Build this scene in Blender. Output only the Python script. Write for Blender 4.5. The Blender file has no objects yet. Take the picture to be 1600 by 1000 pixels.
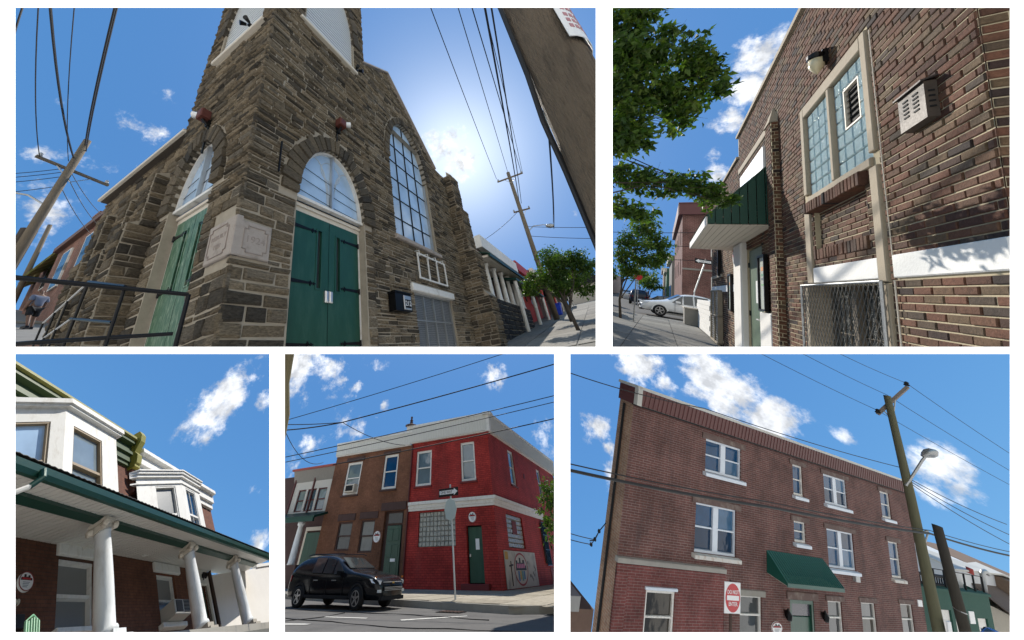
import bpy, bmesh, math, random
import numpy as np
from mathutils import Vector, Matrix
scene = bpy.context.scene
RND = random.Random(11)
rad = math.radians

# ---------------------------------------------------------------- camera, sky, sun, exposure
TILT = rad(75.0)                       # the viewer looks up through a tilted display wall
G = Matrix.Rotation(TILT, 4, 'X')
cam_data = bpy.data.cameras.new('camera')
cam = bpy.data.objects.new('camera', cam_data)
scene.collection.objects.link(cam)
cam.matrix_world = G @ Matrix.Rotation(rad(90), 4, 'X')
cam_data.sensor_width = 36.0
cam_data.lens = 10.125
cam_data.shift_x = 0.0625
cam_data.shift_y = -0.09375
cam_data.clip_start = 0.05
cam_data.clip_end = 6000.0
scene.camera = cam

SUN = Vector((0.0346, 0.0283, 0.9990)).normalized()
world = bpy.data.worlds.new('World')
scene.world = world
world.use_nodes = True
wn, wl = world.node_tree.nodes, world.node_tree.links
wn.clear()
w_out = wn.new('ShaderNodeOutputWorld')
w_bg = wn.new('ShaderNodeBackground')
w_sky = wn.new('ShaderNodeTexSky')
w_sky.sky_type = 'NISHITA'
w_sky.sun_disc = False
w_sky.sun_elevation = math.asin(SUN.z)
w_sky.sun_rotation = math.atan2(SUN.x, SUN.y)
w_sky.air_density = 1.25
w_sky.dust_density = 0.65
w_sky.ozone_density = 3.0
w_bg.inputs['Strength'].default_value = 0.13
# fair-weather clouds: banks by direction, broken up by noise
CLOUDS = [(-.689,-.036,.723,.045,.55),(-.721,-.048,.691,.032,.5),(-.781,-.097,.617,.027,.3),(-.716,.105,.69,.081,.4),(-.664,-.007,.747,.042,.45),(-.809,.127,.574,.075,.5),(-.779,.04,.626,.045,.4),(-.809,.007,.587,.03,.5),(-.662,-.128,.738,.029,.3),(.0,.022,1.0,.103,.75),(.054,.069,.996,.061,.7),(.397,.198,.896,.023,.5),(.684,-.195,.703,.051,1),(.684,-.127,.719,.049,1),(.68,-.066,.73,.039,.9),(.704,-.161,.692,.034,.9),(.665,.013,.747,.025,.6),(.676,.071,.734,.033,.8),(-.542,.595,.594,.057,.9),(-.567,.615,.549,.058,.9),(-.513,.586,.627,.051,.8),(-.484,.629,.608,.044,.6),(-.401,.817,.414,.036,.9),(-.447,.754,.481,.025,.4),(-.599,.593,.538,.026,.5),(-.402,.604,.688,.077,.95),(-.342,.636,.692,.058,.7),(-.26,.682,.684,.034,.7),(-.29,.724,.626,.054,.55),(-.239,.744,.624,.047,.6),(-.185,.718,.67,.024,.6),(.127,.668,.733,.047,.75),(.257,.762,.594,.051,.6),(-.346,.748,.566,.043,.5),(-.379,.77,.514,.048,.5),(-.224,.637,.737,.036,.5),(.508,.563,.652,.06,1),(.547,.577,.606,.031,.8),(.624,.529,.576,.059,1),(.653,.54,.531,.065,1),(.682,.549,.482,.049,1),(.695,.547,.466,.027,.8),(.392,.707,.588,.04,.95),(.402,.73,.553,.028,.7),(.401,.762,.509,.038,.8),(.741,.525,.418,.021,.6),(.793,.503,.345,.032,.9),(.806,.479,.347,.027,.9),(.798,.508,.326,.025,.8),(.775,.536,.335,.02,.7)]
w_tc = wn.new('ShaderNodeTexCoord')
acc = None
for (cx, cy, cz, cr, cw) in CLOUDS:
    dn = wn.new('ShaderNodeVectorMath'); dn.operation = 'DISTANCE'
    wl.new(w_tc.outputs['Generated'], dn.inputs[0]); dn.inputs[1].default_value = (cx, cy, cz)
    mr = wn.new('ShaderNodeMapRange'); mr.inputs[1].default_value = 0; mr.inputs[2].default_value = cr * 1.45
    mr.inputs[3].default_value = cw; mr.inputs[4].default_value = 0
    wl.new(dn.outputs['Value'], mr.inputs[0])
    if acc is None:
        acc = mr.outputs[0]
    else:
        mx = wn.new('ShaderNodeMath'); mx.operation = 'MAXIMUM'
        wl.new(acc, mx.inputs[0]); wl.new(mr.outputs[0], mx.inputs[1]); acc = mx.outputs[0]
def w_noise(scale, detail, rough):
    n = wn.new('ShaderNodeTexNoise'); n.inputs['Scale'].default_value = scale
    n.inputs['Detail'].default_value = detail; n.inputs['Roughness'].default_value = rough
    wl.new(w_tc.outputs['Generated'], n.inputs['Vector']); return n.outputs['Fac']
def w_math(op, a, b):
    m = wn.new('ShaderNodeMath'); m.operation = op
    for k, v in ((0, a), (1, b)):
        if isinstance(v, (int, float)): m.inputs[k].default_value = v
        else: wl.new(v, m.inputs[k])
    return m.outputs[0]
n1 = w_noise(15, 12, .66)
edge = w_math('ADD', acc, w_math('MULTIPLY', w_math('SUBTRACT', n1, .5), 2.3))
mask = wn.new('ShaderNodeMapRange'); mask.interpolation_type = 'SMOOTHSTEP'
mask.inputs[1].default_value = .30; mask.inputs[2].default_value = .82
wl.new(edge, mask.inputs[0])
amask = w_math('MULTIPLY', mask.outputs[0], w_math('MINIMUM', w_math('MULTIPLY', acc, 4.0), .93))
crp = wn.new('ShaderNodeMapRange'); crp.inputs[1].default_value = .38; crp.inputs[2].default_value = .62
crp.inputs[3].default_value = 3.4; crp.inputs[4].default_value = 6.2
wl.new(w_noise(24, 6, .6), crp.inputs[0])
ccol = wn.new('ShaderNodeVectorMath'); ccol.operation = 'SCALE'; ccol.inputs[0].default_value = (.98, 1.0, 1.03)
wl.new(crp.outputs[0], ccol.inputs['Scale'])
w_mix = wn.new('ShaderNodeMix'); w_mix.data_type = 'RGBA'
wl.new(amask, w_mix.inputs[0]); w_hs = wn.new('ShaderNodeHueSaturation'); w_hs.inputs['Saturation'].default_value = 1.26; w_hs.inputs['Value'].default_value = .68
w_tn = wn.new('ShaderNodeVectorMath'); w_tn.operation = 'MULTIPLY'; w_tn.inputs[1].default_value = (.86, 1.0, 1.02)
wl.new(w_sky.outputs[0], w_hs.inputs['Color']); wl.new(w_hs.outputs[0], w_tn.inputs[0]); wl.new(w_tn.outputs[0], w_mix.inputs[6]); wl.new(ccol.outputs[0], w_mix.inputs[7])
wl.new(w_mix.outputs[2], w_bg.inputs['Color'])
wl.new(w_bg.outputs[0], w_out.inputs[0])

sun_data = bpy.data.lights.new('sun', 'SUN')
sun_data.energy = 3.3
sun_data.angle = rad(0.53)
sun_data.color = (1.0, 0.94, 0.84)
sun = bpy.data.objects.new('sun', sun_data)
scene.collection.objects.link(sun)
sun.rotation_euler = SUN.to_track_quat('Z', 'Y').to_euler()

scene.view_settings.view_transform = 'Standard'
scene.view_settings.look = 'None'
scene.view_settings.exposure = 0.72
scene.view_settings.gamma = 1.0
scene.render.engine = 'CYCLES'
scene.cycles.use_denoising = True
scene.cycles.max_bounces = 5
scene.cycles.diffuse_bounces = 2
scene.cycles.glossy_bounces = 3
scene.cycles.transmission_bounces = 4
scene.cycles.transparent_max_bounces = 6
scene.cycles.caustics_reflective = False
scene.cycles.caustics_refractive = False

# ---------------------------------------------------------------- the five places: where each one stands
# (right, ahead, up) of the viewing axis: direction of local x, direction of local z, origin, all in metres
PLACES = {
    1: ((.4592, .8268, -.3248), (-.1635, .4381, .8839), (-3.013, 4.0, -.462)),     # stone church corner
    2: ((.5805, .7916, -.1906), (.1252, .1445, .9816), (3.508, 1.8, -.296)),       # dark brick hall
    3: ((-.0833, .5975, -.7975), (-.6791, .5516, .4842), (-5.967, 5.0, -7.056)),   # porch row
    4: ((.4762, .5657, -.6732), (-.0051, .7674, .6412), (2.613, 14.0, -17.827)),   # red corner building
    5: ((.8733, .2775, -.4004), (.3152, .305, .8987), (6.72, 12.0, -13.84)),       # three-storey brick building
}
LEV, MW = {}, {}
for k, (x, z, o) in PLACES.items():
    z = Vector(z).normalized(); x = Vector(x); x = (x - z * x.dot(z)).normalized(); y = z.cross(x)
    m = Matrix.Identity(4)
    for r in range(3):
        m[r][0], m[r][1], m[r][2], m[r][3] = x[r], y[r], z[r], o[r]
    LEV[k] = m; MW[k] = G @ m
# each place ends where the mullions of the display wall stand: planes (a, b, c), kept where a*x + b*y + c*z >= 0
XA, XB, XC, ZH = (944 - 700) / 450, (433 - 700) / 450, (878.5 - 700) / 450, (350 - 547.5) / 450
ENDS = {1: [(-1, XA, 0), (0, -ZH, 1)], 2: [(1, -XA, 0), (0, -ZH, 1)], 3: [(-1, XB, 0), (0, ZH, -1)],
        4: [(1, -XB, 0), (-1, XC, 0), (0, ZH, -1)], 5: [(1, -XC, 0), (0, ZH, -1)]}

# ---------------------------------------------------------------- materials
MATS = {}
def _nodes(name):
    m = bpy.data.materials.new(name); m.use_nodes = True
    nt = m.node_tree; return m, nt.nodes, nt.links, nt.nodes['Principled BSDF']
def ramp(nd, lk, fac, cols, interp='LINEAR'):
    r = nd.new('ShaderNodeValToRGB'); r.color_ramp.interpolation = interp
    e = r.color_ramp.elements
    while len(e) < len(cols): e.new(.5)
    n = len(cols)
    for i, c in enumerate(cols):
        e[i].position = i / n if interp == 'CONSTANT' else i / max(1, n - 1); e[i].color = (*c, 1)
    lk.new(fac, r.inputs[0]); return r.outputs[0]
def noise(nd, lk, scale, detail=5, rough=.6, stretch=None, coord='Object'):
    tc = nd.new('ShaderNodeTexCoord'); n = nd.new('ShaderNodeTexNoise')
    n.inputs['Scale'].default_value = scale; n.inputs['Detail'].default_value = detail; n.inputs['Roughness'].default_value = rough
    if stretch:
        mp = nd.new('ShaderNodeMapping'); mp.inputs['Scale'].default_value = stretch
        lk.new(tc.outputs[coord], mp.inputs[0]); lk.new(mp.outputs[0], n.inputs['Vector'])
    else: lk.new(tc.outputs[coord], n.inputs['Vector'])
    return n.outputs['Fac']
def mixc(nd, lk, fac, a, b, mode='MIX'):
    m = nd.new('ShaderNodeMix'); m.data_type = 'RGBA'; m.blend_type = mode
    for k, v in ((0, fac), (6, a), (7, b)):
        if isinstance(v, (int, float)): m.inputs[k].default_value = v
        elif isinstance(v, tuple): m.inputs[k].default_value = (*v, 1)
        else: lk.new(v, m.inputs[k])
    return m.outputs[2]
def bump(nd, lk, p, h, strength, dist=.01):
    b = nd.new('ShaderNodeBump'); b.inputs['Strength'].default_value = strength; b.inputs['Distance'].default_value = dist
    lk.new(h, b.inputs['Height']); lk.new(b.outputs[0], p.inputs['Normal'])
def mat(name, col, rough=.7, metal=0, var=.25, scale=6, bmp=.15, stretch=None, dirt=None, spec=.4, bdist=.008):
    """plain paint, metal, timber or render: one colour broken up by two noises"""
    if name in MATS: return MATS[name]
    m, nd, lk, p = _nodes(name)
    n1 = noise(nd, lk, scale, 6, .65, stretch); n2 = noise(nd, lk, scale * 7, 4, .6, stretch)
    dark = tuple(c * (1 - var) for c in col); lite = tuple(min(1, c * (1 + var)) for c in col)
    c = ramp(nd, lk, n1, [dark, col, lite])
    if dirt:
        r = nd.new('ShaderNodeMapRange'); r.inputs[1].default_value = .5; r.inputs[2].default_value = .72
        lk.new(n1, r.inputs[0]); c = mixc(nd, lk, r.outputs[0], c, dirt)
    lk.new(c, p.inputs['Base Color'])
    rr = nd.new('ShaderNodeMapRange'); rr.inputs[3].default_value = max(.03, rough - .12); rr.inputs[4].default_value = min(1, rough + .12)
    lk.new(n2, rr.inputs[0]); lk.new(rr.outputs[0], p.inputs['Roughness'])
    p.inputs['Metallic'].default_value = metal; p.inputs['Specular IOR Level'].default_value = spec
    if bmp: bump(nd, lk, p, n2, bmp, bdist)
    MATS[name] = m; return m
def tinted(name, cols, rough=.85, grain=18, bmp=.5, stretch=None, spec=.2, mottle=.35, bdist=.012, stain=None):
    """stones, bricks, leaves, boards: the colour of each piece comes from its own tint value"""
    if name in MATS: return MATS[name]
    m, nd, lk, p = _nodes(name)
    a = nd.new('ShaderNodeAttribute'); a.attribute_name = 'tint'
    c = ramp(nd, lk, a.outputs['Fac'], cols)
    n = noise(nd, lk, grain, 8, .7, stretch)
    v = nd.new('ShaderNodeMapRange'); v.inputs[1].default_value = .25; v.inputs[2].default_value = .75
    v.inputs[3].default_value = 1 - mottle; v.inputs[4].default_value = 1 + mottle; lk.new(n, v.inputs[0])
    sc = nd.new('ShaderNodeVectorMath'); sc.operation = 'SCALE'; lk.new(c, sc.inputs[0]); lk.new(v.outputs[0], sc.inputs['Scale'])
    c = sc.outputs[0]
    if stain:
        n3 = noise(nd, lk, 1.1, 5, .6)
        r = nd.new('ShaderNodeMapRange'); r.inputs[1].default_value = .52; r.inputs[2].default_value = .7; r.inputs[4].default_value = .6
        lk.new(n3, r.inputs[0]); c = mixc(nd, lk, r.outputs[0], c, stain)
    lk.new(c, p.inputs['Base Color'])
    p.inputs['Roughness'].default_value = rough; p.inputs['Specular IOR Level'].default_value = spec
    if bmp: bump(nd, lk, p, n, bmp, bdist)
    MATS[name] = m; return m
def brickmat(name, axes, w, h, c1, c2, mortar, msize=.012, rough=.85, stain=None):
    """brickwork too small to pick apart; axes = local axes that run along and up the wall"""
    if name in MATS: return MATS[name]
    m, nd, lk, p = _nodes(name)
    tc = nd.new('ShaderNodeTexCoord'); sp = nd.new('ShaderNodeSeparateXYZ'); cb = nd.new('ShaderNodeCombineXYZ')
    lk.new(tc.outputs['Object'], sp.inputs[0]); lk.new(sp.outputs['XYZ'.index(axes[0])], cb.inputs[0]); lk.new(sp.outputs['XYZ'.index(axes[1])], cb.inputs[1])
    b = nd.new('ShaderNodeTexBrick'); lk.new(cb.outputs[0], b.inputs['Vector'])
    b.inputs['Scale'].default_value = 1; b.inputs['Brick Width'].default_value = w; b.inputs['Row Height'].default_value = h
    b.inputs['Mortar Size'].default_value = msize; b.inputs['Mortar Smooth'].default_value = .3
    b.inputs['Color1'].default_value = (*c1, 1); b.inputs['Color2'].default_value = (*c2, 1); b.inputs['Mortar'].default_value = (*mortar, 1)
    n1 = noise(nd, lk, .7, 6, .6); n2 = noise(nd, lk, 9, 6, .7)
    v = nd.new('ShaderNodeMapRange'); v.inputs[1].default_value = .3; v.inputs[2].default_value = .7; v.inputs[3].default_value = .62; v.inputs[4].default_value = 1.3
    lk.new(n1, v.inputs[0])
    v2 = nd.new('ShaderNodeMapRange'); v2.inputs[1].default_value = .3; v2.inputs[2].default_value = .7; v2.inputs[3].default_value = .75; v2.inputs[4].default_value = 1.25
    lk.new(n2, v2.inputs[0])
    mm = nd.new('ShaderNodeMath'); mm.operation = 'MULTIPLY'; lk.new(v.outputs[0], mm.inputs[0]); lk.new(v2.outputs[0], mm.inputs[1])
    sc = nd.new('ShaderNodeVectorMath'); sc.operation = 'SCALE'; lk.new(b.outputs['Color'], sc.inputs[0]); lk.new(mm.outputs[0], sc.inputs['Scale'])
    c = sc.outputs[0]
    if stain:
        n3 = noise(nd, lk, 1.0, 5, .65, (1, 1, .35))
        r = nd.new('ShaderNodeMapRange'); r.inputs[1].default_value = .54; r.inputs[2].default_value = .72; r.inputs[4].default_value = .45
        lk.new(n3, r.inputs[0]); c = mixc(nd, lk, r.outputs[0], c, stain)
    lk.new(c, p.inputs['Base Color']); p.inputs['Roughness'].default_value = rough; p.inputs['Specular IOR Level'].default_value = .25
    inv = nd.new('ShaderNodeMath'); inv.operation = 'SUBTRACT'; inv.inputs[0].default_value = 1; lk.new(b.outputs['Fac'], inv.inputs[1])
    ad = nd.new('ShaderNodeMath'); ad.operation = 'MULTIPLY_ADD'; lk.new(n2, ad.inputs[0]); ad.inputs[1].default_value = .35; lk.new(inv.outputs[0], ad.inputs[2])
    bump(nd, lk, p, ad.outputs[0], .6, .008)
    MATS[name] = m; return m
def glassmat(name, col, rough=.04, wav=.02, spec=.9, curtain=None):
    """window glass seen from the street: dark room, blind or reflected sky painted in the base colour"""
    if name in MATS: return MATS[name]
    m, nd, lk, p = _nodes(name)
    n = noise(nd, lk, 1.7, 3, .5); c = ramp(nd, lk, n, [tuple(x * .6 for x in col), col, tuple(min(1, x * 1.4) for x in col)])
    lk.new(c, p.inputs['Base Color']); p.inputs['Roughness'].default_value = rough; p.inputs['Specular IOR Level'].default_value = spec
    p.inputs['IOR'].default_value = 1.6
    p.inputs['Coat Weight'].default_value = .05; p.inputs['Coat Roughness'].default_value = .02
    bump(nd, lk, p, noise(nd, lk, 1.3, 2, .5), wav, .3)
    MATS[name] = m; return m

# ---------------------------------------------------------------- mesh building
class B:
    """collects shapes in a place's local metres; fr maps (along, out, up) of a wall to local x, y, z"""
    def __init__(s, fr=None): s.v, s.f, s.t, s.fr = [], [], [], fr
    def add(s, vs, fs, t=.5):
        o = len(s.v)
        s.v += [s.fr(*p) for p in vs] if s.fr else [tuple(p) for p in vs]
        s.f += [tuple(o + i for i in f) for f in fs]; s.t += [t] * len(vs); return s
    def box(s, x0, x1, y0, y1, z0, z1, t=.5):
        return s.add([(x, y, z) for x in (x0, x1) for y in (y0, y1) for z in (z0, z1)],
                     [(0, 1, 3, 2), (4, 6, 7, 5), (0, 4, 5, 1), (2, 3, 7, 6), (0, 2, 6, 4), (1, 5, 7, 3)], t)
    def bbox(s, x0, x1, y0, y1, z0, z1, b=.02, t=.5):
        """box whose outer side (larger y) has bevelled edges"""
        vs = [(x0, y0, z0), (x1, y0, z0), (x1, y0, z1), (x0, y0, z1), (x0, y1 - b, z0), (x1, y1 - b, z0), (x1, y1 - b, z1), (x0, y1 - b, z1),
              (x0 + b, y1, z0 + b), (x1 - b, y1, z0 + b), (x1 - b, y1, z1 - b), (x0 + b, y1, z1 - b)]
        fs = [(8, 9, 10, 11), (3, 2, 1, 0)] + [(i, (i + 1) % 4, (i + 1) % 4 + 4, i + 4) for i in range(4)] + [(i + 4, (i + 1) % 4 + 4, (i + 1) % 4 + 8, i + 8) for i in range(4)]
        return s.add(vs, fs, t)
    def quad(s, a, b, c, d, t=.5): return s.add([a, b, c, d], [(0, 1, 2, 3)], t)
    def prism(s, poly, y0, y1, t=.5):
        """outline in (along, up) given thickness from y0 to y1"""
        n = len(poly)
        return s.add([(u, y0, z) for u, z in poly] + [(u, y1, z) for u, z in poly],
                     [tuple(range(n)), tuple(range(2 * n - 1, n - 1, -1))] + [(i, (i + 1) % n, n + (i + 1) % n, n + i) for i in range(n)], t)
    def slab(s, pts, vec, t=.5):
        """any planar outline pushed along vec"""
        n = len(pts); q = [tuple(a + b for a, b in zip(p, vec)) for p in pts]
        return s.add(list(pts) + q, [tuple(range(n)), tuple(range(2 * n - 1, n - 1, -1))] + [(i, (i + 1) % n, n + (i + 1) % n, n + i) for i in range(n)], t)
    def tube(s, pts, r, n=8, t=.5, caps=True):
        P = [Vector(s.fr(*p)) if s.fr else Vector(p) for p in pts]; rs = r if isinstance(r, (list, tuple)) else [r] * len(P)
        vs, fs = [], []; ref = None
        for i, p in enumerate(P):
            d = (P[min(i + 1, len(P) - 1)] - P[max(i - 1, 0)]).normalized()
            if ref is None: ref = d.orthogonal().normalized()
            ref = (ref - d * ref.dot(d)).normalized(); w = d.cross(ref)
            for k in range(n):
                a = 2 * math.pi * k / n; vs.append(tuple(p + (ref * math.cos(a) + w * math.sin(a)) * rs[i]))
        for i in range(len(P) - 1):
            for k in range(n): fs.append((i * n + k, i * n + (k + 1) % n, (i + 1) * n + (k + 1) % n, (i + 1) * n + k))
        if caps: fs += [tuple(range(n - 1, -1, -1)), tuple(range((len(P) - 1) * n, len(P) * n))]
        fr, s.fr = s.fr, None; s.add(vs, fs, t); s.fr = fr; return s
    def lathe(s, c, prof, n=20, ax=(0, 0, 1), t=.5):
        """profile of (radius, height) turned about ax through c"""
        a = Vector(ax).normalized(); u = a.orthogonal().normalized(); w = a.cross(u); c = Vector(c); vs, fs = [], []
        for r, h in prof:
            for k in range(n):
                q = 2 * math.pi * k / n; vs.append(tuple(c + a * h + (u * math.cos(q) + w * math.sin(q)) * r))
        for i in range(len(prof) - 1):
            for k in range(n): fs.append((i * n + k, i * n + (k + 1) % n, (i + 1) * n + (k + 1) % n, (i + 1) * n + k))
        fs += [tuple(range(n - 1, -1, -1)), tuple(range((len(prof) - 1) * n, len(prof) * n))]
        return s.add(vs, fs, t)
    def disc(s, cu, cz, ru, rz, y0, y1, n=32, t=.5):
        return s.prism([(cu + ru * math.cos(2 * math.pi * k / n), cz + rz * math.sin(2 * math.pi * k / n)) for k in range(n)], y0, y1, t)
    def ring(s, cu, cz, ru, rz, w, y0, y1, n=36, t=.5):
        for k in range(n):
            a, b = 2 * math.pi * k / n, 2 * math.pi * (k + 1) / n
            p = [(cu + ru * math.cos(a), cz + rz * math.sin(a)), (cu + ru * math.cos(b), cz + rz * math.sin(b)),
                 (cu + (ru - w) * math.cos(b), cz + (rz - w) * math.sin(b)), (cu + (ru - w) * math.cos(a), cz + (rz - w) * math.sin(a))]
            s.prism(p, y0, y1, t)
        return s
    def wall(s, u0, u1, z0, z1, holes, deep, t=.5):
        """face of a wall with real openings and their reveals"""
        us = sorted({u0, u1, *[min(max(h[k], u0), u1) for h in holes for k in (0, 1)]}); zs = sorted({z0, z1, *[min(max(h[k], z0), z1) for h in holes for k in (2, 3)]})
        for i in range(len(us) - 1):
            for j in range(len(zs) - 1):
                cu, cz = (us[i] + us[i + 1]) / 2, (zs[j] + zs[j + 1]) / 2
                if any(h[0] < cu < h[1] and h[2] < cz < h[3] for h in holes): continue
                s.quad((us[i], 0, zs[j]), (us[i + 1], 0, zs[j]), (us[i + 1], 0, zs[j + 1]), (us[i], 0, zs[j + 1]), t)
        for a, b, c, d in holes:
            for p, q in (((a, c), (b, c)), ((b, c), (b, d)), ((b, d), (a, d)), ((a, d), (a, c))):
                s.quad((p[0], 0, p[1]), (q[0], 0, q[1]), (q[0], -deep, q[1]), (p[0], -deep, p[1]), t)
        return s

ALL = []
GONE = object()
def build(b, name, material, parent=None, st=1, smooth=False):
    """one mesh object from a builder, ended at the edges of its place; parent is a thing or a part"""
    if parent is GONE or not b.v: return GONE
    me = bpy.data.meshes.new(name)
    V = np.array(b.v, dtype=float); L = np.array(LEV[st]); P = V @ L[:3, :3].T + L[:3, 3]
    cuts = []
    for e in ENDS[st]:
        d = P @ np.array(e, dtype=float)
        if (d < 0).all(): return GONE
        if (d < -1e-6).any(): cuts.append(e)
    me.from_pydata(b.v, [], b.f)
    at = me.attributes.new('tint', 'FLOAT', 'POINT'); at.data.foreach_set('value', b.t)
    bm = bmesh.new(); bm.from_mesh(me)
    if cuts:
        inv = LEV[st].inverted()
        for e in cuts:
            no = (inv.to_3x3() @ Vector(e)).normalized(); co = inv @ Vector((0, 0, 0))
            bmesh.ops.bisect_plane(bm, geom=bm.verts[:] + bm.edges[:] + bm.faces[:], plane_co=co, plane_no=-no, clear_outer=True)
        if not bm.faces: bm.free(); return GONE
    if len(bm.faces) < 60000: bmesh.ops.recalc_face_normals(bm, faces=bm.faces[:])
    bm.to_mesh(me); bm.free()
    if smooth: me.shade_smooth()
    me.materials.append(material)
    o = bpy.data.objects.new(name, me); scene.collection.objects.link(o)
    if parent is None: o.matrix_world = MW[st]
    else:
        o.parent = parent
        if parent.type == 'EMPTY': o.location = -Vector(parent['base'])
    ALL.append(o); return o
def thing(name, label, cat, base, st, group=None):
    o = bpy.data.objects.new(name, None); scene.collection.objects.link(o)
    o.matrix_world = MW[st] @ Matrix.Translation(base); o['base'] = tuple(base); o.empty_display_size = .1
    o['label'] = label; o['category'] = cat
    if group: o['group'] = group
    ALL.append(o); return o
def solo(b, name, label, cat, material, st, group=None, smooth=False, kind=None):
    o = build(b, name, material, None, st, smooth)
    if o is not GONE:
        o['label'] = label; o['category'] = cat
        if group: o['group'] = group
        if kind: o['kind'] = kind
    return o
def struct(b, name, material, st, smooth=False):
    o = build(b, name, material, None, st, smooth)
    if o is not GONE: o['kind'] = 'structure'
    return o
def lettering(txt, size, material, parent, st, fr, u, d, z, deep=.004, name='lettering', squeeze=1.0):
    """raised letters on a wall plane, centred at (u, z)"""
    if parent is GONE: return
    cu = bpy.data.curves.new(name, 'FONT'); cu.body = txt; cu.size = size; cu.align_x = 'CENTER'; cu.align_y = 'CENTER'; cu.extrude = deep
    o0 = bpy.data.objects.new('tmp', cu); scene.collection.objects.link(o0)
    me = bpy.data.meshes.new_from_object(o0.evaluated_get(bpy.context.evaluated_depsgraph_get()))
    b = B(fr); b.add([(u + p.co.x * squeeze * SGN[fr], d + p.co.z, z + p.co.y) for p in me.vertices], [tuple(p.vertices) for p in me.polygons])
    bpy.data.objects.remove(o0); bpy.data.meshes.remove(me); bpy.data.curves.remove(cu)
    return build(b, name, material, parent, st)

# wall frames: (along, out, up) -> local x, y, z
F1R = lambda u, d, z: (u, -d, z)
F1L = lambda u, d, z: (-d, u, z)
F2 = lambda u, d, z: (u, d, z)
F2R = lambda u, d, z: (-.06 - d, -u, z)
F3 = lambda u, d, z: (u, .85 - d, z)
F4R, F4L, F5, F5L = (lambda u, d, z: (u, -d, z)), (lambda u, d, z: (-d, u, z)), (lambda u, d, z: (u, -d, z)), (lambda u, d, z: (.45 - d, u, z))
SGN = {F1R: 1, F1L: -1, F2: -1, F2R: 1, F3: 1, F4R: 1, F4L: -1, F5: 1, F5L: -1}

# ---------------------------------------------------------------- shared stock of materials
M_STONE = tinted('church stone', [(.06, .052, .042), (.125, .102, .072), (.205, .16, .105), (.285, .225, .15), (.165, .142, .11)], .9, 16, 1.0, (1, 1, 3.2), mottle=.75, bdist=.07, stain=(.07, .06, .05))
M_MORTAR = mat('church mortar', (.34, .295, .23), .95, 0, .3, 5, .5)
M_CUT = mat('carved limestone', (.37, .32, .28), .9, 0, .28, 5, .5, dirt=(.24, .205, .175))
M_GREEN = mat('green door paint', (.014, .068, .044), .36, 0, .35, 2.2, .2, (2, 2, .5), dirt=(.03, .085, .06))
M_GREEN2 = mat('peeling green paint', (.035, .105, .06), .45, 0, .3, 4, .2)
M_WHITE = mat('white paint', (.74, .72, .68), .55, 0, .12, 5, .2, dirt=(.56, .53, .47))
M_CREAM = mat('cream trim', (.62, .56, .47), .6, 0, .12, 8, .12)
M_BLACK = mat('black iron', (.012, .012, .013), .35, .6, .3, 20, .15)
M_WIRE = mat('wire rubber', (.012, .012, .014), .6, 0, .2, 20, 0)
M_POLE = mat('weathered timber pole', (.17, .135, .095), .9, 0, .45, 3, .7, (5, 5, .35), bdist=.02)
M_STEEL = mat('galvanised steel', (.42, .43, .43), .4, .7, .15, 12, .1)
M_ALU = mat('aluminium', (.6, .6, .6), .35, .8, .12, 12, .05)
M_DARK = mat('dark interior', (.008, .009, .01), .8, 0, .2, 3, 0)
M_SKYGLASS = glassmat('sky painted storm glass', (.40, .55, .74), .06, .02, .5)  # reflected sky painted into the base colour
M_SKYBLUEGLASS = glassmat('sky painted blue glass', (.008, .06, .15), .05, .02, .12)  # the blue stands for mirrored sky, put into the colour
M_DIMGLASS = glassmat('dim window glass', (.035, .042, .045), .05, .03, .35)
M_CONCRETE = mat('concrete', (.27, .255, .225), .9, 0, .22, 2.5, .3)
M_ASPHALT = mat('asphalt', (.10, .096, .092), .92, 0, .35, .9, .8, dirt=(.065, .062, .06))
M_ROOFMETAL = mat('green sheet metal', (.008, .05, .036), .4, .2, .22, 4, .08)
M_LEAF = tinted('leaf', [(.018, .045, .008), (.04, .085, .014), (.075, .13, .02), (.11, .14, .025)], .55, 6, 0, spec=.35, mottle=.2)
def leafy(m):
    nd, lk = m.node_tree.nodes, m.node_tree.links; p = nd['Principled BSDF']; out = nd['Material Output']
    tr = nd.new('ShaderNodeBsdfTranslucent'); src = p.inputs['Base Color'].links[0].from_socket
    br = nd.new('ShaderNodeVectorMath'); br.operation = 'MULTIPLY'; br.inputs[1].default_value = (1.7, 1.9, .8); lk.new(src, br.inputs[0]); lk.new(br.outputs[0], tr.inputs[0])
    mx = nd.new('ShaderNodeMixShader'); mx.inputs[0].default_value = .38
    lk.new(p.outputs[0], mx.inputs[1]); lk.new(tr.outputs[0], mx.inputs[2]); lk.new(mx.outputs[0], out.inputs[0])
leafy(M_LEAF)
M_BARK = mat('bark', (.07, .055, .042), .95, 0, .4, 6, .8, (4, 4, .6), bdist=.02)
M_RED = mat('red sign paint', (.50, .012, .02), .4, 0, .1, 8, .03)
M_SIGNWHITE = mat('white sign face', (.8, .8, .8), .4, 0, .05, 8, .02)
M_TYRE = mat('tyre rubber', (.014, .014, .015), .85, 0, .2, 20, .3)
M_RIM = mat('alloy wheel', (.45, .45, .46), .3, .9, .1, 14, .04)
M_LAMP = mat('lamp lens', (.75, .76, .76), .12, 0, .1, 30, .2, spec=.8)
M_TAIL = mat('tail lamp lens', (.35, .01, .012), .2, 0, .1, 30, .1)

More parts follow.
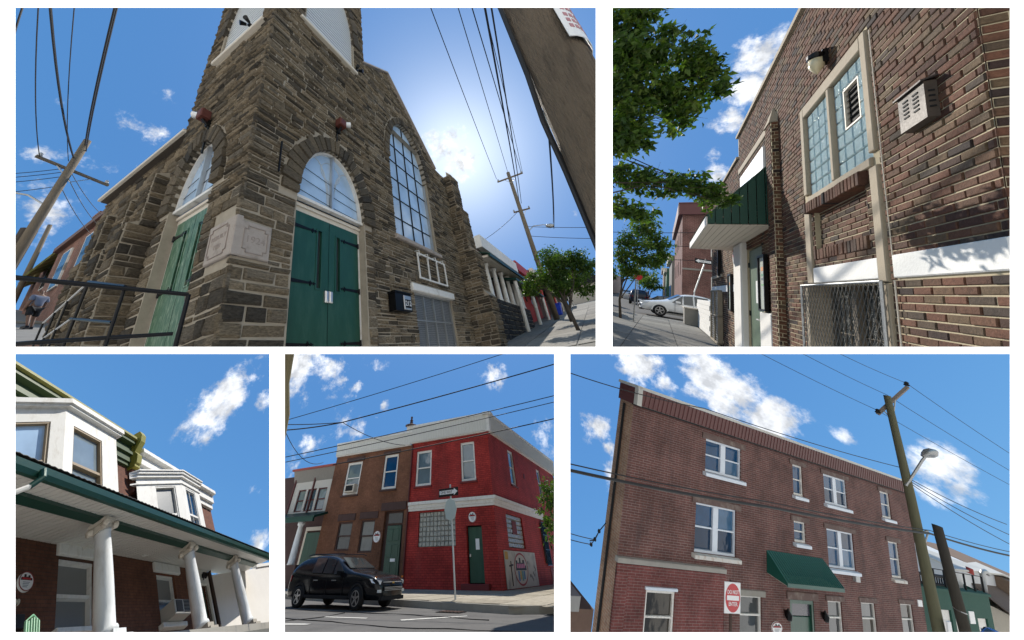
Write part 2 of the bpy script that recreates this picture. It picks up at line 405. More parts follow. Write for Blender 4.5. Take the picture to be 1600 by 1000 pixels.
# ---------------------------------------------------------------- the display wall with its five openings
def display_wall():
    W0, W1, H0, H1 = -120, 1720, -120, 1120
    holes = [(24, 931, 12, 542), (957, 1578, 12, 542), (24, 421, 553, 988), (445, 866, 553, 988), (891, 1578, 553, 988)]
    us = sorted({W0, W1, *[h[k] for h in holes for k in (0, 1)]}); zs = sorted({H0, H1, *[h[k] for h in holes for k in (2, 3)]})
    def pt(px, py, f): return ((px - 700) / 450 * f, f, (350 - py) / 450 * f)
    V, Fc = [], []
    def q(a, b, c, d): o = len(V); V.extend([a, b, c, d]); Fc.append((o, o + 1, o + 2, o + 3))
    for f in (1.0, 1.012):
        for i in range(len(us) - 1):
            for j in range(len(zs) - 1):
                cu, cz = (us[i] + us[i + 1]) / 2, (zs[j] + zs[j + 1]) / 2
                if any(h[0] < cu < h[1] and h[2] < cz < h[3] for h in holes): continue
                q(pt(us[i], zs[j], f), pt(us[i + 1], zs[j], f), pt(us[i + 1], zs[j + 1], f), pt(us[i], zs[j + 1], f))
    for a, b, c, d in holes:      # splayed reveals
        for (x0, y0), (x1, y1) in (((a, c), (b, c)), ((b, c), (b, d)), ((b, d), (a, d)), ((a, d), (a, c))):
            q(pt(x0, y0, 1), pt(x1, y1, 1), pt(x1, y1, 1.012), pt(x0, y0, 1.012))
    me = bpy.data.meshes.new('display_wall'); me.from_pydata(V, [], Fc)
    m, nd, lk, p = _nodes('glowing white panel')
    p.inputs['Base Color'].default_value = (.85, .85, .85, 1); p.inputs['Roughness'].default_value = .6
    p.inputs['Emission Color'].default_value = (1, 1, 1, 1)
    p.inputs['Emission Strength'].default_value = .8  # glow added so the shaded front stays white; no lamp behind it
    m2, nd2, lk2, p2 = _nodes('white panel back'); p2.inputs['Base Color'].default_value = (.8, .8, .8, 1)
    me.materials.append(m); me.materials.append(m2)
    for p_ in me.polygons: p_.material_index = 0 if all(abs(me.vertices[i].co.y - 1.0) < 1e-6 for i in p_.vertices) else 1
    o = bpy.data.objects.new('display_wall', me); scene.collection.objects.link(o); o.matrix_world = G; o['kind'] = 'structure'
display_wall()
# ground sheet out of view, added to bounce sunlight onto walls facing the viewer
gm = bpy.data.meshes.new('ground'); gm.from_pydata([(-4000, -4000, -32), (4000, -4000, -32), (4000, 4000, -32), (-4000, 4000, -32)], [], [(0, 1, 2, 3)])
gm.materials.append(mat('pale bounce sheet', (.55, .52, .47), .95, 0, .2, .05, 0))
go = bpy.data.objects.new('ground', gm); scene.collection.objects.link(go); go['kind'] = 'structure'

# ---------------------------------------------------------------- shared builders
def stone(b, u0, u1, z0, z1, out, t, jit=.012):
    """rough-faced block: open back, proud and bevelled front"""
    j = lambda a=jit: RND.uniform(-a, a)
    e = min(.03, (u1 - u0) * .22, (z1 - z0) * .25)
    q = min(.016, (z1 - z0) * .12)
    f0 = [(u0 + j(), -.02, z0 + j(q)), (u1 + j(), -.02, z0 + j(q)), (u1 + j(), -.02, z1 + j(q)), (u0 + j(), -.02, z1 + j(q))]
    md = out * .55
    m = [(p[0], md + j(.006), p[2]) for p in f0]
    c = [(f0[0][0] + e, out + j(.012), f0[0][2] + e), (f0[1][0] - e, out + j(.012), f0[1][2] + e), (f0[2][0] - e, out + j(.012), f0[2][2] - e), (f0[3][0] + e, out + j(.012), f0[3][2] - e)]
    k = [(i, (i + 1) % 4) for i in range(4)]
    b.add(f0 + m + c, [(8, 9, 10, 11)] + [(i, n, n + 4, i + 4) for i, n in k] + [(i + 4, n + 4, n + 8, i + 8) for i, n in k], t)
def blockwork(u0, u1, z0, z1, hs, ls, gap, blocked, lo=None, hi=None, bond=None):
    """courses of pieces between u0 and u1; blocked(z0, z1) lists the stretches taken by openings"""
    out, z, row = [], z0, 0
    while z < z1 - .03:
        h = hs if isinstance(hs, float) else RND.uniform(*(hs[:2] if RND.random() < hs[3] else (hs[1], hs[2])))
        ze = min(z + h, z1)
        a = lo(z, ze) if lo else u0; e = hi(z, ze) if hi else u1
        spans = [(a, e)]
        for q0, q1 in blocked(z, ze):
            nw = []
            for s0, s1 in spans:
                if q1 <= s0 or q0 >= s1: nw.append((s0, s1)); continue
                if q0 > s0: nw.append((s0, q0))
                if q1 < s1: nw.append((q1, s1))
            spans = nw
        for s0, s1 in spans:
            if bond:
                g0 = math.floor(s0 / bond) * bond - (bond / 2 if row % 2 else 0); x = g0
                while x < s1:
                    p0, p1 = max(x, s0), min(x + bond, s1)
                    if p1 - p0 > .03: out.append((p0 + gap / 2, p1 - gap / 2, z + gap / 2, ze - gap / 2))
                    x += bond
            else:
                x = s0
                while x < s1 - .02:
                    L = RND.uniform(*ls)
                    if s1 - x - L < ls[0] * .7: L = s1 - x
                    L = min(L, s1 - x)
                    out.append((x + gap / 2, x + L - gap / 2, z + gap / 2, ze - gap / 2)); x += L
        z = ze; row += 1
    return out
def pieces(parent, name, fr, items, material, st, cam, n_parts, outr, maker=stone, tints=None):
    """the largest-looking pieces as parts of their own, the rest joined"""
    def look(p):
        c = Vector(fr((p[0] + p[1]) / 2, 0, (p[2] + p[3]) / 2)); w = LEV[st] @ c
        return -(p[1] - p[0]) * (p[3] - p[2]) / max(.3, w.length) ** 2
    def seen(p):
        w = LEV[st] @ Vector(fr((p[0] + p[1]) / 2, 0, (p[2] + p[3]) / 2))
        px, py = 700 + 450 * w.x / w.y, 350 - 450 * w.z / w.y
        return w.y > .2 and -40 < px < 1640 and -40 < py < 1040
    items = [p for p in items if seen(p)]
    items.sort(key=look); rest = B(fr)
    for i, p in enumerate(items):
        t = RND.random() if tints is None else tints(); o = RND.uniform(*outr)
        if i < n_parts:
            b = B(fr); maker(b, *p[:4], o, t); build(b, name, material, parent, st)
        else: maker(rest, *p[:4], o, t)
    o = build(rest, name + '_field', material, parent, st)
    if o is not GONE: o['kind'] = 'stuff'
def sash(parent, fr, u0, u1, z0, z1, st, glass, frame=M_WHITE, d=-.10, fw=.07, bars=(), units=1, sill=None, lintel=None, blind=None, cut=.5, mw=.12):
    """double-hung window: frame, meeting rail, two panes, sill and lintel"""
    b = B(fr)
    b.box(u0, u1, d - .04, d + .05, z1 - fw, z1).box(u0, u1, d - .04, d + .05, z0, z0 + fw)
    b.box(u0, u0 + fw, d - .04, d + .045, z0 + fw, z1 - fw).box(u1 - fw, u1, d - .04, d + .045, z0 + fw, z1 - fw)
    w = (u1 - u0 - mw * (units - 1)) / units; panes = []
    for k in range(units):
        a = u0 + k * (w + mw); e = a + w
        if k: b.box(a - mw, a, d - .04, d + .06, z0 + fw, z1 - fw)
        zm = z0 + (z1 - z0) * cut
        ia, ie = (a + fw if k == 0 else a), (e - fw if k == units - 1 else e)
        b.box(ia, ie, d - .035, d + .035, zm - .03, zm + .03)
        for bu in bars: b.box(ia + (ie - ia) * bu - .012, ia + (ie - ia) * bu + .012, d - .03, d + .02, z0 + fw, z1 - fw)
        panes += [(ia, ie, zm + .03, z1 - fw, -.012), (ia, ie, z0 + fw, zm - .03, -.03)]
    win = build(b, 'window', frame, parent, st)
    for a, e, c, f, o in panes:
        build(B(fr).box(a, e, d + o - .01, d + o, c, f), 'pane', glass if not isinstance(glass, list) else RND.choice(glass), win, st)
    if blind:
        for a, e, c, f, o in panes[::2]: pass
    if sill: build(B(fr).bbox(u0 - sill[0], u1 + sill[0], d, sill[1], z0 - sill[2], z0 - .002, .015), 'sill', sill[3], win, st)
    if lintel: build(B(fr).bbox(u0 - lintel[0], u1 + lintel[0], d, lintel[1], z1 + .002, z1 + lintel[2], .012), 'lintel', lintel[3], win, st)
    return win
def tree(name, label, st, base, trunk, clumps, n, leaf, r0=.1, group=None, limbs=True, material=None):
    """trunk and limbs that reach every clump; crown of leaf blades spread through uneven clumps (x, y, z, rx, ry, rz)"""
    t = thing(name, label, 'tree', base, st, group); b = B()
    if trunk: b.tube(trunk, [r0 * (1 - .55 * i / max(1, len(trunk) - 1)) for i in range(len(trunk))], 9)
    top = Vector(trunk[-1]) if trunk else Vector(base)
    for c in clumps:
        p = Vector(c[:3]); s0 = top if not trunk else Vector(trunk[max(0, len(trunk) - 2)]).lerp(top, RND.random()); m = s0.lerp(p, .5) + Vector((RND.uniform(-.1, .1), RND.uniform(-.1, .1), RND.uniform(0, .15))) * (p - s0).length
        if limbs:
            b.tube([s0, m, p], [r0 * .42, r0 * .28, r0 * .1], 6)
            for k in range(9):
                q = p + Vector((RND.gauss(0, c[3] * .5), RND.gauss(0, c[4] * .5), RND.gauss(0, c[5] * .5))); b.tube([m.lerp(p, RND.random()), q], [r0 * .12, r0 * .03], 4)
    build(b, 'trunk', M_BARK, t, st)
    b = B(); wt = [c[3] * c[4] * c[5] for c in clumps]; tot = sum(wt)
    for c, w in zip(clumps, wt):
        sub = []
        for k in range(max(5, int(16 * (w / tot) * len(clumps)))):
            v = Vector((RND.gauss(0, 1), RND.gauss(0, 1), RND.gauss(0, 1))).normalized() * RND.uniform(.35, 1.0)
            sub.append((Vector((c[0] + v.x * c[3], c[1] + v.y * c[4], c[2] + v.z * c[5])), RND.uniform(.18, .36) * min(c[3:6]) * 1.5, RND.uniform(-.2, .2)))
        for i in range(int(n * w / tot)):
            sc, sr, st_t = RND.choice(sub); d = Vector((RND.gauss(0, 1), RND.gauss(0, 1), RND.gauss(0, .8)))
            p = sc + d * sr * .6; L = leaf * RND.uniform(.5, 1.4)
            a = Vector((RND.gauss(0, 1), RND.gauss(0, 1), RND.gauss(-.5, .7))).normalized(); s_ = a.orthogonal().normalized()
            s_ = (Matrix.Rotation(RND.uniform(0, 6.28), 3, a) @ s_); nn = a.cross(s_) * L * .12
            tt = min(1, max(0, .42 + st_t + RND.uniform(-.3, .35)))
            b.add([p, p + a * L * .35 + s_ * L * .27 + nn, p + a * L, p + a * L * .35 - s_ * L * .27 + nn], [(0, 1, 2), (0, 2, 3)], tt)
    build(b, 'crown', material or M_LEAF, t, st); return t
def car(name, label, st, pos, ang, L, W, H, paint, kind='suv', group=None, detail=True):
    """body lofted over stations from tail (0) to nose (L); the nose points along ang"""
    t = thing(name, label, 'car', pos, st, group)
    ca, sa = math.cos(ang), math.sin(ang); px, py, pz = pos
    fr = lambda x, y, z: (px + (x - L / 2) * ca - y * sa, py + (x - L / 2) * sa + y * ca, pz + z)
    if kind == 'suv': prof = [(0, .56, .57, .74), (.012, .62, .66, .84), (.06, .65, .83, .92), (.13, .645, .945, .96), (.28, .64, 1.0, 1.0), (.41, .635, 1.0, 1.0), (.525, .625, .945, 1.0), (.68, .635, .69, .98), (.79, .615, .65, .97), (.92, .56, .605, .93), (.978, .47, .52, .85), (1, .36, .40, .74)]
    else: prof = [(0, .52, .56, .76), (.03, .55, .66, .84), (.10, .57, .70, .9), (.20, .575, .76, .95), (.33, .58, .97, 1.0), (.47, .58, 1.0, 1.0), (.57, .575, .96, 1.0), (.71, .59, .655, .98), (.80, .565, .61, .96), (.92, .50, .54, .9), (.98, .42, .46, .8), (1, .36, .38, .66)]
    ns = len(prof); rings = []
    for f, belt, top, wf in prof:
        w = W / 2 * wf; g = max(0, top - belt) / .42; be = min(belt, top)
        zz = [(.17, .80), (.20, .93), (.34, 1.0), (be * .8, 1.0), (be - .01, .985), (max(be, top - .035) if g > .2 else be + (top - be) * .6, .985 - .25 * min(1, g)), (top, .90 - .32 * min(1, g)), (top + .012, 0)]
        half = [(w * q, z * H) for z, q in zz]
        rings.append([(f * L, y, z) for y, z in half] + [(f * L, -y, z) for y, z in half[-2::-1]])
    m = len(rings[0]); b = B(fr)
    vs = [p for r in rings for p in r]; fs = [(i * m + k, i * m + k + 1, (i + 1) * m + k + 1, (i + 1) * m + k) for i in range(ns - 1) for k in range(m - 1)]
    fs += [tuple(range(m)), tuple(range((ns - 1) * m, ns * m))]
    b.add(vs, fs); body = build(b, 'body', paint, t, st, True)
    if body is not GONE:
        md = body.modifiers.new('round', 'SUBSURF'); md.levels = 1; md.render_levels = 2
    glass = glassmat('car glass', (.03, .04, .045), .04, .01, .7)
    g = B(fr); roofs = [i for i in range(ns) if prof[i][2] - prof[i][1] > .3]
    def pt(i, k, o=.014, s=1):
        x, y, z = rings[i][k]; return (x, (y + o) * s, z)
    def lerp(a, c, f): return tuple(p + (q - p) * f for p, q in zip(a, c))
    i0, i1 = roofs[0], roofs[-1]
    for s in (1, -1):
        cells = [(roofs[0], roofs[1]), *[(roofs[k], roofs[k + 1]) for k in range(1, len(roofs) - 1)]]
        for a, e in cells:
            q = [pt(a, 4, .012, s), pt(e, 4, .012, s), pt(e, 5, .012, s), pt(a, 5, .012, s)]
            if e - a and (rings[e][0][0] - rings[a][0][0]) > .08 * L:
                q = [lerp(q[0], q[2], .06), lerp(q[1], q[3], .06), lerp(q[2], q[0], .06), lerp(q[3], q[1], .06)]
                build(B(fr).slab(q, (0, .006 * s, 0)), 'side_window', glass, t, st)
        a, e = i1, i1 + 1
        q = [pt(a, 5, .01, s), lerp(pt(a, 4, .012, s), pt(e, 4, .012, s), .1), lerp(pt(a, 4, .012, s), pt(e, 5, .012, s), .78)]
        build(B(fr).slab(q, (0, .006 * s, 0)), 'side_window', glass, t, st)
    def screen(a, e, o):
        q = [lerp(rings[a][6], rings[e][6], .12), lerp(rings[a][8], rings[e][8], .12), lerp(rings[a][8], rings[e][8], .93), lerp(rings[a][6], rings[e][6], .93)]
        return B(fr).slab([(x + o, y * .96, z + .03) for x, y, z in q], (o, 0, .01))
    build(screen(i1, i1 + 1, .012), 'windscreen', glass, t, st); build(screen(i0, max(0, i0 - 1), -.012), 'rear_window', glass, t, st)
    r = H * (.205 if kind == 'suv' else .225)
    for fx in (.185, .80):
        for s in (1, -1):
            c = fr(fx * L, s * (W / 2 - .10), r); ax = Vector(fr(0, s, 0)) - Vector(fr(0, 0, 0))
            wh = build(B().lathe(c, [(r * .66, -.1), (r * .96, -.1), (r, -.06), (r, .09), (r * .95, .115), (r * .66, .115)], 24, ax), 'wheel', M_TYRE, t, st, True)
            rm = B().lathe(c, [(r * .67, .06), (r * .67, .118), (r * .6, .12), (r * .56, .07), (r * .02, .06)], 24, ax)
            u = Vector(ax).normalized(); e1 = Vector((0, 0, 1)); e2 = u.cross(e1)
            for k in range(5):
                a = 2 * math.pi * k / 5; d = e1 * math.cos(a) + e2 * math.sin(a); w2 = e1 * -math.sin(a) + e2 * math.cos(a); cc = Vector(c) + u * .085
                rm.slab([tuple(cc + d * r * .05 - w2 * r * .1), tuple(cc + d * r * .6 - w2 * r * .06), tuple(cc + d * r * .6 + w2 * r * .06), tuple(cc + d * r * .05 + w2 * r * .1)], tuple(u * .035))
            build(rm, 'rim', M_RIM, wh, st)
            arch = B(fr); cx = fx * L
            for k in range(12):
                a0, a1 = math.pi * (k / 12), math.pi * ((k + 1) / 12)
                P = [(cx + math.cos(a) * rr, s * (W / 2 * .985), r + math.sin(a) * rr) for a, rr in ((a0, r * 1.08), (a1, r * 1.08), (a1, r * 1.28), (a0, r * 1.28))]
                arch.slab(P, (0, .022 * s, 0))
            build(arch, 'wheel_arch', M_TYRE if kind == 'suv' else paint, t, st)
    n = L
    for s in (1, -1):
        build(B(fr).slab([(n * .925, s * W * .455, H * .47), (n * .985, s * W * .37, H * .44), (n * .99, s * W * .36, H * .505), (n * .90, s * W * .455, H * .54)], (.03, .02 * s, .0)), 'headlight', M_LAMP, t, st)
        build(B(fr).slab([(-.01, s * W * .30, H * .5), (.05 * n, s * W * .46, H * .48), (.05 * n, s * W * .46, H * .6), (-.01, s * W * .3, H * .58)], (-.02, .015 * s, 0)), 'tail_light', M_TAIL, t, st)
        build(B(fr).box(n * .60, n * .645, s * W * .5, s * W * .585, H * .6, H * .68), 'mirror', paint, t, st)
        if detail:
            for hx in (.33, .53): build(B(fr).box(n * hx, n * (hx + .045), s * W * .497, s * W * .512, H * .5, H * .52), 'handle', M_STEEL if kind == 'suv' else paint, t, st)
            d = B(fr)
            for hx in (.30, .475, .65): d.box(n * hx - .006, n * hx + .006, s * W * .494, s * W * .504, H * .24, H * .57)
            build(d, 'door_gap', M_DARK, t, st)
            build(B(fr).box(n * .26, n * .72, s * W * .475, s * W * .507, H * .19, H * .245), 'sill_trim', M_TYRE, t, st)
    build(B(fr).box(n * .975, n * 1.005, -W * .3, W * .3, H * .33, H * .40), 'grille', M_BLACK, t, st)
    g = B(fr)
    for k in range(3): g.box(n * .985, n * 1.012, -W * .29, W * .29, H * (.335 + .024 * k), H * (.342 + .024 * k))
    build(g, 'grille_bar', M_ALU, t, st)
    build(B(fr).box(n * .95, n * 1.008, -W * .36, W * .36, H * .17, H * .235), 'bumper', M_TYRE, t, st)
    return t
def wire(label, st, pts, r, sag=0, group=None, name='overhead_wire'):
    P = []
    for a, c in zip(pts, pts[1:]):
        for k in range(10): f = k / 10; p = Vector(a).lerp(Vector(c), f); p.z -= sag * 4 * f * (1 - f); P.append(p)
    P.append(Vector(pts[-1]))
    return solo(B().tube(P, r, 5), name, label, 'wire', M_WIRE, st, group)
# ================================================================ place 1: stone church on a corner
church = thing('church', 'rough stone church with square corner tower, green doors and arched windows', 'church', (0, 0, -2.6), 1)
def ell(z, zc, a, b):
    q = 1 - ((z - zc) / b) ** 2
    return a * math.sqrt(q) if q > 0 else 0
def arch_hole(z0, z1, uc, a, zs, b, base=-9):
    if z0 >= zs + b or z1 <= base: return []
    w = a if z0 < zs else ell(max(z0, zs), zs, a, b)
    return [(uc - w, uc + w)]
def arch_back(b, u0, u1, z0, z1, holes, deep):
    """mortar backing: rectangles round arched holes (uc, a, base, spring, rise), spandrels filled"""
    b.wall(u0, u1, z0, z1, [(h[0] - h[1], h[0] + h[1], h[2], h[3] + h[4]) for h in holes], deep)
    for uc, a, ba, zs, r in holes:
        n = 16
        for s in (-1, 1):
            for k in range(n):
                t0, t1 = math.pi / 2 * k / n, math.pi / 2 * (k + 1) / n
                p0, p1 = (uc + s * a * math.cos(t0), zs + r * math.sin(t0)), (uc + s * a * math.cos(t1), zs + r * math.sin(t1))
                b.quad((p0[0], 0, p0[1]), (p1[0], 0, p1[1]), (p1[0], 0, zs + r), (p0[0], 0, zs + r))
                b.quad((p0[0], 0, p0[1]), (p1[0], 0, p1[1]), (p1[0], -deep, p1[1]), (p0[0], -deep, p0[1]))
F1G = lambda u, d, z: (u, .05 - d, z)
F1N = lambda u, d, z: (.14 - d, u, z)
SGN[F1G] = 1; SGN[F1N] = -1
# tower, right-hand face
bk = B(F1R); arch_back(bk, -.02, 2.98, -3, 12.5, [(1.82, .90, -3, 1.5, 1.55), (1.64, .86, 6.9, 8.2, 2.3)], .30); build(bk, 'wall', M_MORTAR, church, 1)
def blkR(z0, z1):
    o = [(.90, 2.74)] if z0 < 1.55 else []
    o += arch_hole(z0, z1, 1.82, 1.26, 1.5, 1.93) if z1 > 1.5 else []
    if z1 > .02 and z0 < .62: o.append((-.2, .50))
    if z1 > 6.78: o += arch_hole(z0, z1, 1.64, .9 if z0 < 8.2 else 1.2, 8.2, 2.65, 6.78)
    return o
tR = blockwork(-.05, 3.02, -1.9, 1.3, (.08, .15, .26, .6), (.2, .62), .032, blkR) + blockwork(-.05, 3.02, 1.3, 12.2, (.055, .1, .16, .75), (.16, .55), .027, blkR)
# tower, left-hand face
bk = B(F1L); arch_back(bk, -.02, 2.8, -3, 10.5, [(1.72, .73, -3, 1.68, 1.38), (1.36, .86, 6.1, 7.2, 2.2)], .30); build(bk, 'wall', M_MORTAR, church, 1)
def blkL(z0, z1):
    o = [(.98, 2.47)] if z0 < 1.7 else []
    o += arch_hole(z0, z1, 1.72, 1.07, 1.68, 1.74) if z1 > 1.68 else []
    if z1 > .02 and z0 < .68: o.append((-.2, .62))
    if z1 > 5.98: o += arch_hole(z0, z1, 1.36, .9 if z0 < 7.2 else 1.2, 7.2, 2.5, 5.98)
    return o
tL = blockwork(-.05, 2.84, -1.9, 1.3, (.08, .15, .26, .6), (.2, .55), .032, blkL) + blockwork(-.05, 2.84, 1.3, 10.4, (.055, .1, .16, .75), (.16, .5), .027, blkL)
# nave gable, right
def g_hi(z0, z1): return 8.45 if z1 < 6.1 else min(8.45, 7.36 - (z1 - 6.04) * .99)
def g_lo(z0, z1): return 3.0 if z1 < 7.9 else 3.0 + (z1 - 7.9) * 1.25
def blkG(z0, z1):
    o = arch_hole(z0, z1, 5.27, 1.19 if z0 < 4.5 else 1.43, 4.5, 2.5, 1.62)
    if z0 < .36: o += [(4.5, 7.05)] if z1 > .14 else [(4.66, 6.95)]
    if -.48 < z1 and z0 < -.02: pass
    return o
b = B(F1G)
b.wall(2.9, 8.5, -3, 1.62, [(4.66, 6.95, -3, .16)], .2)
arch_b = [(5.27, 1.18, 1.7, 4.5, 2.25)]
b.wall(2.9, 8.5, 1.62, 6.04, [(4.09, 6.45, 1.7, 6.04)], .25)
b.prism([(2.9, 6.04), (4.09, 6.04), (4.09, 7.9), (2.9, 7.9)], -.3, 0)
b.prism([(2.9, 7.9), (4.09, 7.9), (4.09, 8.65), (3.0, 7.95)], -.3, 0); b.prism([(6.45, 6.04), (7.36, 6.04), (6.45, 6.95)], -.3, 0)
b.prism([(4.09, 6.75), (6.45, 6.75), (6.45, 6.95), (4.43, 9.0), (4.09, 8.65)], -.3, 0)
for s in (-1, 1):
    for k in range(16):
        t0, t1 = math.pi / 2 * k / 16, math.pi / 2 * (k + 1) / 16
        p0, p1 = (5.27 + s * 1.18 * math.cos(t0), 4.5 + 2.25 * math.sin(t0)), (5.27 + s * 1.18 * math.cos(t1), 4.5 + 2.25 * math.sin(t1))
        b.quad((p0[0], 0, p0[1]), (p1[0], 0, p1[1]), (p1[0], 0, 6.76), (p0[0], 0, 6.76)); b.quad((p0[0], 0, p0[1]), (p1[0], 0, p1[1]), (p1[0], -.25, p1[1]), (p0[0], -.25, p0[1]))
build(b, 'wall', M_MORTAR, church, 1)
gab = blockwork(3.02, 8.45, -1.9, 9.0, (.055, .11, .17, .75), (.15, .5), .027, blkG, g_lo, g_hi)
# nave side, left, with three stepped buttresses
b = B(F1N); b.wall(2.7, 7.2, -3, 3.95, [], .2); build(b, 'wall', M_MORTAR, church, 1)
nav = blockwork(2.75, 7.2, -1.9, 3.95, (.09, .17, .24, .6), (.25, .7), .03, lambda a, c: [])
NB = 72
pieces(church, 'stone', F1R, tR, M_STONE, 1, None, 125, (.012, .05))
pieces(church, 'stone', F1L, tL, M_STONE, 1, None, 65, (.012, .05))
pieces(church, 'stone', F1G, gab, M_STONE, 1, None, 70, (.01, .042))
pieces(church, 'stone', F1N, nav, M_STONE, 1, None, 14, (.02, .06))
def buttress(yb, steps, w):
    """steps: (out, top) from the ground up"""
    core, items_s, items_f, z0 = B(), [], [], -2.6
    for d, zt in steps:
        core.box(.14 - d, .2, yb, yb + w, z0, zt)
        core.add([(.14 - d, yb, zt), (.14 - d, yb + w, zt), (.14, yb + w, zt + d * .6), (.14, yb, zt + d * .6)], [(0, 1, 2, 3)]).add([(.14 - d, yb, zt), (.14, yb, zt), (.14, yb, zt + d * .6)], [(0, 1, 2)])
        items_s += [(*p, d) for p in blockwork(0, d, max(z0, -1.7), zt, (.09, .16, .24, .6), (.22, .5), .03, lambda a, c: [])]
        items_f += [(*p, d) for p in blockwork(yb, yb + w, max(z0, -1.7), zt, (.09, .16, .24, .6), (.2, .45), .03, lambda a, c: [])]
        z0 = zt
    bt = build(core, 'buttress', M_MORTAR, church, 1)
    bs = B(lambda u, d, z: (.14 - u, yb - d, z))
    for p in items_s: stone(bs, *p[:4], RND.uniform(.02, .05), RND.random() * .7)
    for d, _ in steps:
        bf = B(lambda u, q, z, d=d: (.14 - d - q, u, z))
        for p in items_f:
            if p[4] == d: stone(bf, *p[:4], RND.uniform(.02, .05), RND.random() * .7)
        bs.v_ = None
        o = len(bs.v); bs.v += bf.v; bs.f += [tuple(o + i for i in f) for f in bf.f]; bs.t += bf.t
    q = build(bs, 'stone_field', M_STONE, bt, 1)
    if q is not GONE: q['kind'] = 'stuff'
buttress(3.3, [(.45, 1.7), (.28, 3.0)], .45)
buttress(4.6, [(.34, 1.6), (.2, 2.9)], .45)
buttress(5.9, [(.3, 1.7), (.2, 3.0)], .5)
# big stepped buttress at the far end of the gable
core = B(); z0 = -3; sd = []; fd = []
for d, zt in ((.86, .3), (.66, 2.2), (.45, 4.3), (.28, 6.15)):
    core.box(8.42, 9.2, -d, .2, z0, zt); core.add([(8.42, -d, zt), (9.2, -d, zt), (9.2, -d + .2, zt + .25), (8.42, -d + .2, zt + .25)], [(0, 1, 2, 3)]).add([(8.42, -d, zt), (8.42, -d + .2, zt + .25), (8.42, -d + .2, zt)], [(0, 1, 2)])
    sd += blockwork(-.05, d, max(-1.8, z0), zt, (.08, .14, .2, .6), (.2, .45), .03, lambda a, c: [])
    fd += [(*p, d) for p in blockwork(8.4, 9.22, max(-1.8, z0), zt, (.08, .14, .2, .6), (.25, .5), .03, lambda a, c: [])]
    z0 = zt
bt = build(core, 'buttress', M_MORTAR, church, 1)
FB = lambda u, d, z: (8.42 - d, -u, z)
sdl = sorted(sd, key=lambda p: -(p[1] - p[0]) * (p[3] - p[2])); rest = B(FB)
for i, p in enumerate(sdl): stone(rest, *p, RND.uniform(.02, .06), RND.random() * .75)
for p in fd:
    rest.fr = lambda u, d, z, q=p[4]: (u, -q - d, z); stone(rest, *p[:4], RND.uniform(.02, .05), RND.random())
q = build(rest, 'stone_field', M_STONE, bt, 1); q['kind'] = 'stuff'
# arches: wedge stones
def voussoirs(fr, uc, a, zs, r, depth, n, lo=.0, st=1):
    for k in range(n):
        t0, t1 = lo + (math.pi - 2 * lo) * k / n + .012, lo + (math.pi - 2 * lo) * (k + 1) / n - .012
        e = [(uc + a * math.cos(t), zs + r * math.sin(t)) for t in (t0, t1)]
        dd = depth * RND.uniform(.86, 1.08)
        f = [(uc + (a + dd) * math.cos(t), zs + (r + dd) * math.sin(t)) for t in (t1, t0)]
        build(B(fr).prism(e + f, -.28, RND.uniform(.05, .085), RND.uniform(.0, .45)), 'voussoir', M_STONE, church, st)
voussoirs(F1R, 1.82, .90, 1.5, 1.55, .36, 25)
voussoirs(F1L, 1.72, .73, 1.68, 1.38, .33, 21)
voussoirs(F1G, 5.27, 1.18, 4.5, 2.25, .24, 27)
voussoirs(F1R, 1.64, .86, 8.2, 2.3, .3, 20); voussoirs(F1L, 1.36, .86, 7.2, 2.2, .3, 18)
def arch_poly(uc, a, zs, r, z0, n=28):
    return [(uc - a, z0), (uc + a, z0)] + [(uc + a * math.cos(math.pi * k / n), zs + r * math.sin(math.pi * k / n)) for k in range(n + 1)]
def fanlight(fr, uc, a, zs, r):
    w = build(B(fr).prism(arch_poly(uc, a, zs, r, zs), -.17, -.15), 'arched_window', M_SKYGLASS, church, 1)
    fb = B(fr); fb.box(uc - a, uc + a, -.16, -.05, zs, zs + .06)
    for k in range(24):
        p = [(uc + q * math.cos(t), zs + (r - a + q) * math.sin(t)) for q, t in ((a, math.pi * k / 24), (a, math.pi * (k + 1) / 24), (a - .05, math.pi * (k + 1) / 24), (a - .05, math.pi * k / 24))]
        fb.prism(p, -.15, -.07)
    build(fb, 'window_frame', M_WHITE, w, 1)
    build(B(fr).box(uc - .02, uc + .02, -.15, -.06, zs, zs + r - .02), 'mullion', M_ALU, w, 1)
    tr = B(fr)         # tracery seen through the storm glazing
    for s in (-1, 1):
        for q in (.62, .56):
            pts = [(uc + s * a * .5 + a * q * math.cos(t) * .75, -.145, zs + .05 + r * .78 * math.sin(t)) for t in [math.pi * k / 14 for k in range(15)]]
            tr.tube(pts, .012, 5)
    tr.tube([(uc + a * .5 * math.cos(2 * math.pi * k / 20) * .6, -.145, zs + r * .68 + a * .3 * math.sin(2 * math.pi * k / 20)) for k in range(21)], .012, 5)
    build(tr, 'tracery', mat('pale tracery', (.45, .52, .6), .5, 0, .1, 9, 0), w, 1)
    lw = B(fr)
    for k in range(3): lw.tube([(uc - a * .9, -.13, zs + .25 + .3 * k), (uc, -.13, zs + .16 + .28 * k), (uc + a * .9, -.13, zs + .12 + .24 * k)], .006, 4)
    build(lw, 'lead_line', M_BLACK, w, 1)
fanlight(F1R, 1.82, .90, 1.5, 1.55); fanlight(F1L, 1.72, .73, 1.68, 1.38)
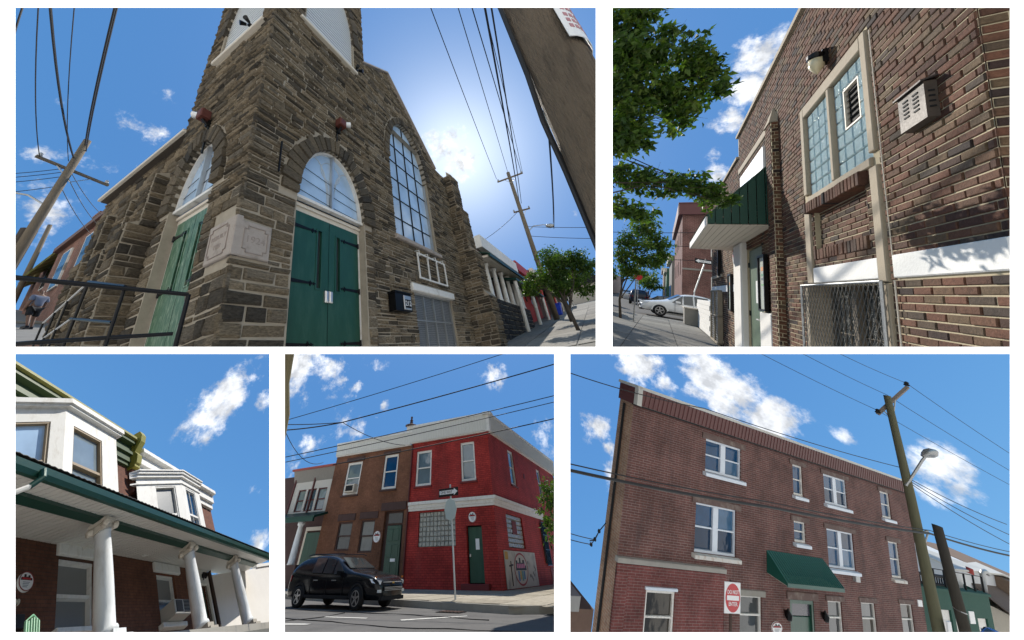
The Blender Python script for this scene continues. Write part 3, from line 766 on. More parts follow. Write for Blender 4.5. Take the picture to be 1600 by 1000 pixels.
# tall gable window
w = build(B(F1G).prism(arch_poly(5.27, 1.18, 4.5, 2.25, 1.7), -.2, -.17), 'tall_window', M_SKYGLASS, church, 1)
fb = B(F1G); fb.box(4.09, 6.45, -.2, -.08, 1.7, 1.8)
for u in (4.09, 6.38): fb.box(u, u + .07, -.18, -.08, 1.8, 4.6)
build(fb, 'window_frame', M_STEEL, w, 1)
gb = B(F1G)
for k in range(1, 4):
    u = 4.09 + 2.36 * k / 4; gb.box(u - .010, u + .010, -.17, -.13, 1.8, 4.5 + ell(4.5 + 0, 4.5, 1, 1) * 0 + 2.25 * math.sqrt(max(0, 1 - ((u - 5.27) / 1.18) ** 2)))
for k in range(1, 7): gb.box(4.09 + (0 if k < 5 else .2 * (k - 4)), 6.45 - (0 if k < 5 else .2 * (k - 4)), -.17, -.135, 1.7 + .74 * k - .008, 1.7 + .74 * k + .008)
build(gb, 'glazing_bar', M_BLACK, w, 1)
build(B(F1G).bbox(3.98, 6.58, -.2, .12, 1.56, 1.69, .02), 'sill', M_CUT, w, 1)
# louvres high on the tower
def louvre(fr, uc, a, z0, zs, r):
    lv = build(B(fr).prism(arch_poly(uc, a, zs, r, z0), -.3, -.28), 'belfry_opening', M_DARK, church, 1)
    s = B(fr); z = z0 + .05
    while z < zs + r - .1:
        ww = a if z < zs else ell(z, zs, a, r)
        s.box(uc - ww, uc + ww, -.10, -.05, z, z + .085); z += .13
    q = build(s, 'louvre_slat', mat('pale louvre metal', (.62, .62, .60), .5, .2, .08, 8, 0), lv, 1)
    if q is not GONE: q['kind'] = 'stuff'
    build(B(fr).bbox(uc - a - .18, uc + a + .12, -.25, .10, z0 - .1, z0 - .002, .015), 'sill', M_CREAM, lv, 1)
louvre(F1R, 1.64, .86, 6.9, 8.2, 2.3); louvre(F1L, 1.36, .86, 6.1, 7.2, 2.2)
# doors
def doors(fr, u0, u1, ztop, zbot, paint, flip):
    um = (u0 + u1) / 2
    fb = B(fr); fb.box(u0 - .10, u0, -.26, -.02, zbot, ztop).box(u1, u1 + .10, -.26, -.02, zbot, ztop)
    build(fb, 'door_frame', M_WHITE, church, 1)
    hb = B(fr); hb.box(u0 - .1, u1 + .1, -.26, -.01, ztop, ztop + .09).box(u0 - .1, u1 + .1, -.26, .03, ztop + .092, ztop + .15).box(u0 - .1, u1 + .1, -.26, -.03, ztop + .152, ztop + .21)
    build(hb, 'door_head', M_CREAM, church, 1)
    for a, e, hs in ((u0, um - .006, 1), (um + .006, u1, -1)):
        hn = a if hs == 1 else e
        sl = (um - hs * .28, um - hs * .19); lo, hi = sorted(sl)
        d = build(B(fr).wall(a, e, zbot, ztop - .01, [(lo, hi, ztop - 1.45, ztop - .28)], .04), 'door', paint, church, 1)
        # carry the face into the reveal
        build(B(fr).box(lo - .03, lo, -.02, .012, ztop - 1.48, ztop - .25).box(hi, hi + .03, -.02, .012, ztop - 1.48, ztop - .25).box(lo, hi, -.02, .012, ztop - .28, ztop - .25).box(lo, hi, -.02, .012, ztop - 1.48, ztop - 1.45), 'light_frame', paint, d, 1)
        build(B(fr).box(lo, hi, -.045, -.04, ztop - 1.45, ztop - .28), 'pane', M_DIMGLASS, d, 1)
        for zh in (ztop - .32, ztop - 1.38, ztop - 2.42):
            h = B(fr); L = (e - a) * .62; x1 = hn + hs * L
            h.slab([(hn, 0, zh - .035), (hn, 0, zh + .035), (x1 - hs * .1, 0, zh + .018), (x1, 0, zh), (x1 - hs * .1, 0, zh - .018)], (0, .014, 0))
            for q in (-1, 1): h.slab([(x1 - hs * .13, 0, zh), (x1 - hs * .09, 0, zh + q * .055), (x1 - hs * .05, 0, zh)], (0, .014, 0))
            h.slab([(x1 - hs * .03, 0, zh - .03), (x1 + hs * .03, 0, zh), (x1 - hs * .03, 0, zh + .03)], (0, .014, 0))
            h.tube([(hn, .01, zh - .06), (hn, .01, zh + .06)], .02, 8)
            build(h, 'hinge', M_BLACK, d, 1)
    return um
FD = lambda u, d, z: F1R(u, d - .16, z)
FDL = lambda u, d, z: F1L(u, d - .16, z)
um = doors(FD, 1.0, 2.65, 1.28, -1.9, M_GREEN, 1)
build(B(FD).bbox(um - .09, um - .008, 0, .05, -.42, -.2).bbox(um + .008, um + .09, 0, .05, -.42, -.2), 'lock_plate', M_ALU, church, 1)
umL = doors(FDL, 1.07, 2.38, 1.47, -1.9, mat('peeling green door', (.05, .13, .075), .4, 0, .25, 5, .25, (1, 6, 1), dirt=(.32, .38, .28)), -1)
# cornerstone that wraps the corner
cs = B(F1R); cs.bbox(-.055, .50, -.05, .052, .03, .60, .015); cso = build(cs, 'cornerstone', M_CUT, church, 1)
cs2 = B(F1L); cs2.bbox(-.05, .62, -.05, .05, .03, .66, .015); cso2 = build(cs2, 'cornerstone', M_CUT, church, 1)
def carved(fr, u0, u1, z0, z1, par, txts, size, d0):
    p = B(fr); c = .05; q = [(u0 + c, z0), (u1 - c, z0), (u1 - c, z0 + c), (u1, z0 + c), (u1, z1 - c), (u1 - c, z1 - c), (u1 - c, z1), (u0 + c, z1), (u0 + c, z1 - c), (u0, z1 - c), (u0, z0 + c), (u0 + c, z0 + c)]
    for i in range(len(q)):
        a, e = q[i], q[(i + 1) % len(q)]; p.box(min(a[0], e[0]) - .005, max(a[0], e[0]) + .005, d0, d0 + .012, min(a[1], e[1]) - .005, max(a[1], e[1]) + .005)
    m_ = mat('painted carving shadow', (.30, .25, .22), .9, 0, .1, 9, 0)  # darker tone paints the shadow of the cuts onto raised lines
    build(p, 'carved_border', m_, par, 1)
    for t, z in txts: lettering(t, size, m_, par, 1, fr, (u0 + u1) / 2, d0 + .003, z, .003)
carved(F1R, .09, .44, .10, .52, cso, [('1924', .31)], .15, .051)
carved(F1L, .09, .55, .10, .57, cso2, [('REBUILT', .40), ('1921', .25)], .10, .049)
# basement window with wire screen under a painted lintel
bw = build(B(F1G).bbox(4.5, 7.05, -.1, .10, .155, .365, .02), 'painted_lintel', M_WHITE, church, 1)
sw = build(B(F1G).box(4.66, 6.95, -.15, -.13, -2, .15), 'basement_window', mat('grey painted boards', (.13, .145, .165), .6, 0, .2, 5, .1), church, 1)
fb = B(F1G)
for k in range(5): u = 4.68 + 2.25 * k / 4; fb.box(u - .02, u + .02, -.12, -.06, -2, .15)
fb.box(4.66, 6.95, -.12, -.055, .10, .15).box(4.66, 6.95, -.12, -.055, -.62, -.58); build(fb, 'screen_frame', M_STEEL, sw, 1)
ws = B(F1G)
for k in range(46): ws.box(4.68 + .05 * k - .004, 4.68 + .05 * k + .004, -.075, -.07, -2, .12)
for k in range(40): ws.box(4.66, 6.95, -.08, -.075, -1.9 + .05 * k - .004, -1.9 + .05 * k + .004)
q = build(ws, 'wire_screen', M_STEEL, sw, 1); q['kind'] = 'stuff'
# roofline
build(B().box(-.02, .14, 2.75, 7.2, 3.95, 4.0), 'eaves_board', M_BARK, church, 1)
build(B().box(-.09, -.03, 2.75, 7.2, 3.96, 4.04), 'gutter', M_CREAM, church, 1)
build(B().slab([(-.05, 2.8, 4.03), (-.05, 6.8, 4.03), (2.6, 6.8, 6.6), (2.6, 2.8, 6.6)], (0, 0, .06)), 'roof', mat('slate', (.06, .06, .065), .8, 0, .25, 6, .3), church, 1)
cp = B(F1G)
for (a, za), (c, zc) in (((2.95, 7.86), (4.43, 9.02)), ((4.43, 9.02), (7.45, 6.0))):
    cp.slab([(a, -.3, za), (c, -.3, zc), (c, -.3, zc + .07), (a, -.3, za + .07)], (0, .4, 0))
build(cp, 'coping', M_CUT, church, 1)
build(B().box(.3, 8.3, .4, .5, -3, 5.8).box(.32, .4, .3, 7.3, -3, 3.9), 'dark_backing', M_DARK, church, 1)  # these inner sheets, here and below, are added to block sky light behind openings
# things fixed to the church
def floodlight(fr, u, z, label, s):
    t = thing('floodlight', label, 'floodlight', fr(u, 0, z), 1)
    build(B(fr).bbox(u - .10, u + .10, .06, .24, z - .09, z + .12, .02), 'housing', mat('rusty brown metal', (.12, .035, .025), .6, .3, .3, 9, .2), t, 1)
    build(B(fr).box(u - .05, u + .05, -.02, .065, z - .22, z - .06).tube([(u, .04, z - .2), (u, .16, z - .10)], .03, 8), 'bracket', M_BLACK, t, 1)
    build(B(fr).lathe((0, 0, 0), [(0, 0)], 4) if False else B(fr).tube([(u + s * .1, .18, z + .05), (u + s * .2, .25, z + .07)], [.06, .075], 12), 'lamp', M_LAMP, t, 1)
    build(B(fr).tube([(u - .02, .03, z - .2), (u - .03, .02, z - .95)], .02, 6), 'conduit', M_BLACK, t, 1)
floodlight(F1R, 1.86, 3.98, 'brown floodlight with glass lamp above the right-hand church door arch', 1)
floodlight(F1L, 1.72, 3.72, 'brown floodlight with glass lamp above the peeling side door arch', 1)
def spot(fr, u, z, label):
    t = thing('security_light', label, 'security light', fr(u, 0, z), 1)
    build(B(fr).box(u - .04, u + .04, 0, .07, z - .03, z + .03), 'base', M_BLACK, t, 1)
    for s in (-1, 1): build(B(fr).tube([(u + s * .05, .08, z), (u + s * .11, .2, z - .04)], [.035, .06], 10), 'lamp_head', M_BLACK, t, 1)
spot(F1R, 2.62, 7.05, 'black twin security light beside the louvred opening at the tower edge'); spot(F1L, .95, 6.45, 'black twin security light on the louvres of the left tower face')
solo(B(F1R).box(.455, .475, .07, .10, 1.72, 2.42), 'iron_strap', 'thin black iron strap on the stone beside the door arch', 'strap', M_BLACK, 1)
mb = thing('mailbox', 'black wall mailbox with aluminium flap and house number 212', 'mailbox', F1R(3.8, .05, -.46), 1)
b = B(F1G); b.prism([(3.46, -.50), (4.12, -.50), (4.12, -.08), (3.46, -.03)], .04, .24); build(b, 'box', M_BLACK, mb, 1)
build(B(F1G).box(3.44, 4.14, .03, .27, -.07, -.045), 'lid', M_BLACK, mb, 1)
pl = build(B(F1G).bbox(3.78, 4.08, .24, .26, -.46, -.12, .01), 'front_plate', M_ALU, mb, 1)
build(B(F1G).box(3.82, 4.05, .26, .268, -.42, -.22), 'number_plate', M_BLACK, pl, 1); lettering('212', .17, M_SIGNWHITE, pl, 1, F1G, 3.935, .27, -.32)
sf = thing('sign_rack', 'empty white metal sign frame fixed to the stone under the tall window', 'sign frame', F1G(5.7, .1, .55), 1)
b = B(F1G); b.box(4.88, 6.62, .10, .14, 1.30, 1.34).box(4.88, 6.62, .10, .14, .54, .58)
for k in range(4): u = 4.88 + 1.70 * k / 3; b.box(u, u + .04, .10, .14, .58, 1.30)
build(b, 'frame', M_WHITE, sf, 1)
b = B(F1G)
for k in range(4): u = 4.94 + .5 * k; b.tube([(u, 0, 1.42), (u, .16, 1.40), (u, .17, 1.22)], .015, 6)
build(b, 'hanger', M_WHITE, sf, 1)
# stair rails by the side door
hr = thing('stair_railing', 'black pipe handrail crossing in front of the peeling side door', 'railing', (-1.05, -.2, -1.6), 1)
build(B().tube([(-2.05, 1.05, -.33), (-1.6, .35, -.47), (-.42, -.10, -.60)], .024, 10), 'top_rail', M_BLACK, hr, 1)
build(B().tube([(-2.05, 1.0, -1.02), (-1.3, .3, -1.04), (-.47, -.08, -1.03)], .02, 10), 'lower_rail', M_BLACK, hr, 1)
build(B().tube([(-.42, -.10, -.60), (-.44, -.10, -1.6)], .022, 10), 'post', M_BLACK, hr, 1)
h2 = thing('stair_railing', 'smaller black guard rail beside the church steps behind the long handrail', 'railing', (-1.0, 1.5, -1.2), 1)
P = lambda px, py: None
rail = [(-.9, .11, -.52), (-.9, 1.48, -.12)]
build(B().tube([(-.9, .11, -.52), (-.9, 1.35, -.13)], .018, 8), 'top_rail', M_BLACK, h2, 1)
build(B().tube([(-.9, 1.35, -.13), (-.9, 2.6, -.38)], .010, 8), 'top_rail', M_ALU, h2, 1)
build(B().tube([(-.9, .15, -.88), (-.9, 1.48, -.56)], .015, 8), 'mid_rail', M_BLACK, h2, 1); build(B().tube([(-.9, 1.48, -.56), (-.9, 2.5, -.66)], .009, 8), 'mid_rail', M_ALU, h2, 1)
for y, z in ((.11, -.52), (1.35, -.13), (1.9, -.24), (2.25, -.31), (2.6, -.38)): build(B().tube([(-.9, y, z), (-.9, y, z - (1.2 if y < 1.6 else .75))], .015 if y < 1.6 else .011, 8), 'post', M_BLACK, h2, 1)
# ---- street to the right, climbing gently
gz = lambda x: -2.59 + .12 * x
def strip(name, y0, y1, x0, x1, dz, m, st=1): return struct(B().quad((x0, y0, gz(x0) + dz), (x1, y0, gz(x1) + dz), (x1, y1, gz(x1) + dz), (x0, y1, gz(x0) + dz)), name, m, st)
strip('road', -11, -5.05, 4, 70, -.13, M_ASPHALT)
pv = build(B().quad((4, -5, gz(4) - .02), (70, -5, gz(70) - .02), (70, .9, gz(70) - .02), (4, .9, gz(4) - .02)), 'sidewalk', mat('paving joint', (.16, .15, .13), .95, 0, .2, 4, .2), None, 1); pv['kind'] = 'structure'
x = 6.0
while x < 40:
    for y0, y1 in ((-4.95, -3.5), (-3.48, -1.8), (-1.78, 0)):
        build(B().box(x + .01, x + 1.69, y0 + .01, y1 - .01, -.03, .0, RND.random()) if False else B().slab([(x + .01, y0 + .01, gz(x) - .015), (x + 1.69, y0 + .01, gz(x + 1.69) - .015), (x + 1.69, y1 - .01, gz(x + 1.69) - .015), (x + .01, y1 - .01, gz(x) - .015)], (0, 0, RND.uniform(.012, .018)), RND.random()), 'paving_slab', tinted('paving', [(.17, .16, .143), (.22, .205, .182), (.26, .245, .215)], .92, 5, .3), pv, 1)
    x += 1.7
b = B(); b.slab([(4, -5.15, gz(4) - .14), (70, -5.15, gz(70) - .14), (70, -5.15, gz(70)), (4, -5.15, gz(4))], (0, .14, 0)); struct(b, 'kerb', M_CONCRETE, 1)
# porch house next to the church
ph = thing('porch_house', 'low stone-based house with green porch roof and white columns beside church', 'house', (13, 0, -1.1), 1)
b = B(); b.box(9.9, 17.2, -.45, .6, -2, .5); build(b, 'stone_base', M_MORTAR, ph, 1)
it = blockwork(9.9, 17.2, -1.7, .5, .22, (.3, .6), .03, lambda a, c: []); bs = B(lambda u, d, z: (u, -.45 - d, z))
for p in it: stone(bs, *p, RND.uniform(.02, .05), RND.random() * .5)
build(bs, 'stone_field', tinted('dark rubble', [(.03, .03, .034), (.06, .057, .055), (.085, .08, .072)], .9, 12, .8), ph, 1)['kind'] = 'stuff'
for k in range(6):
    x = 10.6 + 1.16 * k; build(B().lathe((x, -.28, .52), [(.17, 0), (.17, .06), (.13, .09), (.12, .8), (.10, 1.5), (.15, 1.56), (.15, 1.66)], 14), 'column', M_WHITE, ph, 1, True)
build(B().slab([(9.8, -.75, 2.20), (17.4, -.75, 2.20), (17.4, .7, 2.32), (9.8, .7, 2.32)], (0, 0, .1)), 'porch_ceiling', M_CREAM, ph, 1)
build(B().slab([(9.75, -.85, 2.3), (17.5, -.85, 2.3), (17.5, .8, 3.0), (9.75, .8, 3.0)], (0, 0, .05)).box(9.75, 17.5, -.88, -.8, 2.2, 2.34), 'porch_roof', M_ROOFMETAL, ph, 1)
build(B().box(9.9, 17.2, .6, 1.2, -2, 3.2), 'wall', brickmat('row brick x', 'XZ', .21, .07, (.13, .05, .035), (.09, .04, .03), (.2, .17, .14)), ph, 1)
build(B().box(9.3, 9.36, -.5, .3, -1.6, 2.1).box(9.36, 9.42, -.3, .5, -1.6, 2.0), 'white_door_frame', M_WHITE, ph, 1)
GR1 = 'row houses up the street beyond the church'
def rowhouse(label, x0, x1, zt, wallm, trim, roofm):
    t = thing('row_house', label, 'house', ((x0 + x1) / 2, .5, gz(x0)), 1, GR1)
    build(B().box(x0, x1, .9, 2.4, gz(x0) - 1, zt), 'wall', wallm, t, 1)
    build(B().box(x0 - .05, x1, .55, .95, zt - .7, zt + .1), 'cornice', trim, t, 1)
    for zz in (gz(x1) + .9, zt - 2.5):
        for k in range(3):
            u = x0 + (x1 - x0) * (.2 + .28 * k); w = build(B(lambda u_, d, z: (u_, .9 - d, z)).box(u - .35, u + .35, -.02, .06, zz, zz + 1.5), 'window', trim, t, 1)
            build(B(lambda u_, d, z: (u_, .9 - d, z)).box(u - .28, u + .28, .06, .07, zz + .07, zz + 1.43), 'pane', M_DIMGLASS, w, 1)
    build(B().slab([(x0, -.9, gz(x0) + 2.7), (x1, -.9, gz(x0) + 2.7), (x1, .9, gz(x0) + 3.2), (x0, .9, gz(x0) + 3.2)], (0, 0, .12)), 'porch_roof', roofm, t, 1)
    for k in range(3): x = x0 + .2 + (x1 - x0 - .4) * k / 2; build(B().tube([(x, -.75, gz(x)), (x, -.75, gz(x0) + 2.7)], .11, 8), 'porch_post', trim, t, 1)
rowhouse('dark brick row house with broad white cornice above the green porch', 13.6, 22, 4.9, brickmat('row brick dark', 'YZ', .21, .07, (.06, .035, .03), (.045, .03, .027), (.12, .1, .09)), M_WHITE, M_ROOFMETAL)
rowhouse('red painted row house with red porch posts up the street', 22, 30, 5.2, mat('red house paint', (.32, .04, .035), .7, 0, .15, 3, .1), mat('red trim', (.4, .05, .045), .6, 0, .1, 5, 0), M_DARK)
rowhouse('brown row house with dark porch further up the street', 30, 40, 6.2, brickmat('row brick x', 'XZ', .21, .07, (.13, .05, .035), (.09, .04, .03), (.2, .17, .14)), M_CREAM, M_DARK)
rowhouse('grey row house at the far end of the row', 40, 56, 7.6, mat('grey stucco', (.3, .3, .3), .8, 0, .15, 3, .1), M_WHITE, M_DARK)
wt = thing('far_house', 'pale gabled house closing the far end of the sloping street', 'house', (72, -3, 6), 1)
build(B().box(70, 80, -9, 1, 3, 9.5), 'wall', mat('beige siding', (.42, .38, .33), .8, 0, .1, 2, .1), wt, 1); build(B().slab([(69.5, -9.5, 9.5), (69.5, 1.5, 9.5), (69.5, -4, 12)], (11, 0, 0)), 'roof', M_DARK, wt, 1)
tree('street_tree', 'sunlit street tree with leaning thin trunk on the sloping sidewalk', 1, (9.5, -3.38, gz(9.5)), [(9.5, -3.38, gz(9.5)), (9.6, -3.3, -.8), (9.9, -3.2, -.1)],
     [(10.7, -3.3, .85, .7, .8, .6), (10.3, -2.5, .75, .6, .6, .5), (10.7, -3.9, 1.25, .6, .6, .5), (11.0, -4.4, .9, .6, .5, .5), (10.6, -3.0, 1.5, .5, .5, .5), (10.2, -3.3, .2, .6, .6, .4), (10.6, -4.0, .1, .5, .5, .4), (10.2, -2.0, .5, .4, .45, .35)], 9000, .11, .07)
tree('street_tree', 'second street tree with thicker trunk just behind the leaning one', 1, (14.8, -2.9, gz(14.8)), [(14.8, -2.9, gz(14.8)), (15, -2.8, .3), (15.3, -2.8, 1.2)],
     [(15.4, -2.9, 1.6, .9, .9, .7), (15.4, -3.7, 1.5, .8, .7, .6), (15.2, -2.1, 1.9, .7, .6, .5), (15.5, -3.1, 2.6, .7, .7, .6)], 4200, .15, .16)
for i, (x, y, lab, c) in enumerate(((17.5, -5.9, 'dark parked car nearest on the sloping street', (.02, .02, .025)), (24, -5.9, 'blue-grey parked car behind the dark one on the slope', (.09, .11, .13)), (31, -5.9, 'pale parked car high up the sloping street', (.4, .4, .4)))):
    car('parked_car', lab, 1, (x, y, gz(x) - .12), 0, 4.2, 1.8, 1.55, mat('car paint %d' % i, c, .25, .2, .1, 3, 0), 'suv', 'cars parked up the sloping street', False)
bn = thing('blue_bin', 'small bright blue bin on the sidewalk up the street', 'bin', (27, -.9, gz(27)), 1)
build(B().add([(26.6, -1.3, gz(27)), (27.4, -1.3, gz(27)), (27.4, -.6, gz(27)), (26.6, -.6, gz(27)), (26.5, -1.4, gz(27) + .95), (27.5, -1.4, gz(27) + .95), (27.5, -.5, gz(27) + .95), (26.5, -.5, gz(27) + .95)], [(0, 1, 5, 4), (1, 2, 6, 5), (2, 3, 7, 6), (3, 0, 4, 7), (3, 2, 1, 0)]), 'tub', mat('blue plastic', (.01, .05, .5), .4, 0, .1, 4, 0), bn, 1)
build(B().box(26.45, 27.55, -1.45, -.45, gz(27) + .95, gz(27) + 1.02), 'lid', mat('blue plastic', (.01, .05, .5)), bn, 1)
# poles and wires on the right
def upole(label, base, top, r, arms, st, group=None, lamp=None):
    t = thing('utility_pole', label, 'utility pole', base, st, group)
    build(B().tube([base, tuple((a + c) / 2 for a, c in zip(base, top)), top], [r, r * .85, r * .7], 12), 'pole', M_POLE, t, st, True)
    for a, c in arms:
        ar = build(B().tube([a, c], .07, 4), 'crossarm', M_POLE, t, st)
        for f in (.04, .96): p = Vector(a).lerp(Vector(c), f); build(B().lathe(tuple(p), [(.05, .05), (.08, .1), (.05, .14), (.07, .18), (.03, .24)], 8), 'insulator', M_STEEL, ar, st)
        m_ = Vector(a).lerp(Vector(c), .5); 
        for f in (.25, .75): p = Vector(a).lerp(Vector(c), f); build(B().tube([tuple(p), tuple(m_ - Vector((0, 0, .55)))], .02, 5), 'brace', M_STEEL, ar, st)
    return t
fp = upole('tall utility pole with crossarm and street lamp behind the street trees', (19.9, -1.55, gz(20)), (18.9, -1.5, 11.8), .2, [((18.55, -.5, 11.1), (19.2, -2.6, 11.4)), ((19.5, -.9, 8.4), (19.8, -2.2, 8.4))], 1)
build(B().tube([(19.45, -1.55, 6.4), (19.9, -2.0, 6.9), (20.6, -2.7, 7.0), (20.9, -3.0, 6.95)], .04, 8), 'lamp_arm', M_STEEL, fp, 1)
build(B().lathe((21.1, -3.15, 6.92), [(.03, -.4), (.14, -.3), (.2, 0), (.15, .25), (.04, .36)], 12, (.6, -.8, -.05)), 'lamp_head', M_STEEL, fp, 1, True)
WR = 'overhead wires right of the church'
for i, (a, c, r) in enumerate((((18.55, -.5, 11.4), (2.4, -2.83, 9.15), .018), ((18.9, -1.5, 11.9), (2.83, -3.65, 9.0), .018), ((19.2, -2.5, 11.6), (3.04, -4.03, 8.93), .022), ((19.2, -2.6, 11.5), (3.25, -4.43, 8.85), .016), ((19.5, -1.6, 9.3), (1.6, -4.33, 4.9), .028), ((19.6, -1.7, 9.0), (1.72, -4.42, 4.7), .022), ((22.2, -3.3, 7.0), (4.63, -4.95, 4.37), .03), ((22.4, -3.4, 7.6), (4.7, -5.0, 4.7), .018))):
    wire('%s overhead wire running from the far pole past the church gable' % ('first second third fourth fifth sixth seventh eighth'.split()[i]), 1, [a, c], r, .25, WR)
wire('thin wire crossing behind the far pole from the gable side', 1, [(19.4, 5.4, 6.6), (19.46, 2.4, 6.9), (19.3, -1.5, 8.4)], .02, .2, WR)
wire('upper thin wire leaving the far pole towards the street side', 1, [(19.5, -1.5, 6.9), (19.3, -6.2, 5.0)], .02, .05, WR); wire('lower thin wire leaving the far pole towards the street side', 1, [(19.9, -1.5, 6.2), (19.6, -6.0, 4.3)], .02, .05, WR)
# the big pole close by with its sign and cable
np_ = thing('utility_pole', 'massive weathered wooden pole close by at the upper corner', 'utility pole', (-.74, -4.46, -2.4), 1)
build(B().tube([(-.70, -4.46, -2.4), (-.74, -4.46, -1.2), (-.78, -4.46, -.2), (-.80, -4.46, 1.6)], [.165, .16, .155, .15], 28), 'pole', mat('near pole timber', (.19, .145, .10), .92, 0, .6, 5, 1.0, (3, 3, .45), bdist=.05, dirt=(.055, .042, .03)), np_, 1, True)
build(B().tube([(-.90, -4.31, 1.0), (-.87, -4.30, 0), (-.84, -4.295, -.5), (-.80, -4.28, -.8), (-.74, -4.29, -1.1), (-.70, -4.29, -1.6)], .014, 8), 'cable', M_WIRE, np_, 1)
for z in (-.72, -1.0): build(B().lathe((-.70, -4.46, z), [(.172, 0), (.172, .018)], 24), 'strap', M_STEEL, np_, 1)
ns = thing('pole_notice', 'torn white paper notice with faded red print stapled on the near pole', 'notice', (-.85, -4.62, -.4), 1)
FN = lambda u, d, z: (-.865 - d * .55 - u * .83, -4.592 + u * .0 - d * .8 - u * -.57 - .0, z)
def FN(u, d, z):     # tangent sheet on the pole, facing the street
    a = -2.72 + u / .165; r = .168 + d; return (-.775 + r * math.cos(a), -4.46 + r * math.sin(a), z)
b = B(FN); n = 8
for k in range(n): u0, u1 = -.0 + .30 * k / n, -.0 + .30 * (k + 1) / n; b.box(u0, u1, .002, .006, -.50, -.16)
build(b, 'sheet', M_SIGNWHITE, ns, 1)
b = B(FN)
for k, (z, w) in enumerate(((-.22, .18), (-.27, .22), (-.33, .15), (-.38, .2), (-.43, .12))):
    u = .03
    while u < .03 + w: b.box(u, u + .022, .0062, .0075, z, z + .03); u += .034
build(b, 'faded_print', mat('faded red ink', (.45, .22, .24), .7, 0, .2, 30, 0), ns, 1)
for u in (.02, .27): build(B(FN).box(u, u + .012, .006, .012, -.185, -.175), 'nail', M_BLACK, ns, 1)
# ---- street to the left, on the hill
gl = lambda y: 2.94 + .26 * (y - 19.4)
struct(B().quad((-5, 12, gl(12)), (3.2, 12, gl(12)), (7.5, 75, gl(75)), (-5, 75, gl(75))), 'hill_pavement', mat('old paving', (.2, .19, .175), .92, 0, .3, 1.6, .5), 1)
struct(B().slab([(-5, 24.5, gl(24.5) + .02), (3.0, 24.5, gl(24.5) + .02), (3.0, 25.2, gl(25.2) + .02), (-5, 25.2, gl(25.2) + .02)], (0, 0, .1)), 'kerb', M_CONCRETE, 1)
M_RB = brickmat('hill row brick', 'YZ', .24, .08, (.24, .085, .055), (.19, .07, .05), (.3, .25, .2))
def hillhouse(label, y0, y1, x0, zt, aw):
    t = thing('hill_house', label, 'house', (x0, y0, gl(y0)), 1, 'row houses on the hill behind the church')
    F = lambda u, d, z: (x0 - d, u, z)
    build(B().box(x0, x0 + 1.2, y0, y1, gl(y0) - 2, zt), 'wall', M_RB, t, 1)
    build(B().box(x0 - .3, x0 + 1.2, y0, y1, zt, zt + .35), 'cornice', mat('brown cornice', (.16, .09, .07), .7, 0, .2, 4, .1), t, 1)
    for k in range(2):
        for zz in (gl(y1) + 1.4, zt - 2.4):
            u = y0 + (y1 - y0) * (.28 + .42 * k); w = build(B(F).box(u - .8, u + .8, -.02, .1, zz, zz + 1.7), 'window', M_WHITE, t, 1); build(B(F).box(u - .65, u + .65, .1, .11, zz + .1, zz + 1.6), 'pane', M_DIMGLASS, w, 1)
    if aw:
        for zz in (gl(y1) + 2.9, zt - 1.6):
            a = B(F); u0, u1 = y0 + 1, y1 - 1; n = 12
            for k in range(n): e0, e1 = u0 + (u1 - u0) * k / n, u0 + (u1 - u0) * (k + 1) / n; a.slab([(e0, 0, zz + 1.1), (e1, 0, zz + 1.1), (e1, 1.1, zz), (e0, 1.1, zz)], (0, .04, .03), k % 2)
            build(a, 'awning', tinted('striped awning', [(.24, .25, .07), (.36, .36, .16)], .6, 8, 0), t, 1)
    build(B(F).box(y0 - .15, y0 + .15, -.1, .35, gl(y0) - 1, zt), 'downpipe', M_WHITE, t, 1)
hillhouse('nearest brick house on the hill with a white downpipe', 21.5, 31, 3.3, 10.9, False)
hillhouse('middle brick house on the hill with striped green awnings', 31, 43, 4.6, 13.4, True); hillhouse('farthest brick house on the hill with pale awnings', 43, 58, 6.4, 16.5, True)
ch = thing('chimney', 'small brick chimney on the hill house parapet', 'chimney', (3.6, 26, 11.25), 1); build(B().box(3.5, 4.3, 25.5, 26.6, 11.25, 12.4).box(3.4, 4.4, 25.4, 26.7, 12.4, 12.55), 'stack', M_RB, ch, 1); build(B().lathe((3.9, 26, 12.55), [(.2, 0), (.16, .5)], 10), 'pot', mat('clay pot', (.25, .09, .05), .8), ch, 1)
lp = upole('leaning grey utility pole carrying many wires left of the church', (-.3, 14.6, 1.6), (-.01, 13.4, 9.9), .17, [((-1.0, 13.5, 8.4), (1.2, 13.9, 8.3))], 1)
build(B().tube([(-.15, 13.9, 6.6), (-.6, 14.6, 7.2), (-1.2, 15.4, 7.5)], .04, 8), 'lamp_arm', M_STEEL, lp, 1); build(B().lathe((-1.3, 15.5, 7.5), [(.03, -.35), (.13, -.2), (.16, .1), (.04, .35)], 10, (-.6, .75, .1)), 'lamp_head', M_STEEL, lp, 1, True)
build(B().tube([(-.2, 14.2, 5.6), (-.25, 14.4, 3.5)], .22, 10), 'pole_wrap', M_BARK, lp, 1)
upole('thin distant pole lower down the hill street', (3.9, 43.3, gl(43)), (3.73, 42.6, 18.0), .22, [], 1); upole('very thin farthest pole at the end of the hill street', (5.2, 66, gl(66)), (5.1, 65.5, 22.5), .2, [], 1)
WL = 'overhead wires left of the church'
top = (-.01, 13.4, 9.6)
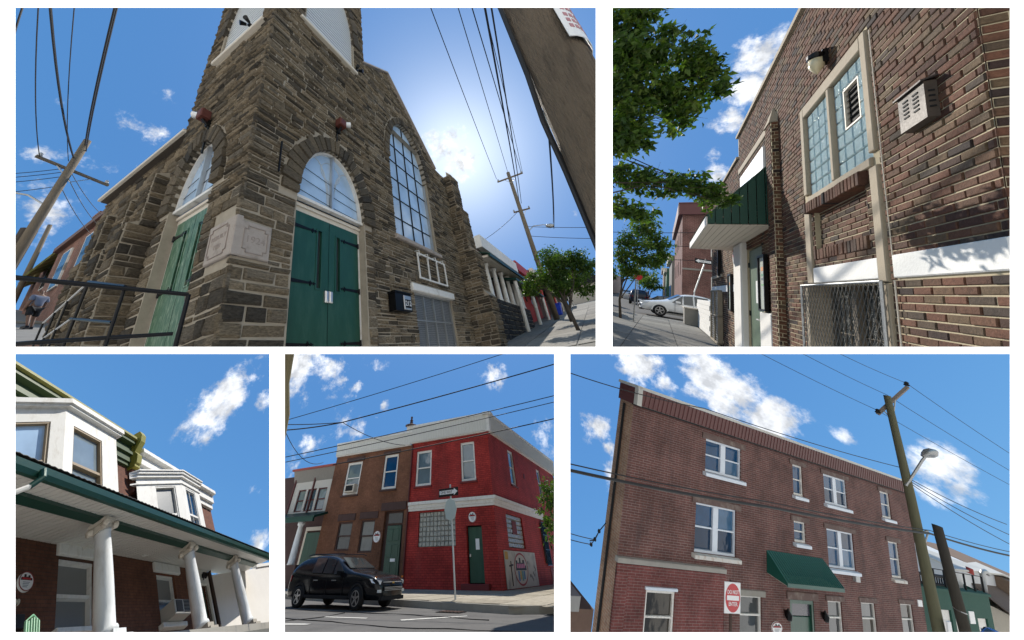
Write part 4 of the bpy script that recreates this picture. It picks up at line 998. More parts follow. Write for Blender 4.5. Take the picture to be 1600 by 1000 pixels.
for i, (a, c, r) in enumerate(((top, (-1.85, 3.21, 7.75), .03), ((.1, 13.5, 9.4), (-1.8, 3.25, 7.65), .02), ((-.1, 13.6, 8.9), (-2.67, 4.77, 8.05), .03), ((-.2, 13.6, 8.7), (-2.35, 4.16, 7.93), .012), ((-.9, 13.5, 8.4), (-2.76, 4.95, 8.08), .014), ((-2.4, 9.3, 8.1), (-2.9, 6.9, 9.3), .022))):
    wire('%s wire rising from the leaning pole over the sky' % ('first second third fourth fifth sixth'.split()[i]), 1, [a, c], r, .3, WL)
for i, z in enumerate((8.45, 8.25, 8.0, 7.5)): wire('%s service wire leaving the leaning pole outwards' % ('top upper lower bottom'.split()[i]), 1, [(-.1, 13.7, z), (-2.6, 16.2, z - .6)], .014, .15, WL)
for i, z in enumerate((8.3, 8.0, 7.4)): wire('%s service wire from the leaning pole to the hill houses' % ('upper middle lower'.split()[i]), 1, [(0, 13.7, z), (3.3, 22, 10.4 - i * .8)], .014, .25, WL)
tree('distant_tree', 'dark green tree at the foot of the distant hill street', 1, (1.6, 60, gl(60)), [(1.6, 60, gl(60)), (1.6, 60, gl(60) + 2)], [(1.6, 60, gl(60) + 3.0, 2.4, 2.4, 1.6), (3.2, 60, gl(60) + 2.4, 1.6, 1.6, 1.2), (0, 60, gl(60) + 2.2, 1.8, 1.8, 1.2)], 1500, .5, .3)
# the man on the hill pavement
def person(label, st, base, sc, turn):
    t = thing('person', label, 'person', base, st)
    ca, sa = math.cos(turn), math.sin(turn)
    def skin(name, verts, edges, radii, m, parent):
        me = bpy.data.meshes.new(name)
        me.from_pydata([(base[0] + (x * ca - y * sa) * sc, base[1] + (x * sa + y * ca) * sc, base[2] + z * sc) for x, y, z in verts], edges, [])
        o = bpy.data.objects.new(name, me); scene.collection.objects.link(o); o.parent = parent
        if parent.type == 'EMPTY': o.location = -Vector(base)
        md = o.modifiers.new('skin', 'SKIN'); md.use_smooth_shade = True
        for i, r in enumerate(radii):
            v = me.skin_vertices[0].data[i]; v.radius = (r[0] * sc, r[1] * sc); v.use_root = i == 0
        s_ = o.modifiers.new('sub', 'SUBSURF'); s_.levels = 1; s_.render_levels = 2; me.materials.append(m); ALL.append(o); return o
    V = [(0, 0, .95), (0, .02, 1.18), (0, .01, 1.40), (0, 0, 1.50), (0, .03, 1.60), (0, .05, 1.72),
         (.19, 0, 1.42), (.26, -.02, 1.16), (.27, .10, .92), (.27, .14, .84), (-.19, 0, 1.42), (-.26, -.05, 1.16), (-.27, .04, .92), (-.27, .08, .84),
         (.10, 0, .88), (.12, .05, .50), (.12, -.02, .10), (.12, .12, .04), (-.10, 0, .88), (-.12, -.06, .50), (-.12, -.2, .10), (-.12, -.06, .04)]
    E = [(0, 1), (1, 2), (2, 3), (3, 4), (4, 5), (2, 6), (6, 7), (7, 8), (8, 9), (2, 10), (10, 11), (11, 12), (12, 13), (0, 14), (14, 15), (15, 16), (16, 17), (0, 18), (18, 19), (19, 20), (20, 21)]
    R_ = [(.16, .13), (.16, .14), (.15, .11), (.06, .06), (.075, .09), (.07, .085), (.07, .07), (.05, .05), (.04, .04), (.03, .045), (.07, .07), (.05, .05), (.04, .04), (.03, .045), (.10, .10), (.07, .07), (.045, .045), (.05, .03), (.10, .10), (.07, .07), (.045, .045), (.05, .03)]
    body = skin('body', V, E, R_, mat('skin', (.16, .085, .055), .6, 0, .1, 8, 0), t)
    skin('shirt', [(0, .01, .90), (0, .03, 1.16), (0, .01, 1.40), (.21, 0, 1.40), (.28, -.02, 1.18), (-.21, 0, 1.40), (-.28, -.05, 1.18)], [(0, 1), (1, 2), (2, 3), (3, 4), (2, 5), (5, 6)], [(.2, .17), (.2, .19), (.16, .13), (.1, .1), (.085, .085), (.1, .1), (.085, .085)], mat('blue grey cotton', (.13, .15, .21), .9, 0, .1, 12, .2), t)
    skin('shorts', [(0, 0, .93), (.11, 0, .84), (.135, .04, .52), (-.11, 0, .84), (-.135, -.05, .52)], [(0, 1), (1, 2), (0, 3), (3, 4)], [(.19, .16), (.13, .13), (.115, .115), (.13, .13), (.115, .115)], mat('black cotton', (.012, .012, .014), .9, 0, .1, 12, .2), t)
    for x, y in ((.12, .06), (-.12, -.12)):
        b = B(); f = lambda X, Y, Z: (base[0] + (X * ca - Y * sa) * sc, base[1] + (X * sa + Y * ca) * sc, base[2] + Z * sc)
        b.fr = f; b.box(x - .055, x + .055, y - .12, y + .15, 0, .09); build(b, 'shoe', M_BLACK, t, st)
    for s in (-1, 1):      # face: ears, nose and eyes
        build(B(lambda X, Y, Z: f(X, Y, Z)).box(s * .085 - .012, s * .085 + .012, .0, .05, 1.62, 1.69), 'ear', MATS['skin'], t, st)
        build(B(lambda X, Y, Z: f(X, Y, Z)).box(s * .035 - .014, s * .035 + .014, .12, .14, 1.665, 1.685), 'eye', M_BLACK, t, st)
    b = B(); b.fr = f; b.add([(-.018, .12, 1.62), (.018, .12, 1.62), (0, .165, 1.625), (0, .12, 1.68)], [(0, 1, 2), (1, 3, 2), (0, 2, 3), (0, 3, 1)]); build(b, 'nose', MATS['skin'], t, st)
    b = B(); b.fr = f; b.box(-.03, .03, .125, .138, 1.585, 1.597); build(b, 'mouth', mat('lip', (.12, .04, .035), .6), t, st)
    for s, y0 in ((1, .14), (-1, .08)):     # relaxed hands with five fingers
        for k in range(4):
            b = B(); b.fr = None; x = s * .27; p = [(x - s * .03 + s * .02 * k * 0 , y0 - .035 + .024 * k, .85), (x - s * .02, y0 - .03 + .024 * k, .80), (x - s * .045, y0 - .025 + .024 * k, .765 + abs(k - 1.5) * .006)]
            b.tube([f(*q) for q in p], .009 * sc, 5); build(b, 'finger', MATS['skin'], body, st)
        b = B(); b.tube([f(s * .25, y0 + .04, .86), f(s * .235, y0 + .07, .82), f(s * .23, y0 + .065, .79)], .010 * sc, 5); build(b, 'thumb', MATS['skin'], body, st)
person('man in blue grey shirt and black shorts walking on the hill pavement', 1, (1.55, 19.2, gl(19.2) + .01), 1.06, rad(20))
# ================================================================ place 2: dark brick hall seen along its wall
GZ2 = -1.9
hall = thing('brick_hall', 'dark multicoloured brick hall with stone-framed glass block window and white bands', 'building', (3, 0, GZ2), 2)
M_HB = tinted('hall brick', [(.028, .024, .023), (.078, .038, .026), (.125, .055, .034), (.098, .054, .033), (.145, .064, .04), (.135, .09, .052), (.055, .042, .034)], .85, 38, .6, mottle=.45, bdist=.012, stain=(.09, .057, .038))
M_HM = mat('hall mortar', (.47, .40, .27), .95, 0, .2, 9, .4)
M_TAN = mat('tan cast stone', (.36, .30, .22), .85, 0, .16, 7, .35)
holes2 = [(1.25, 2.84, 1.22, 2.52), (1.30, 3.02, -1.95, -.02), (5.38, 6.7, -1.9, .95), (10.2, 11.9, -1.8, -.1)]
top2 = lambda u: 4.25 if u < 7.3 else 3.62
bk = B(F2); bk.wall(-.058, 7.4, -1.95, 4.2, holes2[:3] + [(1.42, 2.72, .31, 1.12)], .22); bk.wall(7.4, 12.8, -1.95, 3.6, holes2[3:], .2); build(bk, 'wall', M_HM, hall, 2)
def brick(b, u0, u1, z0, z1, o, t): b.bbox(u0 + RND.uniform(-.002, .002), u1 + RND.uniform(-.002, .002), -.02, o, z0 + RND.uniform(-.0015, .0015), z1 + RND.uniform(-.0015, .0015), .005, t)
def blk2(z0, z1):
    zc = (z0 + z1) / 2; o = []
    if zc < 2.70: o += [(1.14, 1.30), (2.80, 3.0 if zc > 0 else 3.12)] if zc > -.02 else [(1.14, 3.12)]
    if 1.13 < zc < 2.66: o.append((1.14, 2.96))
    if -.0 < zc < .215: o += [(-.2, 1.06), (1.28, 3.0)]
    if .3 < zc < 1.13: o.append((1.42, 2.72))
    if zc < .97: o.append((5.36, 6.72))
    if zc < -.5: o.append((4.62, 5.4))
    if zc < 1.15: o.append((6.7, 7.62))
    if 3.86 > 0 and zc < 3.3: o.append((4.03, 4.35))
    if 3.10 < zc < 3.25: o.append((4.3, 7.3))
    if zc < -.1 and zc > -1.8: o.append((10.18, 11.92))
    if -.1 < zc < .12: o.append((7.7, 12.6))
    if zc > 3.58: o.append((7.3, 13))
    return o
br = blockwork(-.06, 12.7, -1.92, 4.18, .068, None, .011, blk2, bond=.213)
pieces(hall, 'brick', F2, br, M_HB, 2, None, 230, (.006, .013), brick)
# the return round the corner
bk = B(F2R); bk.wall(.004, 1.6, -1.95, 4.2, [], .1); build(bk, 'wall', M_HM, hall, 2)
pieces(hall, 'brick', F2R, blockwork(-.008, 1.5, -1.92, 4.18, .068, None, .011, lambda a, c: [], bond=.213), M_HB, 2, None, 40, (.006, .013), brick)
# recessed panel under the window, framed by soldier courses
bk = B(lambda u, d, z: (u, d - .055, z)); bk.wall(1.40, 2.74, .3, 1.14, [], .05); build(bk, 'niche', M_HM, hall, 2)
FN2 = lambda u, d, z: (u, d - .055, z)
pieces(hall, 'brick', FN2, blockwork(1.42, 2.72, .47, .98, .068, None, .011, lambda a, c: [], bond=.213), M_HB, 2, None, 16, (.006, .013), brick)
for z0, z1, d in ((.99, 1.14, .075), (.32, .46, .02)):
    u = 1.36 if d > .05 else 1.43
    while u < (2.78 if d > .05 else 2.7): build(B(F2).bbox(u, u + .062, -.05, d + RND.uniform(-.006, .006), z0, z1, .006, RND.random() * .55), 'soldier_brick', M_HB, hall, 2); u += .073
# stone surround
for a in ((1.15, 1.255, 1.29, 2.66), (2.83, 2.94, 1.29, 2.66), (1.255, 2.83, 2.50, 2.66), (2.0, 2.07, 1.25, 2.50), (1.255, 2.83, 1.15, 1.25), (1.15, 1.285, -.03, 1.14), (2.80, 2.98, .0, 1.14), (1.15, 1.285, -1.95, -.045), (2.98, 3.12, -1.95, -.01)):
    build(B(F2).bbox(a[0], a[1], -.2, .028 if a[3] < 2.5 else .03, a[2] + .002, a[3] - .002, .008), 'stone_trim', M_TAN, hall, 2)
build(B(F2).bbox(4.4, 7.3, -.02, .035, 3.10, 3.25, .01), 'stone_trim', M_TAN, hall, 2)
M_BAND = mat('white painted band', (.78, .77, .74), .75, 0, .06, 5, .5)
build(B(F2).bbox(-.075, 1.055, -.02, .025, .003, .212, .008), 'white_band', M_BAND, hall, 2); build(B(F2).bbox(1.29, 2.795, -.02, .022, .003, .212, .008), 'white_band', M_BAND, hall, 2)
build(B(F2).bbox(7.72, 12.6, -.02, .03, -.09, .12, .008), 'white_band', M_BAND, hall, 2)
# glass block window
M_GB = mat('glass block', (.55, .76, .82), .16, 0, .3, 26, 1.0, spec=.9, bdist=.03)
for (u0, u1) in ((1.26, 1.995), (2.075, 2.825)):
    w = build(B(F2).box(u0 - .01, u1 + .01, -.09, -.07, 1.24, 2.51), 'block_window', M_TAN, hall, 2)
    for i in range(4):
        for j in range(7):
            a = u0 + (u1 - u0) * i / 4; z = 1.255 + 1.24 * j / 7
            if u0 < 1.5 and i in (1, 2) and 3 <= j <= 5: continue
            build(B(F2).bbox(a + .006, a + (u1 - u0) / 4 - .006, -.07, -.012, z + .006, z + 1.24 / 7 - .006, .012), 'glass_block', M_GB, w, 2)
vt = thing('window_vent', 'small white louvred vent set into the glass block window', 'vent', F2(1.63, -.1, 1.8), 2)
b = B(F2); b.box(1.46, 1.48, -.1, -.02, 1.80, 2.31).box(1.78, 1.80, -.1, -.02, 1.80, 2.31).box(1.48, 1.78, -.1, -.02, 1.80, 1.82).box(1.48, 1.78, -.1, -.02, 2.29, 2.31); build(b, 'frame', M_CREAM, vt, 2)
build(B(F2).box(1.5, 1.78, -.06, -.055, 1.8, 2.31), 'backing', M_DARK, vt, 2)
for k in range(6): build(B(F2).add([(1.5, -.03, 1.845 + .075 * k), (1.78, -.03, 1.845 + .075 * k), (1.78, -.1, 1.905 + .075 * k), (1.5, -.1, 1.905 + .075 * k)], [(0, 1, 2, 3)]), 'slat', M_ALU, vt, 2)
# basement window behind a chain-link guard
M_BST2 = mat('dirty tan frame', (.14, .115, .085), .85, 0, .2, 6, .2)
bw = build(B(F2).box(1.3, 3.0, -.2, -.18, -1.95, -.02), 'basement_window', mat('grimy glass block', (.03, .038, .036), .3, 0, .4, 14, .8, bdist=.02), hall, 2)
b = B(F2)
for k in range(4): b.box(1.3, 3.0, -.18, -.165, -1.7 + .36 * k, -1.69 + .36 * k)
for k in range(12): u = 1.36 + .14 * k; b.box(u, u + .01, -.18, -.165, -1.95, -.02)
build(b, 'block_joint', M_BST2, bw, 2)
build(B(F2).box(2.16, 2.26, -.18, -.12, -1.95, -.02), 'mullion', M_BST2, bw, 2)
gd = thing('window_guard', 'chain-link wire guard in a steel frame over the near basement window', 'window guard', F2(2.2, .1, -1.8), 2)
b = B(F2); b.tube([(1.18, .05, -.03), (3.13, .05, -.03)], .014, 8).tube([(1.18, .05, -.03), (1.18, .05, -1.95)], .014, 8).tube([(3.13, .05, -.03), (3.13, .05, -1.95)], .014, 8).tube([(1.18, .05, -.95), (3.13, .05, -.95)], .009, 8)
build(b, 'frame', M_STEEL, gd, 2)
b = B(F2); s = .088
for k in range(-22, 24):
    for sg in (1, -1):
        u = 1.18 + s * k; z0, z1, ua = -.04, -1.95, u; n = 1.91
        ub = u + sg * n * .62
        # clip the strand to the guard's width
        t0, t1 = 0.0, 1.0
        for lim, lo in ((1.19, True), (3.12, False)):
            d = ub - ua
            if abs(d) < 1e-6: continue
            t = (lim - ua) / d
            if (d > 0) == lo: t0 = max(t0, t)
            else: t1 = min(t1, t)
        if t1 - t0 < .02: continue
        b.tube([(ua + (ub - ua) * t0, .05 + .004 * sg, z0 + (z1 - z0) * t0), (ua + (ub - ua) * t1, .05 + .004 * sg, z0 + (z1 - z0) * t1)], .0034, 4, caps=False)
q = build(b, 'chain_link', mat('dull zinc wire', (.10, .10, .095), .6, .3, .2, 20, 0), gd, 2); q['kind'] = 'stuff'
# pilaster with pointed cap
pb = B(F2); pb.box(4.02, 4.36, 0, .10, -1.95, 3.05); p = build(pb, 'pilaster', M_HM, hall, 2)
rest = B(lambda u, d, z: (u, d + .10, z)); side = B(lambda u, d, z: (4.02 - d, u, z)); sideL = B(lambda u, d, z: (4.36 + d, u, z))
for q in blockwork(4.02, 4.36, -1.9, 3.05, .068, None, .011, lambda a, c: [], bond=.213): brick(rest, *q, .01, RND.random())
for q in blockwork(0, .10, -1.9, 3.05, .068, None, .011, lambda a, c: [], bond=.12): brick(side, *q, .01, RND.random()); brick(sideL, *q, .01, RND.random())
for x_ in (side, sideL): o = len(rest.v); rest.v += x_.v; rest.f += [tuple(o + i for i in f) for f in x_.f]; rest.t += x_.t
q = build(rest, 'brick_field', M_HB, p, 2); q['kind'] = 'stuff'
build(B(F2).add([(4.0, 0, 3.05), (4.38, 0, 3.05), (4.38, .13, 3.05), (4.0, .13, 3.05), (4.19, 0, 3.42), (4.19, .03, 3.42)], [(0, 3, 5, 4), (3, 2, 5), (2, 1, 4, 5), (0, 1, 2, 3), (0, 4, 1)]), 'cap', M_TAN, p, 2)
build(B(F2).box(-.04, 12.7, -.45, -.40, -1.95, 3.5), 'dark_backing', M_DARK, hall, 2)
# parapet coping
build(B(F2).box(-.1, 7.35, -.3, .06, 4.20, 4.28), 'coping', M_TAN, hall, 2); build(B(F2).box(7.35, 12.85, -.3, .06, 3.60, 3.67), 'coping', M_TAN, hall, 2)
build(B(F2R).box(-.3, 1.6, -.2, .04, 4.20, 4.28), 'coping', M_TAN, hall, 2)
# doorway
build(B(F2).box(5.3, 6.8, -.5, -.42, -1.95, .95), 'vestibule', M_DARK, hall, 2)
d = build(B(F2).bbox(5.42, 6.66, -.10, -.03, -1.86, .9, .01), 'door', mat('sage green door', (.10, .15, .10), .35, 0, .1, 4, .05), hall, 2)
build(B(F2).bbox(5.52, 5.6, -.03, .01, -.85, -.55, .01).tube([(5.56, .01, -.7), (5.56, .05, -.7), (5.68, .05, -.7)], .015, 8), 'handle', M_ALU, d, 2)
build(B(F2).box(5.9, 6.1, -.03, -.026, -.35, .15), 'paper_notice', M_SIGNWHITE, d, 2)
for z in (.55, -.6, -1.6): build(B(F2).tube([(6.64, -.02, z - .06), (6.64, -.02, z + .06)], .018, 8), 'hinge', M_BLACK, d, 2)
M_PW = mat('chalky white paint', (.72, .70, .66), .85, 0, .1, 3, .5)
build(B(F2).bbox(6.72, 7.6, -.2, .12, -1.9, 1.13, .03), 'white_jamb', M_PW, hall, 2); build(B(F2).bbox(4.64, 5.40, -.2, .06, -1.9, -.52, .02), 'white_jamb', M_PW, hall, 2)
build(B(F2).bbox(5.2, 7.0, -.3, .3, -1.92, -1.80, .02), 'doorstep', M_CONCRETE, hall, 2)
# sheet-metal awning
aw = thing('door_awning', 'dark green ribbed metal awning with white soffit over the hall door', 'awning', F2(6.4, 0, 1.1), 2)
b = B(F2); n = 20
for k in range(n):
    x0, x1 = 4.45 + 4.05 * k / n, 4.45 + 4.05 * (k + 1) / n
    b.slab([(x0, 0, 2.40), (x1 - .03, 0, 2.40), (x1 - .03, .97, 1.30), (x0, .97, 1.30)], (0, .01, .012)); b.slab([(x1 - .03, 0, 2.42), (x1, 0, 2.42), (x1, .985, 1.32), (x1 - .03, .985, 1.32)], (0, .015, .02))
build(b, 'sloping_sheet', M_ROOFMETAL, aw, 2)
b = B(F2)
for k in range(8):
    y0, y1 = .97 * k / 8, .97 * (k + 1) / 8; z0, z1 = 2.40 - 1.1 * k / 8, 2.40 - 1.1 * (k + 1) / 8; b = B(F2)
    b.slab([(4.45, y0, 1.16), (4.45, y1 - .012, 1.16), (4.45, y1 - .012, z1), (4.45, y0, z0)], (-.008 if k % 2 else -.016, 0, 0)); build(b, 'side_sheet', M_ROOFMETAL, aw, 2)
build(B(F2).slab([(8.5, 0, 1.16), (8.5, .96, 1.16), (8.5, .96, 1.3), (8.5, 0, 2.38)], (.01, 0, 0)), 'side_sheet', M_ROOFMETAL, aw, 2)
for k in range(9): y = .02 + .105 * k; build(B(F2).box(4.46, 8.49, y, y + .098, 1.135, 1.15), 'soffit_board', M_CREAM, aw, 2)
build(B(F2).box(4.44, 8.51, .965, .99, 1.13, 1.31), 'fascia', M_WHITE, aw, 2)
# things on the wall
ws = thing('wall_sign', 'white sign board with pale blue picture above the door awning', 'sign', F2(5.9, 0, 2.4), 2)
build(B(F2).bbox(4.85, 7.0, .01, .05, 2.44, 2.92, .008), 'panel', M_SIGNWHITE, ws, 2)
b = B(F2); b.disc(6.3, 2.55, .5, .22, .05, .054, 24); build(b, 'blue_print', mat('pale blue ink', (.42, .55, .72), .5, 0, .1, 6, 0), ws, 2)
for z, w in ((2.72, .5), (2.62, .7), (2.53, .4)): build(B(F2).box(5.0, 5.0 + w, .05, .054, z, z + .035), 'line_of_print', mat('grey ink', (.2, .22, .26), .5, 0, .1, 6, 0), ws, 2)
def board(u0, u1, z0, z1, label):
    t = thing('notice_board', label, 'notice board', F2((u0 + u1) / 2, .03, z0), 2)
    f = B(F2); f.box(u0, u1, .03, .09, z1 - .04, z1).box(u0, u1, .03, .09, z0, z0 + .04).box(u0, u0 + .04, .03, .09, z0 + .04, z1 - .04).box(u1 - .04, u1, .03, .09, z0 + .04, z1 - .04); build(f, 'frame', M_BLACK, t, 2)
    build(B(F2).box(u0 + .04, u1 - .04, .03, .06, z0 + .04, z1 - .04), 'face', mat('pale board face', (.55, .58, .52), .25, 0, .15, 5, .02), t, 2)
    for z, h, c in ((z1 - .32, .08, (.5, .2, .06)), (z1 - .43, .05, (.05, .2, .12)), (z1 - .51, .05, (.05, .08, .1)), (z1 - .62, .03, (.1, .3, .1))): build(B(F2).box(u0 + .14, u1 - .14, .06, .063, z, z + h), 'line_of_print', mat('print %.2f' % c[0] + '%.2f' % c[1], c, .6, 0, .1, 9, 0), t, 2)
board(4.86, 5.34, -.50, .63, 'framed notice board with printed sheet beside the hall door'); board(8.3, 8.75, -.65, .42, 'narrow framed notice board beyond the white door jamb')
pq = thing('round_plaque', 'small round white plaque high beside the door jamb', 'plaque', F2(8.05, 0, .8), 2); build(B(F2).disc(8.05, .88, .16, .19, .01, .04), 'disc', M_SIGNWHITE, pq, 2); build(B(F2).disc(8.05, .93, .1, .06, .04, .044, 16), 'emblem', M_RED, pq, 2)
wl_ = thing('wall_lamp', 'wall lamp with cream glass and dark cap above the window', 'lamp', F2(2.03, 0, 2.75), 2)
build(B().lathe((2.03, .10, 2.97), [(.07, -.02), (.085, 0), (.085, .05), (.02, .10)], 16), 'cap', M_BLACK, wl_, 2); build(B().lathe((2.03, .10, 2.76), [(.005, -.02), (.05, .05), (.072, .09), (.072, .19)], 16), 'glass_shade', mat('cream glass', (.66, .58, .38), .25, 0, .1, 20, .1), wl_, 2, True); build(B(F2).box(1.97, 2.09, 0, .06, 2.88, 3.06), 'back_plate', M_BLACK, wl_, 2)
vb = thing('vent_box', 'weathered metal vent box with louvre slots casting a shadow on brick', 'vent', F2(.69, 0, 1.28), 2)
M_VB = mat('weathered zinc', (.085, .066, .052), .6, .1, .4, 8, .2, dirt=(.045, .034, .027))
b = B(F2); b.prism([(.33, 1.23), (.645, 1.23), (.645, 1.54), (.33, 1.54)], .01, .07); build(b, 'box', M_VB, vb, 2)
build(B(F2).slab([(.315, .0, 1.57), (.66, .0, 1.57), (.66, .09, 1.535), (.315, .09, 1.535)], (0, 0, .014)), 'lid', mat('dark zinc', (.07, .06, .055), .6, .4, .2, 8, .1), vb, 2)
for i in range(2):
    for j in range(5): z = 1.33 + .036 * j; build(B(F2).slab([(.40 + .12 * i, .07, z), (.46 + .12 * i, .07, z), (.46 + .12 * i, .07, z + .014), (.40 + .12 * i, .07, z + .014)], (0, .005, 0)), 'slot', M_DARK, vb, 2)
for j in range(4): z = 1.31 + .045 * j; build(B(F2).box(.325, .332, .025, .055, z, z + .014), 'slot', M_DARK, vb, 2)
cable = solo(B(F2).tube([(1.05, .02, -.0), (1.07, .02, 1.2), (1.08, .02, 2.6)], .004, 5).tube([(1.04, .02, -1.9), (1.055, .02, -.02)], .006, 5), 'wall_cable', 'thin pale cable clipped vertically to the brick beside the stone strip', 'cable', M_CREAM, 2)
# far basement guard
fg = thing('window_guard', 'tall rusty steel guard over the far basement window', 'window guard', F2(11, .1, -1.8), 2)
build(B(F2).box(10.2, 11.9, -.15, -.13, -1.8, -.1), 'window', M_DIMGLASS, fg, 2)
b = B(F2)
for u in (10.18, 11.0, 11.88): b.box(u, u + .05, .02, .14, -1.85, -.05)
for z in (-1.85, -.95, -.09): b.box(10.18, 11.93, .03, .15, z, z + .05)
build(b, 'frame', M_TAN, fg, 2); b = B(F2)
for k in range(22): u = 10.2 + .08 * k; b.box(u, u + .012, .09, .1, -1.85, -.05)
for k in range(22): z = -1.82 + .08 * k; b.box(10.18, 11.9, .10, .11, z, z + .012)
build(b, 'bar_mesh', M_STEEL, fg, 2)['kind'] = 'stuff'
build(B(F2).box(10.1, 12.3, -.02, .05, .42, .52), 'stone_trim', M_TAN, hall, 2); build(B(F2).box(10.3, 10.36, .02, .12, .45, 1.5), 'downpipe', M_BLACK, hall, 2)
# ---- pavement and street
sw = struct(B().quad((-2, -.5, GZ2 - .02), (19.5, -.5, GZ2 - .02), (19.5, 9, GZ2 - .02), (-2, 9, GZ2 - .02)), 'sidewalk', MATS['paving joint'], 2)
x = 3.0
while x < 19:
    for y0, y1 in ((0.12, 1.28), (1.3, 2.55), (2.57, 3.5)):
        build(B().slab([(x + .01, y0, GZ2 - .012), (x + 1.38, y0, GZ2 - .012), (x + 1.38, y1, GZ2 - .012), (x + .01, y1, GZ2 - .012)], (0, 0, RND.uniform(.008, .016)), RND.random()), 'paving_slab', tinted('paving', []), sw, 2)
    x += 1.4
struct(B().quad((19.5, -20, GZ2 - .12), (110, -20, GZ2 - .12), (110, 16, GZ2 - .12), (19.5, 16, GZ2 - .12)), 'road', M_ASPHALT, 2)
struct(B().box(19.45, 19.6, -2, 9, GZ2 - .14, GZ2 + .0), 'kerb', M_CONCRETE, 2)
struct(B().box(27.5, 60, -8, 1.4, GZ2 - .14, GZ2 + .0), 'far_sidewalk', M_CONCRETE, 2)
lw = thing('low_block_wall', 'low white painted block wall with ivy tuft beyond the hall', 'wall', (15, 0, GZ2), 2)
for j in range(7):
    for i in range(10): x0 = 12.85 + .5 * i + (.25 if j % 2 else 0); build(B().bbox(x0, x0 + .49, -.5, .06, GZ2 + .205 * j, GZ2 + .205 * j + .198, .008), 'block', M_PW, lw, 2)
bx = thing('concrete_box', 'weathered concrete block box standing on the sidewalk by the low wall', 'box', (17.9, .3, GZ2), 2)
build(B().bbox(17.5, 18.6, -.1, .62, GZ2, -1.02, .02), 'body', M_CONCRETE, bx, 2); build(B().box(17.45, 18.65, -.12, .66, -1.02, -.96), 'lid', M_CREAM, bx, 2)
car('white_sedan', 'white sedan pulled across the sidewalk end beyond the hall', 2, (23.2, .15, GZ2 - .06), rad(96), 5.6, 2.1, 1.72, mat('white car paint', (.80, .80, .80), .2, 0, .03, 2, 0), 'sedan')
car('black_suv', 'dark blue SUV seen from behind down the street', 2, (39, 3.7, GZ2 - .12), rad(2), 4.6, 1.9, 1.75, mat('dark blue paint', (.015, .02, .035), .25, .2, .1, 2, 0), 'suv')
car('black_sedan', 'black sedan parked beyond the white sedan', 2, (36, 1.4, GZ2 - .12), rad(80), 4.4, 1.8, 1.4, mat('black paint', (.01, .01, .012), .22, .2, .1, 2, 0), 'sedan')
car('distant_car', 'small pale car far down the street past the SUV', 2, (56, 6.2, GZ2 - .12), rad(0), 4.4, 1.8, 1.5, mat('silver paint', (.45, .46, .48), .3, .4, .05, 2, 0), 'sedan')
car('parked_car', 'grey car nose cut off at the kerb beside the thin tree', 2, (16.5, 5.2, GZ2 - .12), rad(0), 4.4, 1.8, 1.5, mat('grey paint', (.2, .2, .21), .3, .4, .05, 2, 0), 'suv')
sp = thing('sign_post', 'thin bare steel sign post at the sidewalk corner', 'post', (13.7, 2.75, GZ2), 2); build(B().tube([(13.7, 2.75, GZ2), (13.55, 2.68, .1)], .03, 8), 'post', M_STEEL, sp, 2); build(B().lathe((13.55, 2.68, .1), [(.035, 0), (.035, .04)], 8), 'cap', M_ALU, sp, 2)
ow = thing('one_way_sign', 'tilted one way sign on a leaning post behind the white sedan', 'sign', (23.1, -.1, GZ2), 2)
build(B().tube([(23.1, -.12, GZ2), (23.05, -.2, 0), (23.2, -.82, 2.3)], .04, 8), 'post', M_STEEL, ow, 2)
FO = lambda u, d, z: (23.1 - d, -.70 - u, 2.14 - u * .1 + z); SGN[FO] = 1
pl = build(B(FO).bbox(-.48, .42, 0, .02, -.16, .16, .004), 'plate', M_BLACK, ow, 2)
build(B(FO).slab([(-.44, .02, 0), (-.26, .02, .13), (-.26, .02, .075), (.37, .02, .075), (.37, .02, -.075), (-.26, .02, -.075), (-.26, .02, -.13)], (0, .004, 0)), 'arrow', M_SIGNWHITE, pl, 2); lettering('ONE WAY', .11, M_BLACK, pl, 2, FO, .06, .026, 0)
# buildings down the street
fb_ = thing('corner_building', 'tall red brick corner building with dark cornice behind the one way sign', 'building', (32, -3, GZ2), 2)
F6 = lambda u, d, z: (29.6 - d, .15 - u, z); F6S = lambda u, d, z: (29.6 + u, .15 + d, z)
MB6 = brickmat('far brick a', 'YZ', .25, .08, (.17, .06, .05), (.13, .05, .04), (.22, .17, .15)); MB6b = brickmat('far brick b', 'XZ', .25, .08, (.17, .06, .05), (.13, .05, .04), (.22, .17, .15))
build(B(F6).wall(0, 6, -2, 7.0, [(1.9, 3.1, -1.0, 1.5), (1.9, 3.1, 3.2, 5.0)], .15), 'wall', MB6, fb_, 2); build(B(F6S).wall(0, 16, -2, 7.0, [(2 + 3.4 * i, 3 + 3.4 * i, zz, zz + 1.5) for i in range(4) for zz in (1.6, 4.4)], .15), 'wall', MB6b, fb_, 2)
build(B(F6).box(-.25, 6, -.1, .25, 6.9, 7.9).box(-.3, 6, -.1, .3, 7.9, 8.0), 'cornice', mat('maroon cornice', (.12, .045, .045), .6, 0, .15, 4, .1), fb_, 2); build(B(F6S).box(0, 16, 0, .3, 6.9, 7.9), 'cornice', MATS['maroon cornice'], fb_, 2)
build(B(F6).box(0, 6, -.05, .06, 1.95, 2.1), 'stone_band', M_CONCRETE, fb_, 2)
sash(fb_, F6, 1.9, 3.1, -1.0, 1.5, 2, M_SKYBLUEGLASS); sash(fb_, F6, 1.9, 3.1, 3.2, 5.0, 2, M_SKYBLUEGLASS)
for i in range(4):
    for zz in (1.6, 4.4): sash(fb_, F6S, 2 + 3.4 * i, 3 + 3.4 * i, zz, zz + 1.5, 2, M_SKYBLUEGLASS)
